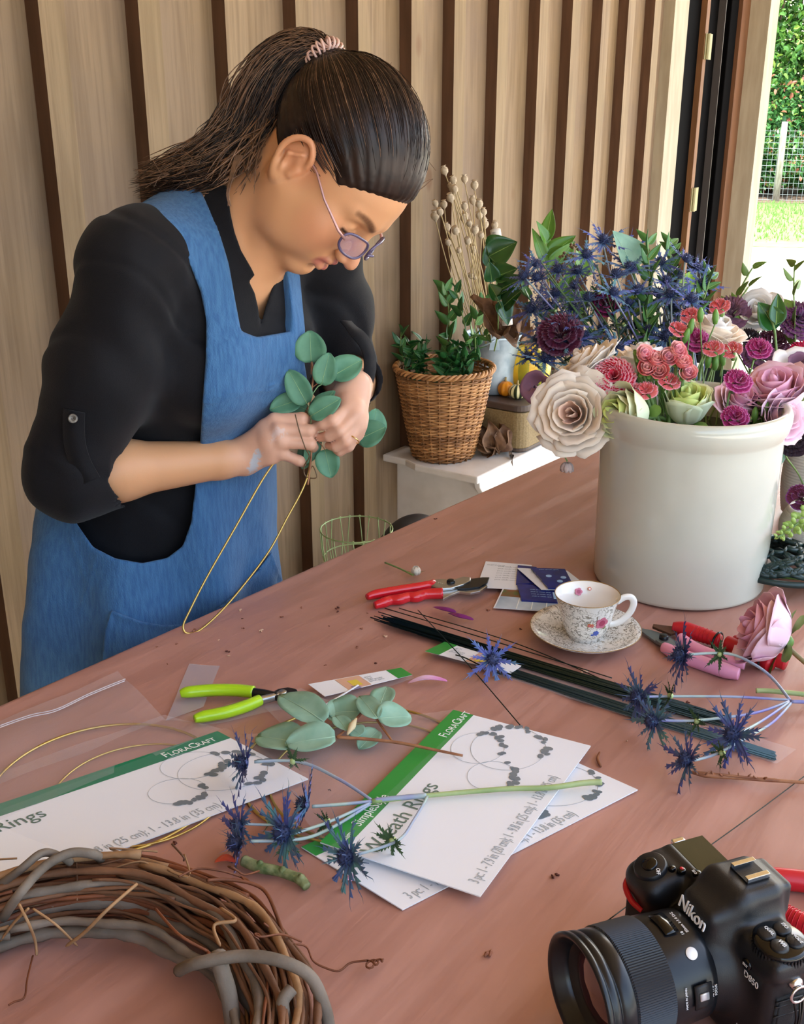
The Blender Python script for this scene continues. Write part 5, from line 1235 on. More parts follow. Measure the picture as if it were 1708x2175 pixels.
ridged('handle', [(1445, 1358, .007), (1480, 1380, .007), (1530, 1398, .007), (1583, 1412, .006)], [.0078, .0075, .0072, .0055], K_pink, t, O, False)
plate('blade', [(1352, 1332), (1385, 1338), (1425, 1352), (1432, 1366), (1412, 1372), (1392, 1362), (1370, 1346)], .004, .007, K_gal, t, O, .0005)
plate('anvil', [(1392, 1358), (1412, 1350), (1440, 1362), (1446, 1374), (1420, 1376)], .007, .0105, K_gal, t, O, .0008)
g = MB(); g.lathe([(0, .016), (.005, .016), (.0062, .0145), (.0062, .009)], 8, Matrix.Translation(TP(1410, 1356, .011)-O-Vector((0, 0, .011)))); g.build('pivot_nut', K_dsteel, t)
t, O = tool('secateurs', 'red-handled secateurs partly out of the picture behind the photo camera', 'secateurs', 1690, 1890)
g = MB()
ridged('handle', [(1560, 1868, .004), (1620, 1866, .006), (1670, 1868, .007), (1740, 1876, .007)], [.006, .0090, .0088, .0085], K_red2, t, O, False)
ridged('handle', [(1600, 1915, .004), (1660, 1942, .006), (1700, 1962, .007), (1760, 1988, .007)], [.0070, .0082, .0088, .0085], K_red2, t, O)
plate('blade', [(1735, 1868), (1790, 1880), (1850, 1915), (1880, 1950), (1850, 1945), (1790, 1925), (1745, 1895)], .006, .009, K_gal, t, O, .0005)
plate('anvil', [(1745, 1975), (1790, 1960), (1830, 1930), (1850, 1895), (1865, 1910), (1850, 1960), (1800, 2000), (1755, 2000)], .0092, .0125, K_gal, t, O, .0005)
# ---------------------------------------------------------------- paper goods
P_wht = mat('white_card', 'e9ebef', .45, spec=.4); P_grn = mat('green_print', '2f8f3c', .4); P_teal = mat('deep_green_print', '1f7a55', .4); P_gtxt = mat('grey_print', 'aab0b3', .5); P_gtx2 = mat('olive_print', '5c7464', .5); P_leafp = mat('grey_leaf_print', '6c767c', .5); P_wtxt = mat('white_ink', 'f1f4ee', .5)
def film(name, c1='e8e8ee', a=.13, r=.10):
    if name in _M: return _M[name]
    m = mat(name, c1, r, spec=1.0, alpha=a, bump=.6, bs=22); return m
P_film = film('clear_film'); P_film2 = film('clear_film_flat', a=.05); P_vel = film('frosted_film', 'c9c3cc', .5, .3)
def sheet(name, poly, h, m, parent, org, amp=.0015, sd=0, n=22, th=0, fq=16):
    """thin film or paper filling a pixel quad, gently crumpled"""
    q = [TP(x, y, h)-org for x, y in poly]; g = MB()
    def fn(u, v):
        p = (q[0]*(1-u)+q[1]*u)*(1-v)+(q[3]*(1-u)+q[2]*u)*v; e = noise.noise(Vector((p.x*fq+sd, p.y*fq*1.3, sd*1.7)))*amp*2
        return p+Vector((0, 0, max(e, -h*.8)))
    g.grid(fn, n, n); return g.build(name, m, parent, solid=th)
def card_frame(o, px_o, px_u, px_v, h):
    """matrix taking (u, v) in metres on the card to local coordinates"""
    a, b, c = TP(*px_o, h), TP(*px_u, h), TP(*px_v, h); u, v = (b-a), (c-a); Lu, Lv = u.length, v.length; u.normalize(); v.normalize()
    M_ = Matrix(((u.x, v.x, 0, a.x-o.x), (u.y, v.y, 0, a.y-o.y), (0, 0, 1, a.z-o.z), (0, 0, 0, 1))); return M_, Lu, Lv
def strip(name, Mx, x0, x1, y0, y1, z, m, par):
    g = MB(); g.grid(lambda u, v: Mx @ Vector((x0+(x1-x0)*u, y0+(y1-y0)*v, z)), 6, 6); return g.build(name, m, par)
def wreath_print(Mx, cx, cy, s, par, z, seed=1):
    """the printed picture: three thin rings with clusters of round leaves"""
    r = random.Random(seed); g = MB(); g2 = MB()
    for dx, dy, rr in ((-.020, -.002, .020), (.0, .012, .027), (.024, -.008, .036)) if False else ((-.034, -.012, .026), (.006, .022, .030), (.020, -.006, .042)):
        pts = [Mx @ Vector((cx+s*(dx+rr*math.cos(a)), cy+s*(dy+rr*math.sin(a)*.9), z)) for a in [2*PI*i/48 for i in range(49)]]; g.tube(pts, .00022, 4, cap=False)
        a0 = -2.2 if rr < .03 else -1.6
        for k in range(26 if rr > .04 else 15):
            a = a0+(2.6 if rr > .04 else 2.0)*r.random(); q = Vector((cx+s*(dx+(rr+r.uniform(-.004, .004))*math.cos(a)), cy+s*(dy+(rr+r.uniform(-.004, .004))*math.sin(a)*.9), 0)); R_ = s*r.uniform(.0028, .0048); an = r.random()*3
            g2.add([Mx @ Vector((q.x+R_*math.cos(t_)*math.cos(an)-R_*.75*math.sin(t_)*math.sin(an), q.y+R_*math.cos(t_)*math.sin(an)+R_*.75*math.sin(t_)*math.cos(an), z+.00012+.00001*k)) for t_ in [2*PI*i/12 for i in range(12)]], [tuple(range(12))])
    g.build('printed_rings', P_gtxt, par); g2.build('printed_leaves', P_leafp, par, smooth=False)
def ring_package(label, o_px, u_px, v_px, h, green, seed, org_h=0, txt=True, pic=.76, ctr=True, th=.0012, txt2='3 pc: 1 - 7.9 in (20 cm); 1 - 9.8 in (25 cm); 1 - 13.8 in (35 cm)'):
    t, O = tool('ring_package', label, 'package', *o_px); t['group'] = 'wreath ring packages'
    Mx, Lu, Lv = card_frame(O, o_px, u_px, v_px, h)
    g = MB(); g.box((Lu/2, Lv/2, 0), (Lu, Lv, th), Mx); g.build('card', P_wht, t, smooth=False)
    z = th/2+.0002
    strip('green_band', Mx, 0, Lu, Lv*.845, Lv, z, green, t)
    z += .0002
    W_ = lambda x, y, zz=0: Mx @ Matrix.Translation((x, y, z+zz))
    for b_, z_, x_ in (('F', .0150, 0), ('LORA', .0110, .0070), ('C', .0150, .0345), ('RAFT', .0110, .0435)): text(b_, z_, W_(Lu*.79+x_*.86, Lv*.875), P_wtxt, 'lettering', t, sx=.82, ext=.00008)
    if txt:
        text('SimpleStyle', .0150, W_(Lu*.135, Lv*.875), P_wtxt, 'lettering', t, sx=.8, ext=.00008); text('Design', .0088, W_(Lu*.02, Lv*.875), P_wtxt, 'lettering', t, sx=.8, ext=.00008)
    text('Wreath Rings', .0240, W_(Lu*.02, Lv*.66), P_gtx2, 'lettering', t, sx=.92, ext=.00008)
    text(txt2, .0150, W_(Lu*.05, Lv*.05), P_gtxt, 'lettering', t, sx=.50*Lu/.27, ext=.00008)
    wreath_print(Mx, Lu*pic, Lv*.50, 1.0, t, z, seed)
    return t, O, Mx, Lu, Lv
def circ3(a, b, c):
    ax, ay, bx, by, cx, cy = a.x, a.y, b.x, b.y, c.x, c.y; d = 2*(ax*(by-cy)+bx*(cy-ay)+cx*(ay-by))
    ux = ((ax*ax+ay*ay)*(by-cy)+(bx*bx+by*by)*(cy-ay)+(cx*cx+cy*cy)*(ay-by))/d; uy = ((ax*ax+ay*ay)*(cx-bx)+(bx*bx+by*by)*(ax-cx)+(cx*cx+cy*cy)*(bx-ax))/d
    return Vector((ux, uy, 0)), math.hypot(ax-ux, ay-uy)
def circ2(a, b, rad):
    m = (a+b)/2; d = (b-a); h_ = math.sqrt(max(0, rad*rad-d.length_squared/4)); n_ = Vector((d.y, -d.x, 0)).normalized(); return max((m+n_*h_, m-n_*h_), key=lambda c: -c.y)
def gold_ring(label, px3, h, r=.0016, R_=None):
    if R_ is None: c, rad = circ3(*[TP(*q) for q in px3])
    elif len(px3[0:1]) and isinstance(px3[0], tuple): c, rad = circ2(TP(*px3[0]), TP(*px3[1]), R_), R_
    else: c, rad = TP(*px3), R_
    t = tag(bpy.data.objects.new('wire_ring', None), label, 'ring', 'gold rings inside the packages'); C.objects.link(t); t.location = (c.x, c.y, Z0+h)
    g = MB(); g.tube([(rad*math.cos(a), rad*math.sin(a), 0) for a in [2*PI*i/96 for i in range(97)]], r, 6, cap=False); g.build('wire', M_gold, t)
# lowest: the package peeping out under the centre one
tC2, OC2, MC2, Lu2, Lv2 = ring_package('wreath ring package underneath the centre one, only its corners showing', (855, 1933), (1355, 1678), (640, 1800), .0012, P_grn, 4, txt=False)
tC, OC, MC, LuC, LvC = ring_package('wreath ring package in the centre with the bright green band, topmost of two', (1020, 1905), (1255, 1585), (680, 1790), .0075, P_grn, 1)
sheet('clear_bag', [(520, 1560), (965, 1508), (1010, 1530), (700, 1815)], .0035, P_film, tC, OC, .0016, 3, 30)
sheet('clear_bag_front', [(700, 1800), (1000, 1520), (1258, 1583), (1024, 1908)], .0098, P_film2, tC, OC, .0006, 5, 24)
tL, OL, MLf, LuL, LvL = ring_package('wreath ring package at the left edge with the dark green band, under the grapevine wreath', (-130, 1951), (655, 1655), (-205, 1770), .0040, P_teal, 7, pic=.83) if False else ring_package('wreath ring package at the left edge with the dark green band, behind the grapevine wreath', (-95, 1938), (655, 1655), (-260, 1795), .0040, P_teal, 7, pic=.80)
sheet('clear_bag', [(-60, 1560), (250, 1425), (350, 1527), (-60, 1690)], .0045, P_film, tL, OL, .0022, 8, 30)
sheet('clear_bag_middle', [(-60, 1660), (350, 1520), (470, 1548), (-40, 1760)], .0045, P_film, tL, OL, .0015, 9, 30)
sheet('clear_bag_front', [(-40, 1735), (478, 1545), (665, 1652), (190, 1835)], .0058, P_film2, tL, OL, .0006, 12, 24)
g = MB(); zz = [TP(x, y, .0062)-OL for x, y in ((-40, 1556), (60, 1520), (120, 1506), (190, 1473), (266, 1442))]; g.tube(catmull(zz, 5), .0007, 5); g.tube([p+Vector((-.0035, -.003, 0)) for p in catmull(zz, 5)], .0007, 5); g.build('zip_seal', mat('zip_white', 'd8cfd2', .4, alpha=.75), tL)
gold_ring('large gold ring curving out from under the left package', ((2, 1650), (385, 1557)), .0022, .0016, .113)
gold_ring('smaller pale ring inside the larger gold one in the left package', ((135, 1660), (325, 1586)), .0030, .0012, .085)
gold_ring('gold ring in the centre bag, its arc showing beside the eucalyptus', ((865, 1497), (640, 1805)), .0016, .0016, .122)
gold_ring('inner gold ring in the centre bag', ((880, 1535), (690, 1800)), .0016, .0014, .105)
# frosted strip under the lime pliers
t, O = tool('frosted_strip', 'frosted plastic strip lying under the lime green pliers', 'plastic strip', 400, 1460)
sheet('strip', [(402, 1409), (467, 1414), (432, 1500), (352, 1532)], .0010, P_vel, t, O, .0008, 4, 16)
t, O = tool('plastic_bag', 'crumpled clear plastic bag lying between the pliers and the eucalyptus', 'bag', 520, 1520)
sheet('film', [(345, 1528), (640, 1462), (700, 1490), (430, 1542)], .0022, P_film, t, O, .0022, 14, 26)
# two sleeves with label cards
P_yel = mat('print_yellow', 'd9c24a', .5); P_peach = mat('print_peach', 'd5a98e', .5); P_lav = mat('print_lilac', '8d86a8', .5)
def label_card(label, quad, h, film_quad, rev=False):
    t, O = tool('label_sleeve', label, 'packaging', *quad[0]); q = quad
    def at(u, v): 
        a = (q[0][0]*(1-u)+q[1][0]*u, q[0][1]*(1-u)+q[1][1]*u); b = (q[3][0]*(1-u)+q[2][0]*u, q[3][1]*(1-u)+q[2][1]*u); return (a[0]*(1-v)+b[0]*v, a[1]*(1-v)+b[1]*v)
    plate('card', q, h-.0006, h, P_wht, t, O)
    def pa(nm, u0, u1, v0, v1, m, k=.0003): plate(nm, [at(u0, v0), at(u1, v0), at(u1, v1), at(u0, v1)], h, h+k, m, t, O)
    pa('green_corner', 0, .16, .0, 1, P_grn); pa('picture', .46, .72, .03, .97, P_peach); pa('picture_flowers', .53, .63, .2, .7, P_yel, .0005); pa('picture_flowers', .58, .66, .0, .25, P_lav, .0005)
    if rev: M_ = card_frame(O, at(.44, .9), at(.18, .9), at(.44, 0), h+.0004)[0]
    else: M_ = card_frame(O, at(.19, .9), at(.44, .9), at(.19, 0), h+.0004)[0]
    for k in range(4): text(('Floral Stem', 'Tige florale', '18 in', '40 pc')[k], .0045, M_ @ Matrix.Translation((0, .0035+.0055*(3-k)*.7, 0)), P_gtxt, 'lettering', t, ext=.00005, sx=.9)
    sheet('sleeve', film_quad, .0016, P_film, t, O, .0008, 6, 30)
    return t, O
t1, O1 = label_card('clear sleeve of dark stem wires with a printed label card, lying under the thistle heads', [(903, 1383), (1085, 1430), (1118, 1407), (944, 1363)], .0045, [(905, 1386), (1650, 1622), (1692, 1592), (945, 1365)])
t2, O2 = label_card('empty clear sleeve with a printed label card, behind the pale eucalyptus leaves', [(876, 1433), (690, 1479), (655, 1453), (852, 1418)], .0050, [(880, 1440), (600, 1540), (560, 1500), (850, 1420)], True)
t, O = tool('white_strip', 'thin white folded paper strip poking out over the eucalyptus', 'paper strip', 720, 1478); rod('strip', [(678, 1504, .006), (720, 1480, .008), (761, 1455, .009)], .0016, P_wht, t, O, 6, flat=.4)
# wires: dark bundle in the sleeve, deep green bundle above, single loose wires
K_wire = mat('green_wire', '12241d', .35, metal=.3); K_wire2 = mat('slate_wire', '3a5258', .35, metal=.3)
rw = random.Random(9)
t, O = tool('wire_bundle', 'thick bundle of dark green floral wires lying diagonally beside the teacup', 'wires', 1100, 1430)
t['kind'] = 'stuff'
g = MB()
for i in range(110):
    s_ = rw.uniform(-1, 1); a = rw.uniform(-12, 60)*(1 if rw.random() < .8 else -.8); e_ = rw.uniform(-90, 15)
    x0, y0 = 835+a, 1320+(a*.33); w0 = 9*s_; x1, y1 = 1540+e_, 1532+e_*.33; w1 = 12*s_
    lift = rw.uniform(.0010, .0085)*(1-abs(s_)*.6)
    g.tube([TP(x0+w0*.5, y0-w0, lift)-O, TP((x0+x1)/2, (y0+y1)/2-s_*12+2, lift+.0004)-O, TP(x1, y1-w1, lift)-O], .00075, 4)
g.build('wires', K_wire, t); 
t, O = tool('wire_bundle', 'slate coloured stem wires packed inside the clear sleeve', 'wires', 1300, 1510); t['kind'] = 'stuff'
g = MB()
for i in range(60):
    s_ = rw.uniform(-1, 1); a = rw.uniform(-20, 10); lift = rw.uniform(.001, .0050)*(1-abs(s_)*.6)
    g.tube([TP(1085+a, 1428+s_*9+a*.3, lift)-O, TP(1360, 1517+s_*12, lift)-O, TP(1645+a*.5, 1606+s_*9+a*.1, lift)-O], .0008, 4)
g.build('wires', K_wire2, t)
for lb, p0, p1, p2 in (('single dark wire lying above the bundle, upper one of three', (848, 1292), (1100, 1368), (1330, 1466)), ('single dark wire lying close along the top of the bundle', (818, 1292), (1050, 1362), (1300, 1440)),
                   ('single dark wire crossing the bundle towards the centre package', (888, 1296), (995, 1412), (1120, 1558))):
    t, O = tool('floral_wire', lb, 'wire', *p1); g = MB(); hh = (.004, .011, .0022) if p0[0] == 888 else (.0015, .003, .002); g.tube(catmull([TP(*p0, hh[0])-O, TP(*p1, hh[1])-O, TP(*p2, hh[2])-O], 8), .0007, 5); g.build('wire', K_wire, t)
t, O = tool('floral_wire', 'short bent dark wire lying over the label card', 'wire', 1000, 1410); g = MB(); g.tube(catmull([TP(968, 1391, .007)-O, TP(990, 1398, .008)-O, TP(1030, 1418, .007)-O, TP(1065, 1432, .006)-O], 5), .0009, 5); g.build('wire', K_wire, t)
# seed packets and printed cards by the crock
P_blue = mat('packet_blue', '1d2a86', .25, spec=.6, col2='16206b', ns=60); P_sky = mat('photo_blue_grey', '8fa6b8', .4, col2='c3d0da', ns=18); P_foliage = mat('photo_foliage', '5d6b3a', .4, col2='8c3b2a', ns=90); P_wat = mat('packet_emblem', '9cc3ea', .4)
def flat(name, label, cat, quad, h, th, m, grp=None):
    t, O = tool(name, label, cat, *quad[0]); plate('card', quad, h-th, h, m, t, O)
    if grp: t['group'] = grp
    return t, O, quad
def onq(q, u, v):
    a = (q[0][0]*(1-u)+q[1][0]*u, q[0][1]*(1-u)+q[1][1]*u); b = (q[3][0]*(1-u)+q[2][0]*u, q[3][1]*(1-u)+q[2][1]*u); return (a[0]*(1-v)+b[0]*v, a[1]*(1-v)+b[1]*v)
def patch(nm, tOq, u0, u1, v0, v1, h, m): plate(nm, [onq(tOq[2], *p) for p in ((u0, v0), (u1, v0), (u1, v1), (u0, v1))], h, h+.0003, m, tOq[0], tOq[1])
def lines(tOq, u, v, h, size, body, m=P_gtxt, rot=0):
    q = tOq[2]; M_ = card_frame(tOq[1], onq(q, u, v), onq(q, min(u+.2, 1.2), v), onq(q, u, v-.2), h)[0]; text(body, size, M_, m, 'lettering', tOq[0], ext=.00005)
a = flat('printed_card', 'white printed card sticking out left under the blue packets', 'card', [(1012, 1248), (1120, 1252), (1130, 1200), (1032, 1192)], .0022, .0005, P_wht)
for k in range(7): lines(a, .30, .35+.085*k, .0024, .0042, 'floral design workshop', P_gtxt)
lines(a, .05, .9, .0024, .0055, 'WELCOME', P_gtxt)
c_ = flat('postcard', 'picture postcard with a blue-grey building, nearest of the pile by the teacup', 'card', [(1048, 1291), (1205, 1302), (1205, 1262), (1068, 1250)], .0016, .0005, P_wht)
patch('photo', c_, .02, 1, .02, .62, .0016, P_sky); patch('photo_flowers', c_, .02, 1, .62, .98, .0016, P_foliage)
for k in range(3): patch('photo_stripe', c_, .3+.2*k, .312+.2*k, .05, .6, .0019, P_wtxt)
d_ = flat('seed_packet', 'glossy blue sachet lying left of the teacup with small print', 'packet', [(1108, 1274), (1205, 1280), (1200, 1246), (1098, 1240)], .0045, .0025, P_blue)
for k in range(4): lines(d_, .25, .30+.14*k, .0047, .0036, 'keep in water daily', P_wat)
patch('emblem', d_, .72, .86, .2, .6, .0046, P_wat)
b_ = flat('printed_card', 'white printed card on top of the blue packets, reaching to the crock', 'card', [(1150, 1252), (1262, 1256), (1205, 1212), (1098, 1206)], .0065, .0006, P_wht)
for k in range(3): lines(b_, .16, .40+.2*k, .0068, .0042, 'with love', P_gtxt)
e_ = flat('seed_packet', 'glossy blue sachet with pale round emblems on top of the white card', 'packet', [(1165, 1248), (1222, 1250), (1200, 1208), (1128, 1206)], .0095, .0025, P_blue)
for u, v in ((.35, .6), (.6, .35), (.8, .55)):
    c = onq(e_[2], u, v); g = MB(); g.lathe([(0, .0003), (.0042, .0003), (.0042, 0)], 20, Matrix.Translation(TP(*c, .0096)-e_[1]), ); g.build('emblem', P_wat, e_[0], smooth=False)
lines(e_, .2, .95, .0097, .004, 'fresh flower food', P_wat)
f_ = flat('seed_packet', 'dark blue sachet showing at the left under the white card', 'packet', [(1096, 1240), (1140, 1238), (1140, 1204), (1100, 1200)], .0040, .002, P_blue)
# ================================================================ FLOWERS
def bez(P_, t):
    P_ = [Vector(p) for p in P_]
    while len(P_) > 1: P_ = [a.lerp(b, t) for a, b in zip(P_[:-1], P_[1:])]
    return P_[0]
def petal(phi, half, prof, curl=0., ruffle=0., seed=0, nu=9, nv=8, notch=0., twist=.0, wmin=.12):
    """one petal wrapped round the axis; prof is a bezier of (radius, height)"""
    r = random.Random(seed); ph = r.random()*9; vs = []
    for i in range(nu):
        u = 2*i/(nu-1)-1
        for j in range(nv):
            v = j/(nv-1); vm = 1-.20*abs(u)**2.6-notch*math.exp(-(u/.2)**2)
            t = v*vm; q = bez([(a, b, 0) for a, b in prof], t); rho, z = q.x, q.y
            wid = half*(wmin+(1-wmin)*min(1, v*1.9)**.7)
            a = phi+u*wid+twist*v
            e = ruffle*math.sin(5*u+ph+3*v)*v**2 + ruffle*.6*math.sin(11*u+ph*2)*v**3
            rho2 = rho*(1+.05*math.sin(ph+u*2)) + curl*v**5*(.5+.5*abs(u)) + e; z2 = z-abs(curl)*.5*v**6*abs(u)+e*.4
            vs.append(Vector((rho2*math.cos(a), rho2*math.sin(a), z2)))
    return vs, [(i*nv+j, (i+1)*nv+j, (i+1)*nv+j+1, i*nv+j+1) for i in range(nu-1) for j in range(nv-1)]
def petal_mat(name, c, c2, rough=.55): return mat(name, c, rough, col2=c2, ns=14, nd=2, sss=.0, spec=.25, contrast=(.3, .8), sheen=.15)
SEP = mat('sepal_green', '6f9440', .5, col2='557a30', ns=40); STEM = mat('stem_green', '7d9a55', .5, col2='66844a', ns=30); STEMD = mat('stem_dark', '4c6a3a', .5)
def solidify(o, t): m = o.modifiers.new('s', 'SOLIDIFY'); m.thickness = t; m.offset = 0; return o
def make_rose(name, label, loc, axis, Rr, mats, openness=.6, layers=6, seed=0, stem_to=None, group=None, separate=True, up=None, hgt=1.0, sepals=True):
    """Rr = radius of the open flower; mats inner -> outer"""
    t = thing(name, label, 'flower', loc, group=group); Mx = frame((0, 0, 0), axis, up); r = random.Random(seed); n = 0
    if not separate: g = MB()
    h = Rr*1.25*hgt
    for L in range(layers):
        k = L/(layers-1); cnt = [2, 3, 3, 4, 5, 5, 6, 6][min(L, 7)]
        rad = Rr*(.12+.88*k**.95); top = h*(1.0-.42*k*openness-.08*k)
        flare = rad*(.10+.75*openness*k)
        for c in range(cnt):
            phi = 2*PI*(c/cnt)+L*1.13+r.uniform(-.22, .22); half = min(1.45, (PI/cnt)*(1.7-.35*k)*r.uniform(.9, 1.1)); wob = r.uniform(.9, 1.08); tl = r.uniform(.93, 1.05)
            prof = [(0.02*Rr, 0), (rad*.95*(1-.1*openness), h*(.02+.10*(1-k))), (rad*(.88-.25*openness*k), top*.62), ((rad*.86+flare*.42)*wob, top*tl)]
            vs, fs = petal(phi, half, prof, curl=Rr*.20*k*openness+Rr*.02, ruffle=Rr*(.014+.040*k), seed=seed*97+n, nu=11, nv=9, twist=.12*(1-k))
            m = mats[min(len(mats)-1, int(k*len(mats)*.999))]
            if separate:
                g = MB(); g.add([Mx @ v for v in vs], fs); solidify(g.build('petal', m, t), Rr*.012)
            else: g.cur = mats.index(m); g.add([Mx @ v for v in vs], fs)
            n += 1
    if not separate: solidify(g.build('petals', mats, t), Rr*.015)
    if sepals:
        g = MB()
        g.lathe([(0, -h*.16), (Rr*.12, -h*.15), (Rr*.20, -h*.06), (Rr*.18, h*.02), (0, h*.03)], 14, Mx)
        for c in range(5):
            phi = 2*PI*c/5+seed; vs, fs = petal(phi, .32, [(Rr*.1, 0), (Rr*.5, h*.02), (Rr*.75, h*.10), (Rr*.95, -h*.02)], nu=5, nv=6, seed=c); g.add([Mx @ v for v in vs], fs)
        g.build('sepals', SEP, t)
    if stem_to is not None:
        a = Mx @ Vector((0, 0, -h*.12)); b_ = Vector(stem_to)-Vector(loc); g = MB(); g.tube(catmull([a, a-Mx.to_3x3() @ Vector((0, 0, h*.7)), a.lerp(b_, .55)-Vector((0, 0, .01)), b_], 6), .0028, 7); g.build('stem', STEM, t)
    return t
def make_carnation(name, label, loc, axis, Rr, mats, seed=0, layers=5, stem_to=None, group=None, dens=9, calyx=True):
    t = thing(name, label, 'flower', loc, group=group); Mx = frame((0, 0, 0), axis); g = MB(); n = 0; r = random.Random(seed)
    for L in range(layers):
        k = L/max(1, layers-1)
        for c in range(max(5, int(dens*(.55+.45*k)))):
            phi = 2*PI*c/max(5, int(dens*(.55+.45*k)))+L*.7+r.uniform(-.2, .2); rad = Rr*(.25+.75*k); tp = Rr*(.95-.55*k)*r.uniform(.9, 1.1)
            nu, nv = 15, 9; vs = []; fs = []
            ph = r.random()*9; half = .5+.15*r.random()
            for i in range(nu):
                u = 2*i/(nu-1)-1
                for j in range(nv):
                    v = j/(nv-1); q = bez([(0, -Rr*.25, 0), (rad*.25, tp*.7, 0), (rad*.8, tp*.95, 0), (rad*(1-.12*u*u), tp*(.75+.2*(1-k)), 0)], v)
                    e = Rr*.085*math.sin(i*2.3+ph)*v**2+(Rr*.05*(1 if i % 2 else -1) if j == nv-1 else 0)
                    a = phi+u*half*(.3+.7*v); vs.append(Vector(((q.x+e*.5)*math.cos(a)-e*.6*math.sin(a), (q.x+e*.5)*math.sin(a)+e*.6*math.cos(a), q.y+e)))
            for i in range(nu-1):
                for j in range(nv-1): fs.append((i*nv+j, (i+1)*nv+j, (i+1)*nv+j+1, i*nv+j+1))
            base = len(g.f); g.add([Mx @ v for v in vs], fs)
            for q_ in range(len(fs)):
                if q_ % (nv-1) == nv-2 and len(mats) > 1: g.mi[base+q_] = 1
    g.build('petals', mats, t)
    if calyx:
        g = MB(); g.lathe([(0, -Rr*1.05), (Rr*.18, -Rr*1.0), (Rr*.26, -Rr*.5), (Rr*.30, -Rr*.1), (Rr*.20, 0)], 12, Mx); g.build('calyx', SEP, t)
    if stem_to is not None:
        a = Mx @ Vector((0, 0, -Rr*1.0)); b_ = Vector(stem_to)-Vector(loc); g = MB(); g.tube(catmull([a, a-Mx.to_3x3() @ Vector((0, 0, Rr*.8)), a.lerp(b_, .5), b_], 5), .0014, 6); g.build('stem', STEM, t)
    return t
def spike_star(g, Mx, Rr, n, seed, cup=.5, w=.058, serr=True):
    """spiny bracts of a sea holly"""
    r = random.Random(seed)
    for c in range(n):
        a = 2*PI*c/n+r.uniform(-.2, .2); L = Rr*r.uniform(.75, 1.15); el = cup*r.uniform(.4, 1.2)
        d = Vector((math.cos(a)*math.cos(el), math.sin(a)*math.cos(el), math.sin(el))); s_ = Vector((-math.sin(a), math.cos(a), 0)); nn = s_.cross(d)
        pts = []; K = 7
        for i in range(K+1):
            t_ = i/K; hw = L*w*(1-t_)**.8*(.55+.45*math.sin(PI*min(1, t_*1.3+.15))); c0 = d*(L*t_)+nn*(L*.14*t_*t_*r.uniform(.2, 1))
            pts.append((c0, hw))
        vs = []; fs = []
        for c0, hw in pts: vs += [c0-s_*hw, c0+nn*hw*.35, c0+s_*hw]
        for i in range(K): fs += [(3*i, 3*i+1, 3*i+4, 3*i+3), (3*i+1, 3*i+2, 3*i+5, 3*i+4)]
        if serr:
            for i in (1, 2, 3, 4):
                for sg in (-1, 1):
                    c0, hw = pts[i]; c1, hw1 = pts[i+1]; b0 = len(vs); vs += [c0+s_*sg*hw*.9, c1+s_*sg*hw1*.9, c1+s_*sg*(hw+L*.05)+nn*L*.03+d*L*.03]; fs.append((b0, b0+1, b0+2))
        g.add([Mx @ v for v in vs], fs)
def holly_head(par, Mx, Rr, seed, mats, name='flower_head', n=10):
    Rr *= 1.5
    """cone of tiny florets inside a collar of bracts"""
    g = MB(); cr_ = Rr*.15; r = random.Random(seed)
    g.lathe([(0, -cr_*.2), (cr_*.8, 0), (cr_, cr_*.7), (cr_*.8, cr_*1.5), (0, cr_*1.9)], 12, Mx)
    for i in range(46):
        z = -.1+1.0*i/46; a = i*2.4; th = math.acos(max(-1, min(1, z))); p = Vector((math.sin(th)*math.cos(a)*cr_, math.sin(th)*math.sin(a)*cr_, cr_*.8+math.cos(th)*cr_*1.05)); d = (p-Vector((0, 0, cr_*.8))).normalized()
        s_ = d.orthogonal().normalized()*cr_*.14; g.add([Mx @ (p-s_), Mx @ (p+s_), Mx @ (p+d.cross(s_)), Mx @ (p+d*cr_*.42)], [(0, 1, 3), (1, 2, 3), (2, 0, 3)])
    g.cur = 1; spike_star(g, Mx, Rr, n, seed, .35); 
    g.cur = 2; spike_star(g, Mx, Rr*.55, 8, seed+3, .95, .045, False)
    return g.build(name, mats, par, smooth=False)
H_cone = mat('holly_cone', '252c4d', .6, col2='39476f', ns=300); H_br = mat('holly_bract_blue', '525a9c', .5, col2='55809a', ns=45, nd=2, contrast=(.45, .7)); H_sp = mat('holly_spine', '6a74ae', .5, col2='5f8f93', ns=60)
H_br2 = mat('holly_bract_teal', '5f9496', .5, col2='525aa0', ns=50); H_leaf = mat('holly_leaf', '48683e', .5, col2='35542f', ns=60); H_stb = mat('holly_stem_blue', '7f7cb8', .4, col2='a7b9ae', ns=18); H_stg = mat('holly_stem_green', 'aebf86', .4, col2='8fa86a', ns=25)
H_node = mat('holly_node', 'b3c884', .45)
def holly_whorl(par, c, axis, Rr, seed, n=7):
    g = MB(); Mx = frame(c, axis); spike_star(g, Mx, Rr, n, seed, .5, .11); o = g.build('leaf_whorl', H_leaf, par, smooth=False)
    g = MB(); g.lathe([(0, -.003), (.0028, -.002), (.0034, .0), (.0026, .003), (0, .004)], 8, Mx); g.build('node', H_node, o); return o
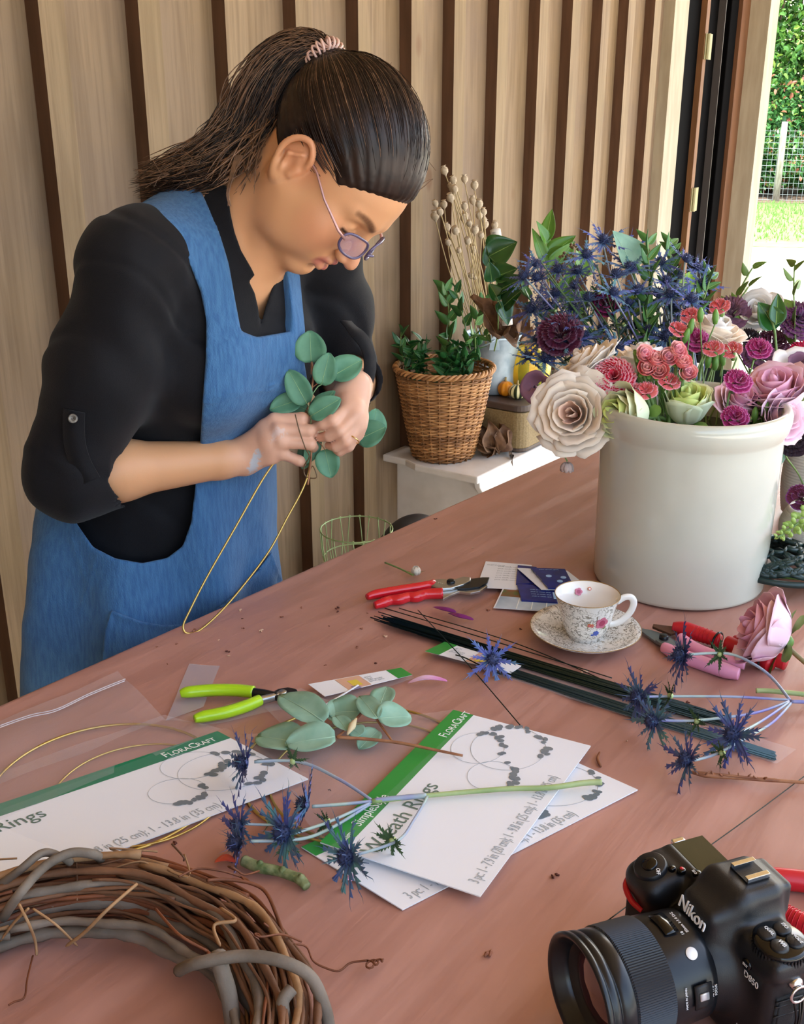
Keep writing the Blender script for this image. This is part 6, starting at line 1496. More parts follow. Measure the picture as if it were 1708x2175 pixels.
# ---------------------------------------------------------------- sea holly sprigs lying on the table
def lying_holly(label, stems, heads, whorls, seed):
    o0 = TP(*stems[0][0][0][:2]); t = thing('sea_holly_sprig', label, 'flower', o0); O = Vector(t.location)
    for pts, r0, m in stems:
        rod('stem', pts, r0, m, t, O, 8, 6)
    for i, (x, y, hh, dx, dy, dz, R_) in enumerate(heads):
        d = (TP(x+dx, y+dy, hh)-TP(x, y, hh)); d = d.normalized()+Vector((0, 0, dz)); 
        holly_head(t, frame(TP(x, y, hh)-O, d), R_, seed+i, [H_cone, H_br if i % 3 != 2 else H_br2, H_sp], n=12)
    for i, (x, y, hh, dx, dy, R_) in enumerate(whorls):
        d = (TP(x+dx, y+dy, hh)-TP(x, y, hh)).normalized()+Vector((0, 0, .2)); holly_whorl(t, TP(x, y, hh)-O, d, R_, seed+20+i, 7)
    return t
lying_holly('branched blue sea holly sprig lying across the ring packages in the middle foreground',
    [([(1278, 1661, .012), (1240, 1663, .012), (1165, 1673, .013), (1068, 1676, .014), (905, 1690, .014), (790, 1702, .015)], [.0030, .0030, .0027, .0026, .0023, .0026], H_stg),
     ([(790, 1702, .015), (730, 1708, .018), (663, 1713, .02)], .0017, H_stb), ([(905, 1690, .014), (845, 1695, .015), (795, 1701, .015)], .0026, H_stb),
     ([(790, 1700, .015), (720, 1655, .02), (636, 1618, .024), (540, 1618, .026)], .0016, H_stb), ([(785, 1706, .015), (700, 1745, .018), (625, 1770, .02)], .0015, H_stb),
     ([(785, 1708, .014), (710, 1755, .012), (640, 1782, .013), (530, 1787, .02)], .0016, H_stb), ([(632, 1752, .018), (570, 1752, .02), (520, 1750, .022)], .0013, H_stb),
     ([(908, 1692, .014), (880, 1740, .018), (845, 1785, .02), (760, 1815, .022)], .0014, H_stb)],
    [(525, 1620, .028, -50, 10, .25, .030), (655, 1712, .022, -50, 0, .3, .030), (610, 1768, .022, -40, 20, .35, .034), (512, 1752, .024, -50, 20, .3, .024), (512, 1790, .022, -50, 10, .2, .030), (745, 1818, .024, -40, 20, .25, .031)],
    [(622, 1617, .024, 20, -20, .020), (696, 1745, .017, -20, 10, .018), (835, 1785, .020, -30, 20, .024), (612, 1790, .012, 0, 30, .018), (575, 1745, .014, -20, 0, .016)], 100)
lying_holly('branched blue sea holly sprig lying at the right edge over the pruners and wires',
    [([(1606, 1467, .008), (1640, 1468, .009), (1720, 1476, .009)], .0030, H_stg), ([(1680, 1490, .012), (1740, 1492, .012)], .0022, H_stb),
     ([(1678, 1487, .012), (1640, 1440, .02), (1600, 1410, .028), (1545, 1388, .032), (1465, 1390, .034)], .0017, H_stb), ([(1676, 1487, .012), (1560, 1480, .014), (1430, 1479, .018), (1375, 1480, .022)], .0016, H_stb),
     ([(1676, 1490, .012), (1600, 1515, .016), (1480, 1530, .018), (1400, 1530, .02)], .0016, H_stb), ([(1676, 1492, .012), (1620, 1530, .018), (1575, 1555, .024)], .0015, H_stb),
     ([(1680, 1494, .012), (1640, 1535, .014), (1580, 1570, .016), (1520, 1602, .016), (1475, 1615, .018)], .0015, H_stb)],
    [(1455, 1393, .036, -50, 0, .2, .036), (1362, 1482, .026, -50, 10, .3, .032), (1393, 1532, .024, -40, 10, .3, .030), (1562, 1562, .026, -30, 10, .6, .033), (1465, 1615, .022, -50, 5, .3, .029)],
    [(1530, 1390, .032, -30, 10, .026), (1425, 1478, .020, -30, 0, .024), (1482, 1532, .018, -30, 5, .021), (1535, 1600, .018, -30, 5, .022)], 140)
t = thing('sea_holly_flower', 'single blue sea holly flower lying on the label card beside the wire bundle', 'flower', TP(1042, 1432)); holly_head(t, frame((0, 0, .020), (TP(1060, 1460)-TP(1040, 1430)).normalized()+Vector((0, 0, .5))), .030, 77, [H_cone, H_br, H_sp])
# ---------------------------------------------------------------- sea holly and fillers standing behind the crock
BK = Vector((1.72, .62, Z0))
bk = thing('flower_bucket', 'dark bucket of cut flowers hidden behind the crock', 'bucket', BK); g = MB(); g.lathe([(0, .002), (.075, .002), (.078, 0), (.095, .20), (.097, .21), (.094, .21), (.09, .20), (.072, .01), (0, .01)], 48); g.build('bucket_wall', mat('bucket_dark', '3a4340', .4, metal=.5), bk)
rb = random.Random(21)
def stem_line(g, a, b, r, n=6): g.tube(catmull([a, a.lerp(b, .33)+Vector((rb.gauss(0, .006), rb.gauss(0, .006), 0)), a.lerp(b, .7)+Vector((rb.gauss(0, .004), rb.gauss(0, .004), 0)), b], 4), r, n, cap=False)
def std_holly(label, x, y, d, R_, up_=(0, 0, 1), group='sea holly heads standing behind the crock', seed=0):
    p = PD(x, y, d); t = thing('sea_holly', label, 'flower', p, group=group)
    ax_ = Vector(up_).normalized(); holly_head(t, frame((0, 0, 0), ax_), R_, seed, [H_cone, H_br if seed % 4 else H_br2, H_sp], n=9)
    b_ = Vector((BK.x+rb.uniform(-.05, .05), BK.y+rb.uniform(-.05, .05), Z0+.03))-p; g = MB(); stem_line(g, Vector((0, 0, 0)), b_, .0015); g.build('stem', H_stb, t)
    q = b_*.16; holly_whorl(t, q, -b_, R_*.85, seed+5, 6); return t
SH = [(1245, 545, 0), (1115, 590, 1), (1165, 655, 2), (1210, 690, 3), (1180, 750, 4), (1285, 705, 5), (1310, 590, 6), (1335, 650, 7), (1300, 625, 8), (1335, 545, 9), (1405, 560, 10), (1440, 590, 11), (1425, 660, 12), (1395, 630, 13), (1375, 705, 14), (1345, 700, 15), (1250, 640, 16), (1465, 640, 17), (1490, 605, 18), (1240, 720, 19), (1310, 740, 20), (1385, 745, 21), (1415, 720, 22), (1280, 515, 23), (1270, 665, 24), (1455, 555, 25), (1225, 610, 26)]
hl_k = (0, 1, 4, 23, 12, 25)
hl_ = {0: 'tallest blue sea holly head at the upper left of the bunch behind the crock', 1: 'leftmost blue sea holly head of the bunch, near the poppy pods', 4: 'lowest blue sea holly head at the left, in front of the maroon flower', 23: 'small dark sea holly head beside the big grey-green leaf', 12: 'large spiky sea holly head above the small coral carnations', 25: 'sea holly head in front of the dark doorway'}
rs_ = random.Random(77)
while len(SH) < 48:
    x, y = rs_.uniform(1110, 1505), rs_.uniform(560, 770)
    if min((x-a)**2+(y-b_)**2 for a, b_, c in SH) > 26**2 and not (x > 1440 and y > 690): SH.append((x, y, len(SH)))
def ordinal_labels(items, lead, rows, tail):
    out = {}; n = len(rows); ys = sorted(i[1] for i in items); 
    bands = [[] for _ in rows]
    for it in items: bands[min(n-1, int(n*sum(1 for v in ys if v < it[1])/len(ys)))].append(it)
    W_ = ['leftmost', 'second from left', 'third from left', 'fourth from left', 'fifth from left', 'sixth from left', 'seventh from left', 'eighth from left', 'ninth from left', 'tenth from left', 'eleventh from left', 'twelfth from left', 'thirteenth from left', 'fourteenth from left', 'fifteenth from left', 'sixteenth from left', 'seventeenth from left', 'eighteenth from left']
    for nm, b_ in zip(rows, bands):
        b_.sort()
        for k, it in enumerate(b_): out[(it[0], it[1])] = '%s, %s in the %s row %s' % (lead, 'rightmost' if k == len(b_)-1 else W_[k], nm, tail)
    return out
HLB = ordinal_labels([q for q in SH if q[2] not in hl_k], 'blue sea holly head', ('top', 'upper', 'lower', 'bottom'), 'behind the crock')
for x, y, i in SH:
    d = 1.78+.10*rb.random()+(.05 if y < 600 else 0); v_ = Vector((rb.gauss(0, .35), rb.gauss(0, .35), 1))-FW*.5+RT*((x-1340)/400)
    std_holly(hl_.get(i) or HLB[(x, y)], x, y, d, .030+.009*rb.random(), v_, seed=i*3+200)
# veronica-like lilac spikes
M_lil = mat('lilac_floret', '8b8cae', .6, col2='6b6d98', ns=200)
for k, (x, y) in enumerate(((1145, 590), (1155, 615), (1225, 640), (1198, 668), (1265, 600))):
    p = PD(x, y, 1.84); t = thing('lilac_spike', 'thin lilac flower spike among the sea holly, '+('topmost at the left', 'just below the topmost one', 'second from right', 'middle of the five', 'rightmost one')[k], 'flower', p, group='lilac spikes'); g = MB(); 
    for i in range(90):
        z = rb.uniform(-.05, .03); a = rb.random()*6.28; r_ = .009*(1-(z+.05)/.09); c = Vector((r_*math.cos(a), r_*math.sin(a), z)); s_ = .0022; g.add([c+Vector((s_, 0, 0)), c+Vector((0, s_, 0)), c+Vector((-s_, -s_, 0)), c+Vector((math.cos(a)*s_*1.6, math.sin(a)*s_*1.6, s_*1.4))], [(0, 1, 3), (1, 2, 3), (2, 0, 3)])
    g.build('florets', M_lil, t, smooth=False); g = MB(); stem_line(g, Vector((0, 0, .03)), Vector((BK.x, BK.y, Z0+.05))-p, .0012); g.build('stem', STEMD, t)
# leafy branches
L_ol = mat('laurel_leaf', '5f9234', .3, col2='4a7c2c', ns=14, spec=.6); L_olv = mat('laurel_rib', '9cc168', .4); L_dk = mat('dark_glossy_leaf', '2c5f27', .25, col2='224f22', ns=16, spec=.6); L_gr = mat('ruscus_leaf', '4d8040', .35, col2='3b6b35', ns=20); L_bri = mat('bright_leaf', 'a9d13c', .35, col2='97c238', ns=14)
def branch(label, path, leaves, mats, name='leaf_branch', cat='foliage', group=None, r=.0022, sm=None):
    """path: points in pixels+distance; leaves: (x, y, dist, tipx, tipy, tipdist, width)"""
    p0 = PD(*path[0]); t = thing(name, label, cat, p0, group=group); g = MB(); g.tube(catmull([PD(*q)-p0 for q in path], 5), [r]*((len(path)-1)*5+1), 6); g.build('stem', sm or STEM, t)
    for i, (x, y, d, x1, y1, d1, w_) in enumerate(leaves):
        a, b_ = PD(x, y, d)-p0, PD(x1, y1, d1)-p0; n = -FW+UP*.35+RT*rb.uniform(-.6, .6); leafobj('leaf', t, a, b_-a, n, (b_-a).length, w_, mats, seed=i, kind='ovate', cup=.25)
    return t
branch('tall bright laurel branch with upright leaves against the plank wall', [(1180, 640, 2.35), (1165, 600, 2.35), (1160, 540, 2.35), (1158, 515, 2.35)],
    [(1160, 515, 2.35, 1172, 440, 2.36, .034), (1162, 520, 2.35, 1143, 468, 2.33, .030), (1158, 560, 2.34, 1133, 482, 2.33, .030), (1165, 545, 2.35, 1222, 498, 2.33, .045), (1165, 552, 2.33, 1200, 520, 2.30, .030), (1170, 580, 2.3, 1222, 512, 2.28, .05), (1180, 600, 2.3, 1245, 540, 2.28, .045), (1240, 590, 2.2, 1232, 515, 2.22, .05), (1185, 640, 2.2, 1215, 580, 2.18, .06), (1200, 660, 2.2, 1268, 620, 2.18, .05)], [L_ol, L_olv])
branch('dark glossy laurel leaves beside the dried poppy stalks', [(1050, 745, 3.08), (1058, 700, 2.9), (1055, 600, 2.45), (1045, 545, 2.4)],
    [(1038, 545, 2.4, 1098, 512, 2.38, .075), (1042, 570, 2.4, 1035, 515, 2.4, .04), (1050, 590, 2.38, 1098, 568, 2.36, .055), (1045, 600, 2.38, 1040, 555, 2.36, .04), (1055, 620, 2.38, 1112, 585, 2.3, .05), (1060, 640, 2.36, 1040, 600, 2.36, .05), (1070, 650, 2.36, 1110, 610, 2.3, .05), (1060, 640, 2.36, 1082, 690, 2.36, .05)], [L_dk, L_olv])
t = branch('big grey-green eucalyptus leaf standing up above the sea holly', [(1350, 640, 1.9), (1348, 600, 1.9), (1345, 560, 1.9)], [(1348, 575, 1.9, 1308, 487, 1.88, .072), (1352, 560, 1.92, 1366, 520, 1.93, .03)], [M_euc2, M_euc2v])
def ruscus(label, path, n, L_, w_, mats, spread=.6, group=None):
    P_ = catmull([PD(*q) for q in path], 8); p0 = P_[0]; t = thing('greenery_sprig', label, 'foliage', p0, group=group); g = MB(); g.tube([p-p0 for p in P_], .0016, 5); g.build('stem', STEM, t)
    for i in range(n):
        k = (i+1)/n; p = P_[int(k*(len(P_)-1))]; d = (P_[min(len(P_)-1, int(k*(len(P_)-1))+1)]-P_[max(0, int(k*(len(P_)-1))-1)]).normalized(); a = i*2.3+rb.random()*.6; s_ = d.orthogonal().normalized(); s2_ = d.cross(s_); o_ = s_*math.cos(a)+s2_*math.sin(a)
        leafobj('leaf', t, p-p0, d*(1-spread*.4)+o_*spread, o_.cross(d)+rdir(rb)*.4, L_*(1-.35*k)*rb.uniform(.85, 1.1), w_*(1-.3*k), mats, seed=i, kind='ovate', cup=.2)
    return t
for lb, path in (('upright ruscus sprig above the middle of the bouquet', [(1385, 690, 1.85), (1382, 620, 1.86), (1378, 560, 1.87), (1376, 510, 1.88)]), ('upright ruscus sprig in front of the dark doorway', [(1430, 660, 1.9), (1428, 600, 1.92), (1424, 545, 1.93), (1424, 515, 1.94)]),
                 ('short ruscus sprig low in the bouquet, behind the sea holly', [(1370, 760, 1.8), (1375, 700, 1.82), (1372, 640, 1.82)]), ('leafy green sprig at the left side of the bouquet', [(1250, 760, 1.85), (1190, 700, 1.87), (1140, 650, 1.9), (1110, 620, 1.9)]),
                 ('leafy green sprig at the right side of the bouquet, before the doorway', [(1440, 740, 1.8), (1480, 680, 1.8), (1500, 620, 1.82), (1510, 585, 1.83)])):
    ruscus(lb, path, 15, .048, .018, [L_gr, L_olv])
for lb, path, n in (('young leafy twig standing out against the bright yard, left one', [(1540, 760, 1.9), (1550, 690, 1.92), (1568, 625, 1.93), (1598, 570, 1.94)], 8), ('leafy twig standing out against the bright yard at the right edge', [(1690, 740, 1.85), (1688, 670, 1.86), (1686, 610, 1.87), (1688, 562, 1.88)], 9), ('arching green twig before the bright yard between the two arrangements', [(1530, 800, 1.85), (1540, 740, 1.86), (1545, 680, 1.87), (1590, 610, 1.9)], 7)):
    ruscus(lb, path, n, .045, .020, [mat('olive_leaf', '6f8a3c', .4, col2='55722f', ns=20), L_olv], .8)
for x, y, x1, y1, d in ((1340, 655, 1356, 620, 1.93), (1460, 620, 1470, 575, 1.95), (1350, 668, 1330, 630, 1.9)):
    branch('rounded lime leaf among the sea holly stems, '+{1340: 'middle one', 1460: 'rightmost one', 1350: 'leftmost one'}[x], [(x, y+60, d), (x, y+20, d), (x, y, d)], [(x, y, d, x1, y1, d, .05)], [L_bri, L_olv], group='lime leaves in the bouquet')
for i, (x0, y0, x1, y1) in enumerate(((1330, 760, 1290, 610), (1350, 760, 1345, 640), (1390, 760, 1400, 640), (1420, 760, 1450, 640), (1300, 770, 1240, 660), (1360, 770, 1320, 690), (1280, 790, 1195, 740), (1440, 770, 1490, 690), (1400, 790, 1380, 700))):
    ruscus('dark feathery sea holly foliage, %s from left, filling the bunch behind the crock' % ('first', 'second', 'third', 'fourth', 'fifth', 'sixth', 'seventh', 'eighth', 'ninth')[i], [(x0, y0+40, 1.82), ((x0+x1)/2, (y0+y1)/2, 1.84), (x1, y1, 1.86)], 20, .036, .008, [mat('holly_dark_leaf', '2f4a44', .5, col2='3c5a3f', ns=60), H_stb], .8)
# ---------------------------------------------------------------- blooms in and behind the crock
cr = petal_mat('rose_cream', 'f6ead8', 'f0dcc8'); cr2 = petal_mat('rose_cream_outer', 'f6ede0', 'ecdecb'); crp = petal_mat('rose_peach', 'efcdb6', 'e8b9a0')
gn = petal_mat('rose_green', 'dbe893', 'cbdd78'); gn2 = petal_mat('rose_green_pale', 'edf2cf', 'e0eab0'); pkr = petal_mat('rose_pink', 'efb6cc', 'e8a0bd'); pkr2 = petal_mat('rose_pink_outer', 'f3d0de', 'edbccf')
wh = petal_mat('rose_white', 'f3efea', 'ece2da'); mag = petal_mat('carnation_magenta', 'b3246e', '8f1a58'); magp = petal_mat('carnation_magenta_pale', 'd072a6', 'c05a96'); redp = petal_mat('carnation_red', 'd9203f', 'c01838'); wedge = petal_mat('carnation_white_edge', 'f0b4c0', 'e88fa2')
cor = petal_mat('spray_coral', 'dd4a55', 'ea8a84'); corp = petal_mat('spray_pink_cream', 'f0bcae', 'e0607a'); mar = petal_mat('dahlia_maroon', '5e1235', '46102a'); dus = petal_mat('dusty_mauve', '7d5568', '64405a'); pur = petal_mat('mum_purple', '7b3a74', '64285f'); blk = petal_mat('scabiosa_black', '1e0f18', '2c1422')
inC = lambda: CC+Vector((rb.uniform(-.06, .06), rb.uniform(-.06, .06), .06))
cv = lambda a, b_, c=-1.0: (RT*a+UP*b_+FW*c)
make_rose('rose', 'large cream rose hanging over the left side of the crock, facing out', PD(1226, 882, 1.500), cv(-.42, .0), .050, [crp, cr, cr, cr2], .80, 7, 3, inC(), up=UP, hgt=.8)
make_rose('rose', 'cream rose seen from the side above the big hanging cream rose', PD(1262, 800, 1.530), cv(-.62, .75, -.15), .046, [cr, cr2], .95, 7, 5, inC(), hgt=.8)
make_rose('rose', 'pale green rose lying sideways over the crock rim, facing left', PD(1362, 886, 1.465), cv(-.80, .10, -.50), .037, [gn, gn, gn2, gn2], .30, 6, 8, CC+Vector((-.03, .0, .12)), hgt=1.35)
make_rose('rose', 'pale green rose upright at the middle of the crock rim', PD(1455, 895, 1.490), cv(-.05, .80, -.60), .034, [gn, gn, gn2], .25, 6, 11, inC(), hgt=1.35)
make_rose('rose', 'large pink rose at the right edge, above the crock rim', PD(1655, 860, 1.51), cv(-.35, .75, -.55), .047, [pkr, pkr, pkr2], .55, 6, 14, inC(), hgt=.95)
make_rose('rose', 'pink rose half hidden behind the magenta spray carnation', PD(1568, 872, 1.52), cv(.0, .5, -.8), .036, [pkr, pkr2], .55, 6, 17, inC())
make_rose('rose', 'creamy white rose behind the coral carnations', PD(1508, 735, 1.66), cv(.2, .8, -.5), .042, [wh, cr], .7, 6, 19, inC())
make_rose('rose', 'white rose tucked behind the red and white carnation', PD(1370, 800, 1.60), cv(.0, .9, -.2), .044, [wh, cr], .7, 6, 23, inC())
make_rose('rose', 'pink rose hanging over the rim at the far right of the crock', PD(1640, 890, 1.49), cv(.4, .1, -.9), .034, [pkr2, pkr2], .6, 5, 27, inC())
make_carnation('carnation', 'crimson carnation with white edges next to the big cream rose', PD(1305, 808, 1.475), cv(-.25, .25), .030, [redp, wedge], 4, 6, inC(), dens=12)
for k, (x, y, d, R_, lb) in enumerate(((1565, 815, 1.45, .020, 'magenta spray carnation on the pink rose'), (1560, 892, 1.42, .019, 'magenta spray carnation at the crock rim'), (1475, 728, 1.6, .022, 'magenta carnation behind the green buds'), (1610, 745, 1.62, .02, 'magenta bloom at the right edge beyond the crock'))):
    make_carnation('spray_carnation', lb, PD(x, y, d), cv(rb.uniform(-.2, .2), .5), R_, [mag, magp], 30+k, 4, inC(), dens=8)
for k, (x, y, lb) in enumerate(((1362, 757, 'pink and cream spray rosebud nearest the crimson carnation'), (1388, 770, 'pink and cream spray rosebud, second of the cluster'), (1415, 762, 'pink and cream spray rosebud at the top middle of the cluster'), (1444, 775, 'pink and cream spray rosebud above the green rose'), (1432, 748, 'pink and cream spray rosebud highest in the cluster'), (1400, 792, 'pink and cream spray rosebud low in the cluster'), (1457, 797, 'pink and cream spray rosebud at the right end of the cluster'), (1372, 790, 'pink and cream spray rosebud low at the left of the cluster'))):
    make_rose('spray_rose', lb, PD(x, y, 1.455), cv(rb.uniform(-.4, .4), rb.uniform(.2, .7)), .0125, [corp, corp, cor] if k % 2 else [wedge, corp, corp], .35, 4, 50+k, inC(), separate=False, hgt=1.0)
for k, (x, y, d, lb) in enumerate(((1468, 675, 1.60, 'coral spray carnation above the green buds'), (1440, 705, 1.58, 'coral spray carnation left of the green buds'), (1530, 655, 1.62, 'coral spray carnation highest in the crock'), (1515, 745, 1.56, 'coral spray carnation right of the buds'), (1555, 748, 1.57, 'coral spray carnation before the mauve bloom'), (1345, 835, 1.46, 'small coral bloom under the pink spray rosebuds'), (1372, 835, 1.45, 'coral bloom hanging above the pale green roses'), (1420, 815, 1.46, 'coral bloom tucked between the two pale green roses'))):
    make_carnation('spray_carnation', lb, PD(x, y, d), cv(rb.uniform(-.5, .5), .7), .0165, [cor, wedge], 60+k, 3, inC(), dens=6)
M_bud = mat('bud_green', '6c9a45', .4, col2='5a8739', ns=50)
BUDS = ((1458, 712), (1468, 692), (1488, 668), (1520, 672), (1505, 765), (1520, 770), (1535, 760), (1604, 880), (1625, 870), (1398, 815), (1362, 800), (1412, 828), (1655, 878))
BLB = ordinal_labels(BUDS, 'closed green bud', ('upper', 'lower'), 'of buds in the crock')
for k, (x, y) in enumerate(BUDS):
    p = PD(x, y, 1.47 if y > 800 else 1.57); t = thing('green_bud', BLB[(x, y)], 'bud', p, group='green buds in the crock'); Mx = frame((0, 0, 0), cv(rb.uniform(-.3, .3), 1, -.3)); g = MB(); g.lathe([(0, -.012), (.003, -.011), (.0048, -.004), (.0045, .004), (.0018, .010), (0, .011)], 10, Mx); g.build('bud', M_bud, t); g = MB(); stem_line(g, Mx @ Vector((0, 0, -.011)), inC()-p, .0011); g.build('stem', STEM, t)
# other blooms: maroon dahlia left, purple and mauve right
make_carnation('maroon_dahlia', 'maroon flower behind the cream roses at the left of the bouquet', PD(1190, 718, 1.80), cv(-.2, .3), .040, [mar, dus], 71, 4, BK+Vector((0, 0, .06)), dens=9)
make_carnation('maroon_dahlia', 'dark magenta flower deep among the sea holly', PD(1283, 650, 1.86), cv(0, .3), .026, [mar, mag], 72, 4, BK+Vector((0, 0, .06)), dens=9)
make_rose('mauve_flower', 'dusty mauve petalled flower hanging low left beside the gourds', PD(1143, 822, 1.72), cv(-.4, -.1), .020, [petal_mat('pale_mauve', '9a7488', '86607a')], .9, 2, 73, BK+Vector((0, 0, .06)), separate=False)
# right-hand vases
M_vase = mat('ribbed_white_vase', 'cfc8bd', .4, col2='bdb5aa', ns=12)
VA = PZ(1712, 1092, Z0); VB = PZ(1722, 1158, Z0)
def ribvase(lb, loc, rr, hh):
    t = thing('ribbed_vase', lb, 'vase', loc, group='ribbed white vases'); g = MB(); prof = [(0, .001), (rr*.62, 0), (rr*.72, .004)]
    n = 26
    for i in range(n*3+1):
        k = i/(n*3); prof.append((rr*(.74+.26*math.sin(PI*min(1, .12+k*.8))**.7)+.0009*math.cos(2*PI*i/3), .006+(hh-.012)*k))
    prof += [(rr*.80, hh-.002), (rr*.76, hh), (rr*.72, hh-.004), (rr*.7, .02), (0, .02)]; g.lathe(prof, 56); g.build('vase_wall', M_vase, t); return t
ribvase('tall ribbed white vase at the right edge behind the lower one', VA, .046, .135); ribvase('ribbed white vase at the right edge, in front, holding a snapdragon', VB, .050, .062)
VAt = VA+Vector((0, 0, .03)); VBt = VB+Vector((0, 0, .02))
for lb, x, y, d, R_, ms, nm, dn, ly in (('purple chrysanthemum at the right edge above the vases', 1690, 690, 1.88, .040, [pur, dus], 'chrysanthemum', 14, 6), ('dusty mauve lisianthus against the bright yard', 1552, 672, 1.84, .034, [dus, dus], 'lisianthus', 6, 4),
        ('mauve bloom under the lisianthus, right of the coral carnations', 1610, 760, 1.86, .032, [dus, pur], 'lisianthus', 7, 4), ('near-black scabiosa against the bright yard', 1592, 722, 1.86, .020, [blk, blk], 'scabiosa', 9, 4), ('near-black scabiosa hanging at the neck of the white vase', 1682, 940, 1.60, .028, [blk, blk], 'scabiosa', 10, 5),
        ('dark purple bloom beside the ribbed vase', 1700, 1060, 1.50, .020, [mar, pur], 'small_bloom', 7, 3), ('crimson pink bloom at the right edge under the chrysanthemum', 1702, 755, 1.80, .024, [redp, mag], 'spray_carnation', 8, 4), ('deep plum bloom low behind the large pink rose', 1640, 735, 1.9, .03, [mar, dus], 'lisianthus', 8, 4)):
    make_carnation(nm, lb, PD(x, y, d), cv(rb.uniform(-.3, .3), .4), R_, ms, 80+x, ly, VAt, dens=dn)
make_rose('lisianthus', 'white flower against the bright yard above the near-black scabiosa', PD(1612, 672, 1.9), cv(-.5, .4), .036, [wh, wh], .7, 4, 90, VAt, separate=False)
make_rose('calla_lily', 'white and purple calla-like bloom behind the large pink rose', PD(1690, 800, 1.72), cv(.1, .6), .036, [dus, wh], .9, 3, 91, VAt, separate=False)
branch('dark round leaves standing in front of the white flower at the right', [(1650, 760, 1.8), (1645, 700, 1.8), (1630, 660, 1.8)], [(1648, 700, 1.8, 1612, 640, 1.8, .045), (1648, 690, 1.79, 1655, 620, 1.8, .03), (1640, 670, 1.8, 1660, 640, 1.8, .02)], [L_dk, L_olv])
branch('grey-green eucalyptus leaves hanging down between crock and vase', [(1655, 900, 1.66), (1650, 930, 1.66), (1648, 960, 1.66)], [(1650, 935, 1.66, 1640, 1010, 1.66, .035), (1655, 945, 1.66, 1665, 975, 1.66, .03)], [M_euc2, M_euc2v])
t = thing('drooping_stem', 'pale green stem arching from the crock rim down to the right', 'stem', PD(1600, 880, 1.48)); g = MB(); g.tube([p-t.location for p in catmull([PD(1590, 895, 1.47), PD(1620, 868, 1.48), PD(1655, 880, 1.50), PD(1690, 925, 1.55)], 6)], .0022, 7); g.build('stem', STEM, t)
# snapdragon spike
t = thing('snapdragon', 'lime green snapdragon spike leaning left out of the front vase', 'flower', PD(1652, 1142, 1.44)); g = MB(); gs = MB(); a_, b_ = PD(1652, 1142, 1.44)-t.location, PD(1722, 1092, 1.50)-t.location; M_snap = mat('snapdragon_lime', 'a9c46e', .5, col2='8fb050', ns=60)
for i in range(34):
    k = i/34; c = a_.lerp(b_, k); R_ = .003+.010*k; ang = i*2.4; ax_ = (b_-a_).normalized(); s_ = ax_.orthogonal().normalized(); o_ = s_*math.cos(ang)+ax_.cross(s_)*math.sin(ang); q = c+o_*R_
    g.lathe([(0, -.002-.003*k), (.0022+.003*k, 0), (.0016+.003*k, .003+.003*k), (0, .005+.004*k)], 8, frame(q, o_-ax_*.5))
gs.tube([a_, b_, VBt-t.location], .0016, 6); g.build('florets', M_snap, t); gs.build('stem', STEM, t)
# small pale bloom hanging by a thread-like stem under the cream rose, and a fallen one by the secateurs
t = thing('small_bloom', 'little pale bloom hanging head-down below the big cream rose', 'flower', PD(1205, 982, 1.50)); Mx = frame((0, 0, 0), (0, 0, -1)); g = MB()
for c in range(9):
    vs, fs = petal(2*PI*c/9, .45, [(.001, 0), (.008, .0), (.010, .006), (.009, .013)], nu=5, nv=5, seed=c); g.add([Mx @ v for v in vs], fs)
solidify(g.build('petals', petal_mat('pale_pink', 'd2bfb8', 'b8a29a'), t), .0004); g = MB(); g.tube([p-t.location for p in catmull([PD(1205, 980, 1.50), PD(1197, 962, 1.50), PD(1199, 940, 1.50), PD(1215, 915, 1.51)], 5)], .0011, 6); g.build('stem', STEM, t)
t, O = tool('small_bloom', 'little white bloom with a green stem lying behind the glossy red secateurs', 'flower', 884, 1225); Mx = frame((0, 0, .008), (RT*-.1-FW*.3+UP*1).normalized()); g = MB()
for L in range(3):
    for c in range(5):
        vs, fs = petal(2*PI*c/5+L*.6, .75, [(.0005, -.006), (.0085-.002*L, -.004), (.0085-.002*L, .004), (.003-.0008*L, .008)], nu=6, nv=6, seed=c); g.add([Mx @ v for v in vs], fs)
solidify(g.build('petals', petal_mat('cream_white', 'd9d2c2', 'cbbfa9'), t), .0004)
g = MB()
for c in range(4): leafmesh(g, Mx @ Vector((0, 0, -.004)), Mx.to_3x3() @ Vector((math.cos(c*1.57+.4), math.sin(c*1.57+.4), .5)), UP, .015, .005, kind='ovate', mid=0)
g.build('sepals', SEP, t); rod('stem', [(878, 1222, .006), (850, 1208, .006), (818, 1195, .003)], .0014, STEM, t, O, 6)
# ---------------------------------------------------------------- pink rose lying by the plastic basket
t = make_rose('rose', 'large pink rose lying on its side on the paper, stem to the right', TP(1668, 1362, .036), (RT*-.80+Vector((0, 0, .42))+FW*.20).normalized(), .046, [pkr, pkr, pkr2], .50, 6, 41, hgt=1.0)
O = Vector(t.location); g = MB(); g.tube([p-O for p in catmull([TP(1660, 1358, .034), TP(1685, 1385, .022), TP(1720, 1415, .010), TP(1760, 1440, .004)], 6)], .0030, 8); g.build('stem', mat('rose_stem_brown', '8a7a4a', .5, col2='6d5a38', ns=30), t)
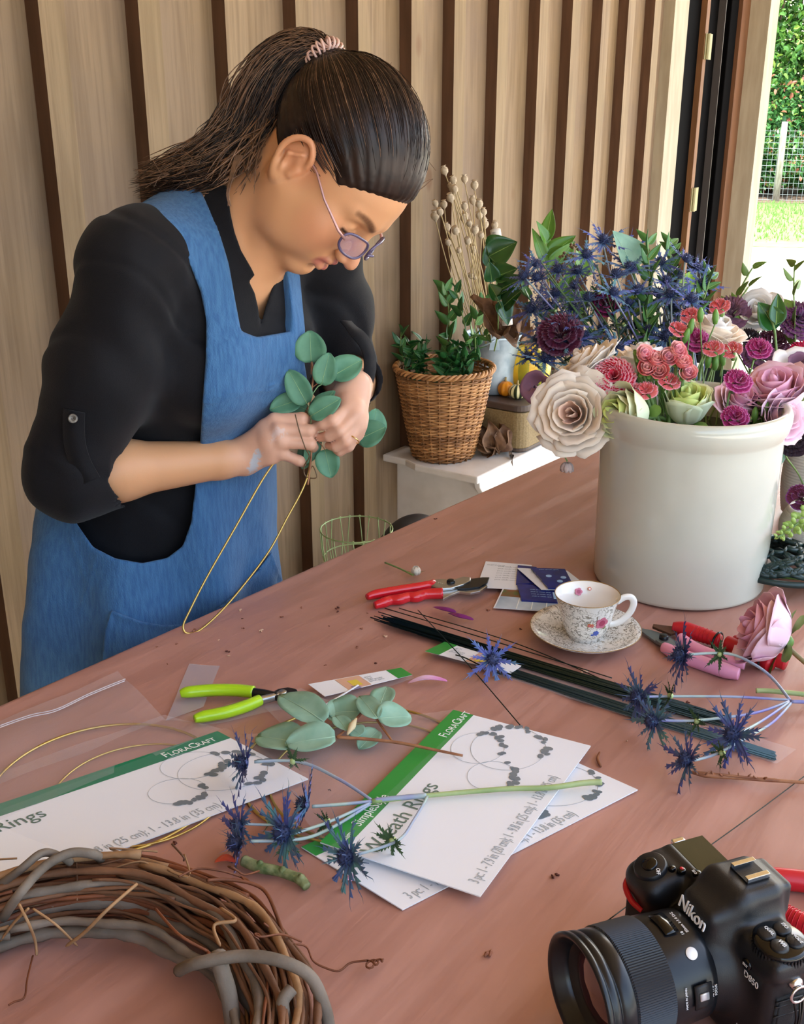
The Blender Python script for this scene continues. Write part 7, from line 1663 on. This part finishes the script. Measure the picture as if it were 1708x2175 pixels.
# petals fallen on the paper
vio = petal_mat('violet_petal', '8e2a78', '6d1f5e'); wpk = petal_mat('pink_white_petal', 'e9d0dc', 'c23a96')
for lb, pts, m in (('violet curled petal lying above the wire bundle, left one', [(920, 1290, .001), (945, 1298, .004), (968, 1302, .003)], vio), ('violet curled petal lying above the wire bundle, right one', [(952, 1303, .001), (975, 1312, .005), (1005, 1318, .002)], vio), ('pink and white petal lying above the centre package', [(866, 1452, .001), (905, 1444, .006), (950, 1448, .002)], wpk),
                   ('orange-red petal scrap between the package and the grapevine wreath', [(456, 1832, .001), (478, 1828, .003), (500, 1832, .001)], petal_mat('orange_petal', 'd8683a', 'c93a4a')), ('tiny pink petal scrap beside the lower package', [(735, 1865, .001), (740, 1868, .002), (748, 1872, .001)], pkr)):
    t, O = tool('fallen_petal', lb, 'petal', *pts[1][:2]); g = MB(); Q = catmull([TP(*p)-O for p in pts], 6); n = len(Q); vs = []
    sd = (Q[-1]-Q[0]).normalized().cross(Vector((0, 0, 1)))
    for i, q in enumerate(Q):
        w_ = .0045*math.sin(PI*(i+.3)/(n+.2))**.7
        for j in range(5): u = j/2-1; vs.append(q+sd*w_*u+Vector((0, 0, .0035*u*u*math.sin(PI*i/n)+.0005)))
    g.add(vs, [(i*5+j, i*5+j+1, (i+1)*5+j+1, (i+1)*5+j) for i in range(n-1) for j in range(4)]); solidify(g.build('petal', m, t), .0003)
# pale eucalyptus sprig on the table
t, O = tool('eucalyptus_sprig', 'pale eucalyptus sprig with broad grey-green leaves lying beside the centre package', 'sprig', 720, 1565)
rod('stem', [(983, 1605, .012), (920, 1592, .014), (850, 1578, .016), (780, 1570, .018), (716, 1566, .020)], [.0013, .0015, .0017, .0017, .0018], M_twig, t, O); rod('side_stem', [(832, 1572, .016), (812, 1545, .020), (798, 1525, .024)], .0012, M_twig, t, O); rod('side_stem', [(716, 1566, .020), (745, 1540, .022), (770, 1512, .022)], .0015, M_twig, t, O)
for i, (x0, y0, h0, x1, y1, h1, w_, tl) in enumerate(((688, 1533, .026, 592, 1465, .030, .040, 0), (640, 1580, .014, 543, 1555, .010, .044, 1), (712, 1565, .022, 605, 1575, .020, .040, 2), (765, 1512, .018, 690, 1510, .016, .042, 3), (738, 1552, .024, 712, 1515, .026, .020, 4), (802, 1526, .026, 762, 1472, .032, .025, 5), (806, 1502, .026, 822, 1452, .030, .028, 6), (803, 1526, .026, 875, 1518, .022, .038, 7), (803, 1552, .016, 762, 1588, .008, .026, 8), (768, 1562, .016, 745, 1545, .018, .020, 9), (700, 1520, .015, 760, 1500, .012, .035, 10))):
    a, b_ = TP(x0, y0, h0)-O, TP(x1, y1, h1)-O; leafobj('leaf', t, a, b_-a, Vector((0, 0, 1))-FW*.35+RT*.15*math.sin(i*2), (b_-a).length, w_, [M_euc2, M_euc2v], seed=i, cup=.16, wav=.3)
g = MB(); q = [TP(738, 1560, .026)-O, TP(748, 1542, .028)-O, TP(757, 1526, .030)-O]; g.tube(q, [.001, .0042, .001], 8); g.build('dry_bud', mat('dry_bud', 'cdbb93', .6), t)
# ================================================================ DRIED STALKS AND GREENERY ON THE BENCH
M_pod = mat('poppy_pod', 'bfae94', .7, col2='a3917a', ns=120, bump=.2, bs=400); M_stalk = mat('poppy_stalk', 'b5a076', .7)
pods = [(944,362,9),(963,382,8),(957,394,7),(987,380,8),(1008,393,9),(962,400,9),(966,402,8),(957,420,9),(943,434,8),(925,432,7),(924,458,10),(935,450,8),(987,438,8),(1005,425,9),(1018,433,9),(1027,450,8),(986,463,9),(1018,458,8),(1030,476,9),(1009,488,9),(997,475,7),(950,482,8),(968,490,9),(1028,467,7),(1051,478,8),(994,512,8),(1005,530,8),(975,532,6),(952,515,7),(988,458,8),(1022,500,7),(1000,586,6),(1008,590,5)]
ptop = Vector((bc.x-.01, bc.y-.01, SZ+.20)); rp = random.Random(2)
PLB = ordinal_labels(pods, 'dried poppy pod', ('topmost', 'upper', 'middle', 'lower', 'lowest'), 'of the bundle')
for i, (x, y, s_) in enumerate(pods):
    dd = 3.02+rp.uniform(-.08, .10); p = PD(x, y, dd); R_ = s_/F*dd*.95; base = ptop+Vector((rp.uniform(-.035, .035), rp.uniform(-.03, .03), -.12))
    t = thing('dried_poppy', PLB[(x, y)], 'dried flower', p, group='dried poppy stalks in the zinc bucket'); ax_ = (p-base).normalized()+rdir(rp)*.15; Mx = frame((0, 0, 0), ax_)
    g = MB(); g.lathe([(R_*.12, -R_*1.5), (R_*.3, -R_*1.1), (R_*.85, -R_*.6), (R_, 0), (R_*.9, R_*.5), (R_*.5, R_*.85), (R_*.45, R_*1.0), (R_*.75, R_*1.12), (R_*.7, R_*1.2), (0, R_*1.15)], 14, Mx); g.build('seed_pod', M_pod, t)
    a_ = Mx @ Vector((0, 0, -R_*1.4)); b_ = base-p; g = MB(); g.tube(catmull([a_, a_.lerp(b_, .35)+Vector((rp.gauss(0, .008), rp.gauss(0, .008), 0))+(a_-b_).normalized()*-.0, a_.lerp(b_, .75)+Vector((rp.gauss(0, .004), 0, 0)), b_], 5), .0016, 5); g.build('stalk', M_stalk, t)
for i, (x, y, l) in enumerate(((972, 560, 3.05), (1015, 560, 3.05))): pass
L_bask = mat('basket_leaf', '2f6a35', .35, col2='25552b', ns=20, spec=.5)
for lb, x, y, sd, h_, sp_ in (('dark green sprigs filling the left of the wicker basket', 885, 790, 1, .10, .06), ('dark green sprigs in the middle of the wicker basket', 945, 800, 2, .12, .07), ('dark green sprigs at the right side of the wicker basket rim', 985, 800, 3, .10, .06)):
    q = PZ(x, y, BZ+hB-.02); q.x = kc.x+max(-.08, min(.08, q.x-kc.x)); q.y = kc.y+max(-.07, min(.07, q.y-kc.y)); leafyc(lb, q, 9, sp_, .05, [L_bask, L_olv], sd, h=h_)
ruscus('greenery sprig standing up at the left rim of the wicker basket', [(880, 830, 3.16), (862, 780, 3.14), (852, 740, 3.12), (852, 705, 3.12)], 9, .06, .026, [L_bask, L_olv], .6)
ruscus('tall greenery sprig between the basket and the zinc bucket', [(965, 830, 3.14), (955, 720, 3.12), (952, 650, 3.1), (945, 612, 3.1)], 15, .07, .032, [L_gr, L_olv], .65)
ruscus('greenery sprig leaning from the basket over the zinc bucket', [(965, 820, 3.12), (985, 735, 3.05), (1010, 715, 3.0), (1035, 712, 2.96)], 9, .06, .022, [L_gr, L_olv], .6)
ruscus('greenery sprig in front of the poppy stalks', [(1010, 750, 3.06), (1010, 690, 3.04), (1022, 655, 3.0), (1035, 630, 3.0)], 9, .06, .028, [L_gr, L_olv], .6)
ruscus('greenery behind the poppy stalks at the left', [(1000, 745, 3.06), (980, 660, 3.05), (968, 615, 3.05)], 9, .06, .030, [L_bask, L_olv], .6)
# crisp brown leaves
M_dry = mat('dry_brown_leaf', '8a6a50', .7, col2='5f4433', ns=30, bump=.4, bs=120); M_dryv = mat('dry_leaf_rib', 'a88a6a', .7)
def dryleaves(label, spots, O, seed):
    t = thing('dry_leaves', label, 'dried leaves', O); r = random.Random(seed)
    for i, (x0, y0, x1, y1, d, w_) in enumerate(spots):
        a, b_ = PD(x0, y0, d)-O, PD(x1, y1, d+r.uniform(-.04, .04))-O; leafobj('leaf', t, a, b_-a, -FW+rdir(r)*.9, (b_-a).length, w_, [M_dry, M_dryv], seed=i+seed, kind='ovate', cup=.55, wav=2.4)
    return t
dryleaves('curled brown dry leaves above the zinc bucket', [(1060, 720, 1010, 620, 2.9, .07), (1065, 700, 1050, 625, 2.88, .06), (1060, 690, 1085, 610, 2.88, .07), (1075, 680, 1040, 612, 2.9, .05), (1080, 700, 1095, 640, 2.86, .07), (1068, 712, 1100, 690, 2.85, .07), (1100, 700, 1125, 668, 2.85, .06), (1095, 720, 1110, 665, 2.84, .05), (1105, 725, 1140, 690, 2.84, .05)], PD(1065, 705, 2.9), 5)
q = at_(1048, 968, BZ); dq = (q-Vector((0, 0, H))).dot(FW)-.01
tt = dryleaves('crumpled brown dry leaf lying on the bench between basket and suitcase', [(1050, 965, 1020, 900, dq, .06), (1045, 960, 1040, 893, dq, .07), (1055, 962, 1070, 895, dq, .07), (1060, 965, 1085, 905, dq, .06), (1030, 975, 1065, 940, dq, .05), (1060, 955, 1012, 935, dq, .05)], q, 15)
t = thing('feather', 'small feather with a black tip on the bench edge below the suitcase', 'feather', at_(1080, 968, BZ, .01)); O = Vector(t.location); g = MB(); leafmesh(g, at_(1075, 950, BZ, .02)-O, at_(1090, 985, BZ, .006)-at_(1075, 950, BZ, .02), UP, (at_(1090, 985, BZ, .006)-at_(1075, 950, BZ, .02)).length, .016, kind='ovate'); g.build('vane', [mat('feather_grey', '8a7f74', .7), M_dryv], t)
g = MB(); leafmesh(g, at_(1086, 972, BZ, .01)-O, at_(1093, 992, BZ, .004)-at_(1086, 972, BZ, .01), UP, .03, .014, kind='ovate'); g.build('black_tip', [mat('feather_black', '141214', .6), M_dryv], t)
# birch branch, brown fungus-like pod cluster
M_birch = mat('birch_bark', 'd8d3c8', .6, col2='2c2622', ns=12, nd=2, nscale=(1, 1, 3), contrast=(.60, .66))
t = thing('birch_branch', 'thin white birch branch with black marks behind the laurel leaves', 'branch', PD(1072, 640, 2.75)); O = Vector(t.location); g = MB(); g.tube([p-O for p in catmull([PD(1078, 690, 2.75), PD(1072, 620, 2.75), PD(1062, 550, 2.75), PD(1052, 488, 2.75)], 6)], .0135, 12); g.build('bark', M_birch, t)
t = thing('seed_spike', 'knobbly brown seed spike among the laurel leaves', 'dried flower', PD(1190, 580, 2.1)); g = MB(); g.tube(catmull([PD(1165, 600, 2.1)-t.location, PD(1200, 700, 1.98)-t.location, BK+Vector((.03, .03, .05))-t.location], 5), .0018, 5); g.build('stalk', M_stalk, t); g = MB(); r = random.Random(3); a_, b_ = PD(1165, 600, 2.1)-t.location, PD(1222, 530, 2.1)-t.location
for i in range(70):
    k = r.random(); c = a_.lerp(b_, k)+rdir(r)*.014; g.lathe([(0, -.004), (.004, 0), (0, .004)], 6, Matrix.Translation(c))
g.build('seeds', mat('seed_brown', '8a6f48', .7, col2='5f4a30', ns=80), t)
# ================================================================ WIRE BASKET AND BAG BEHIND THE TABLE
wq = PY(757, 1122, 1.50); M_gw = mat('green_coated_wire', '93a878', .4, metal=.3)
st_ = thing('low_stool', 'low wooden stool behind the table under the wire basket', 'stool', (wq.x+.08, 1.50, 0)); MB().box((0, 0, wq.z-.19), (.42, .30, .03)).build('seat', M_tblw, st_, smooth=False, bevel=.004)
for sx in (-1, 1):
    for sy in (-1, 1): MB().box((sx*.17, sy*.11, (wq.z-.205)/2), (.035, .035, wq.z-.205)).build('leg', M_tblw, st_, smooth=False)
t = thing('wire_basket', 'green wire basket standing behind the table below the shelf', 'basket', (wq.x, 1.50, wq.z-.174)); g = MB(); Rr = .0875; hh = .172
for z, r_ in ((hh, Rr), (.10, Rr*.92), (.045, Rr*.8), (.004, Rr*.66)): g.tube([(r_*math.cos(a), r_*math.sin(a), z) for a in [2*PI*i/48 for i in range(49)]], .0018, 6, cap=False)
g.build('hoops', M_gw, t); g = MB()
for i in range(22):
    a = 2*PI*i/22; b_ = a+.16*(1 if i % 2 else -1); g.tube(catmull([(Rr*math.cos(a), Rr*math.sin(a), hh), (Rr*.94*math.cos((a+b_)/2), Rr*.94*math.sin((a+b_)/2), .10), (Rr*.66*math.cos(b_), Rr*.66*math.sin(b_), .004)], 4), .0013, 5)
    g.tube([(Rr*math.cos(a+.03*math.sin(k)), Rr*math.sin(a+.03*math.sin(k)), hh+.003*math.cos(k)) for k in [2*PI*j/8 for j in range(9)]], .0011, 4, cap=False)
g.build('wires', M_gw, t)
bq = PY(880, 1118, 1.42); s = SDF(); s.ell((0, 0, 0), (.09, .07, .075)); s.ell((.05, .0, .02), (.05, .05, .05), k=.03); s.post = lambda P, d: d+.004*vnoise(P, 60, 2)
t = thing('black_bag', 'black cloth bag just showing above the table edge under the bench', 'bag', (bq.x+.03, 1.46, bq.z-.08)); link('bag_body', s.mesh((-.11, -.09, -.09), (.12, .09, .1), .006, 'bag'), mat('black_nylon', '101116', .5), t); t.location.z = max(.09, bq.z-.075)
bx_ = thing('storage_box', 'plain wooden crate under the black bag behind the table', 'box', (t.location.x, 1.46, 0)); MB().box((0, 0, (t.location.z-.077)/2), (.24, .2, t.location.z-.077)).build('crate', M_tblw, bx_, smooth=False, bevel=.004)
# ================================================================ DARK PLASTIC BASKET, LEAVES, TWIGS
M_pb = mat('dark_green_plastic', '1c3230', .4, spec=.5)
pc_ = PZ(1660, 1275, Z0); t = thing('openwork_bowl', 'dark green plastic openwork bowl lying behind the pink rose', 'bowl', (pc_.x, pc_.y, Z0)); t.location += Vector((.075*_ca, .075*_sa-.01, .0)); g = MB(); rn = random.Random(8)
nodes = []; Nn = 64
for i in range(Nn):
    z = (i+.5)/Nn*.98; a = i*2.39996; rr_ = math.sqrt(max(0, 1-z*z)); nodes.append(Vector((rr_*math.cos(a), rr_*math.sin(a), z)))
edges = set()
# hexagonal openings: dual graph of the point set
tri = []
for i in range(Nn):
    nb_ = sorted(range(Nn), key=lambda j: (nodes[i]-nodes[j]).length)[1:7]
    for a in nb_:
        for b_ in nb_:
            if a < b_ and (nodes[a]-nodes[b_]).length < .50: tri.append(tuple(sorted((i, a, b_))))
tri = [t_ for t_ in set(tri)]
def cc_(t_): return (nodes[t_[0]]+nodes[t_[1]]+nodes[t_[2]]).normalized()
S_ = Matrix.Diagonal((.078, .078, .042)); Rm = Matrix.Rotation(R(12), 3, 'X') @ Matrix.Rotation(R(180), 3, 'Y') if False else Matrix.Identity(3)
for i, a in enumerate(tri):
    for b_ in tri[i+1:]:
        if len(set(a) & set(b_)) == 2:
            p, q = cc_(a), cc_(b_)
            if (p-q).length > .02 and (p-q).length < .48: g.tube([S_ @ p, S_ @ ((p+q)/2).normalized(), S_ @ q], .0026, 5, flat=1.3)
g.tube([S_ @ Vector((math.cos(a), math.sin(a), 0)) for a in [2*PI*i/60 for i in range(61)]], .0045, 8, cap=False)
Mr = Matrix.Rotation(R(8), 4, 'Y'); g.v = [tuple(Mr @ Vector(v)) for v in g.v]; g.build('lattice', M_pb, t); t.location.z = Z0+.018
t = None
t, O = tool('dark_leaves', 'dark blade-like leaves lying between the crock and the openwork bowl', 'leaves', 1620, 1215)
for i, (x0, y0, x1, y1) in enumerate(((1708, 1222, 1600, 1205), (1700, 1232, 1610, 1216), (1690, 1215, 1625, 1200))):
    a, b_ = TP(x0, y0, .012)-O, TP(x1, y1, .006)-O; leafobj('leaf', t, a, b_-a, Vector((0, 0, 1)), (b_-a).length, .016, [L_dk, L_olv], seed=i, kind='ovate')
# green knobbly twig and the long brown twig
t, O = tool('green_twig', 'short mossy green twig lying in front of the sea holly sprig', 'twig', 585, 1855); M_moss = mat('mossy_bark', '55683a', .75, col2='a3a878', ns=70, bump=.6, bs=150)
rod('bark', [(518, 1828, .006), (550, 1842, .007), (590, 1850, .007), (625, 1862, .007), (638, 1868, .007), (652, 1884, .005)], [.0052, .0050, .0046, .0045, .0052, .0040], M_moss, t, O, 10)
for x, y in ((552, 1835), (600, 1848), (640, 1864)): g = MB(); g.lathe([(0, .004), (.003, .002), (.004, -.003)], 8, Matrix.Translation(TP(x, y, .010)-O)); g.build('bud_scar', M_moss, t)
t, O = tool('brown_twig', 'long thin brown twig lying at the right edge above the camera', 'twig', 1600, 1648)
rod('bark', [(1468, 1640, .004), (1495, 1645, .005), (1520, 1648, .005), (1570, 1652, .004), (1620, 1656, .004), (1708, 1662, .004), (1760, 1666, .004)], [.0014, .0030, .0026, .0020, .0020, .0016, .0016], M_twig, t, O); rod('side_twig', [(1500, 1642, .006), (1540, 1646, .007), (1600, 1652, .006), (1650, 1655, .004)], .0012, M_twig, t, O)
for i in range(9): x = 1480+i*18; q = TP(x, 1646+.06*(x-1500), .006)-O; g = MB(); g.tube([q, q+Vector((rb.uniform(-.004, .004), rb.uniform(-.004, .004), .004))], [.0014, .0006], 5); g.build('bud', M_twig, t)
t, O = tool('twig_piece', 'small dry twig piece lying right of the centre packages', 'twig', 1271, 1615); rod('bark', [(1274, 1598, .002), (1270, 1612, .003), (1276, 1628, .002)], [.0010, .0018, .0014], M_twig, t, O)
t, O = tool('thin_wire', 'thin green wire running off the right edge above the photo camera', 'wire', 1600, 1730); rod('wire', [(1290, 1956, .001), (1450, 1838, .001), (1600, 1730, .001), (1720, 1640, .001)], .0006, K_wire, t, O, 4)
# ================================================================ GRAPEVINE WREATH
co_, ro = circ3(PZ(60, 1838, Z0+.03), PZ(540, 1900, Z0+.03), PZ(706, 2175, Z0+.03))
ci_, ri_ = circ3(PZ(60, 1992, Z0+.01), PZ(330, 2050, Z0+.01), PZ(470, 2175, Z0+.01))
rm = ro-.036; wrt = thing('grapevine_wreath', 'brown grapevine wreath of twisted twigs in the lower left corner', 'wreath', (co_.x, co_.y, Z0)); rv = random.Random(12)
V1 = [mat('vine_brown', '7a5236', .7, col2='5b3b27', ns=18, bump=.5, bs=120), mat('vine_tan', 'a07a54', .7, col2='86613f', ns=22, bump=.5, bs=120), mat('vine_grey', '7e7062', .75, col2='5f5448', ns=20, bump=.6, bs=100), mat('vine_red', '7d4526', .65, col2='62361f', ns=24, bump=.4, bs=140)]
def vine(R0, zc, r_, m, a0=0, span=2*PI, ph=0, tw=3, amp=.010, n=110, name='vine'):
    pts = []; k1, k2 = rv.uniform(0, 6), rv.uniform(0, 6)
    for i in range(n+1):
        a = a0+span*i/n; q = tw*a+ph; rr_ = R0+amp*math.cos(q)+.004*math.sin(3.3*a+k1)+.0018*math.sin(11*a+k2); z = zc+amp*.8*math.sin(q)+.002*math.sin(7*a+k2); pts.append((rr_*math.cos(a), rr_*math.sin(a), max(r_+.001, z)))
    g = MB(); rr = [r_*(.82+.3*abs(math.sin(i*.9+k1)) if i % 9 else r_*0+1.25) for i in range(n+1)]; g.tube(pts, rr, 7); g.build(name, m, wrt); return pts
for i in range(84):
    a0 = rv.random()*6.28; th = rv.random()*6.28; q = rv.random()**.5; vine(rm+.026*q*math.cos(th), .026+.020*q*math.sin(th), rv.choice((.0012, .0016, .0019, .0024)), V1[rv.choice((0, 0, 1, 3, 3, 0))], a0, rv.uniform(3.5, 6.3), rv.random()*6, rv.choice((.4, .8, 1.3)), .006)
for R0, zc, r_, k in ((rm-.020, .020, .0058, 2), (rm-.030, .014, .0048, 2), (rm-.008, .044, .0030, 0), (rm+.010, .046, .0032, 1), (rm-.014, .038, .0040, 2), (rm+.020, .036, .0028, 0), (rm-.034, .026, .0034, 2)): vine(R0, zc, r_, V1[k], rv.random()*6, 6.28, rv.random()*6, .7, .005)
def wl(x, y, h): return PZ(x, y, Z0+h)-Vector((co_.x, co_.y, Z0))
for nm, pts, r_, m in (('binding_vine', [(0, 1960, .02), (40, 1900, .06), (95, 1840, .066), (150, 1812, .066), (200, 1815, .060), (215, 1826, .04)], .0040, V1[2]), ('binding_vine', [(-30, 1900, .03), (40, 1850, .062), (90, 1812, .068), (130, 1820, .060), (150, 1832, .05)], .0034, V1[2]),
                       ('binding_vine', [(380, 2062, .04), (420, 2045, .060), (520, 2030, .066), (600, 2042, .066), (660, 2075, .055), (690, 2140, .035), (700, 2190, .02)], .0046, V1[2]), ('cut_branch', [(462, 2025, .060), (470, 2060, .055), (485, 2110, .04), (495, 2180, .02)], .0062, V1[2]), ('cut_branch', [(620, 2100, .05), (600, 2130, .045), (610, 2180, .03)], .0048, V1[2])):
    g = MB(); g.tube(catmull([wl(*p) for p in pts], 7), r_, 9); g.build(nm, m, wrt)
def tendril(pts, curl=0, r_=.0009, m=None):
    P_ = catmull([wl(*p) for p in pts], 6)
    if curl:
        e = P_[-1]; d = (P_[-1]-P_[-2]).normalized(); s_ = d.cross(Vector((0, 0, 1))).normalized()
        for i in range(curl*8): a = i*.8; rr_ = .005*(1-i/(curl*9)); P_.append(e+d*(i*.0006+rr_*math.sin(a))+s_*rr_*(1-math.cos(a))+Vector((0, 0, .001*i*0)))
    g = MB(); g.tube(P_, [r_]*(len(P_)-1)+[r_*.4], 5); g.build('tendril', m or V1[3], wrt)
tendril([(560, 1960, .05), (610, 2000, .03), (650, 2010, .02), (665, 2040, .012), (690, 2055, .008), (720, 2062, .006), (745, 2045, .006), (780, 2040, .008)], 3); tendril([(440, 1870, .055), (480, 1868, .05), (530, 1875, .045), (565, 1895, .04), (590, 1950, .035), (610, 2010, .03)], 0, .0016)
tendril([(380, 1862, .055), (420, 1845, .05), (470, 1850, .045), (510, 1862, .03)], 2); tendril([(470, 1930, .06), (500, 1955, .065), (455, 1965, .065), (468, 2010, .06)], 0, .0014, V1[1]); tendril([(290, 1878, .065), (230, 1930, .07), (180, 1980, .05), (140, 2010, .03)], 0, .0015, V1[1])
tendril([(40, 1920, .06), (60, 1960, .05), (75, 2000, .02), (78, 2030, .01)], 0, .0012, V1[1]); tendril([(60, 1930, .06), (30, 1960, .04), (0, 2000, .02)], 0, .0012, V1[1]); tendril([(70, 1930, .06), (120, 1965, .05), (165, 2010, .02)], 0, .001, V1[1]); tendril([(330, 1930, .055), (380, 1985, .06), (440, 2020, .05)], 1, .0012); tendril([(640, 2000, .03), (600, 1985, .05), (560, 1990, .06)], 1); tendril([(550, 1850, .03), (520, 1858, .04), (505, 1850, .05)], 2)
for i in range(12):
    a = rv.uniform(.2, 2.2); rr_ = rm+rv.uniform(.0, .03); p = Vector((rr_*math.cos(a), rr_*math.sin(a), .045)); q = p+Vector((rv.uniform(-.02, .02), rv.uniform(-.02, .02), rv.uniform(-.005, .008))); q2 = q+Vector((rv.uniform(-.03, .03), rv.uniform(-.03, .03), rv.uniform(-.02, .0)))
    g = MB(); g.tube(catmull([p, q, q2], 6), .0009, 5); g.build('tendril', V1[rv.randrange(2)], wrt)
t, O = tool('vine_curl', 'loose curled tendril lying on the paper left of the wreath', 'tendril', 45, 2100); g = MB(); P_ = [TP(x, y, .003)-O for x, y in ((70, 2030), (58, 2080), (52, 2118), (30, 2128), (18, 2135))]; g.tube(catmull(P_, 6), .0008, 5); g.build('tendril', V1[3], t)
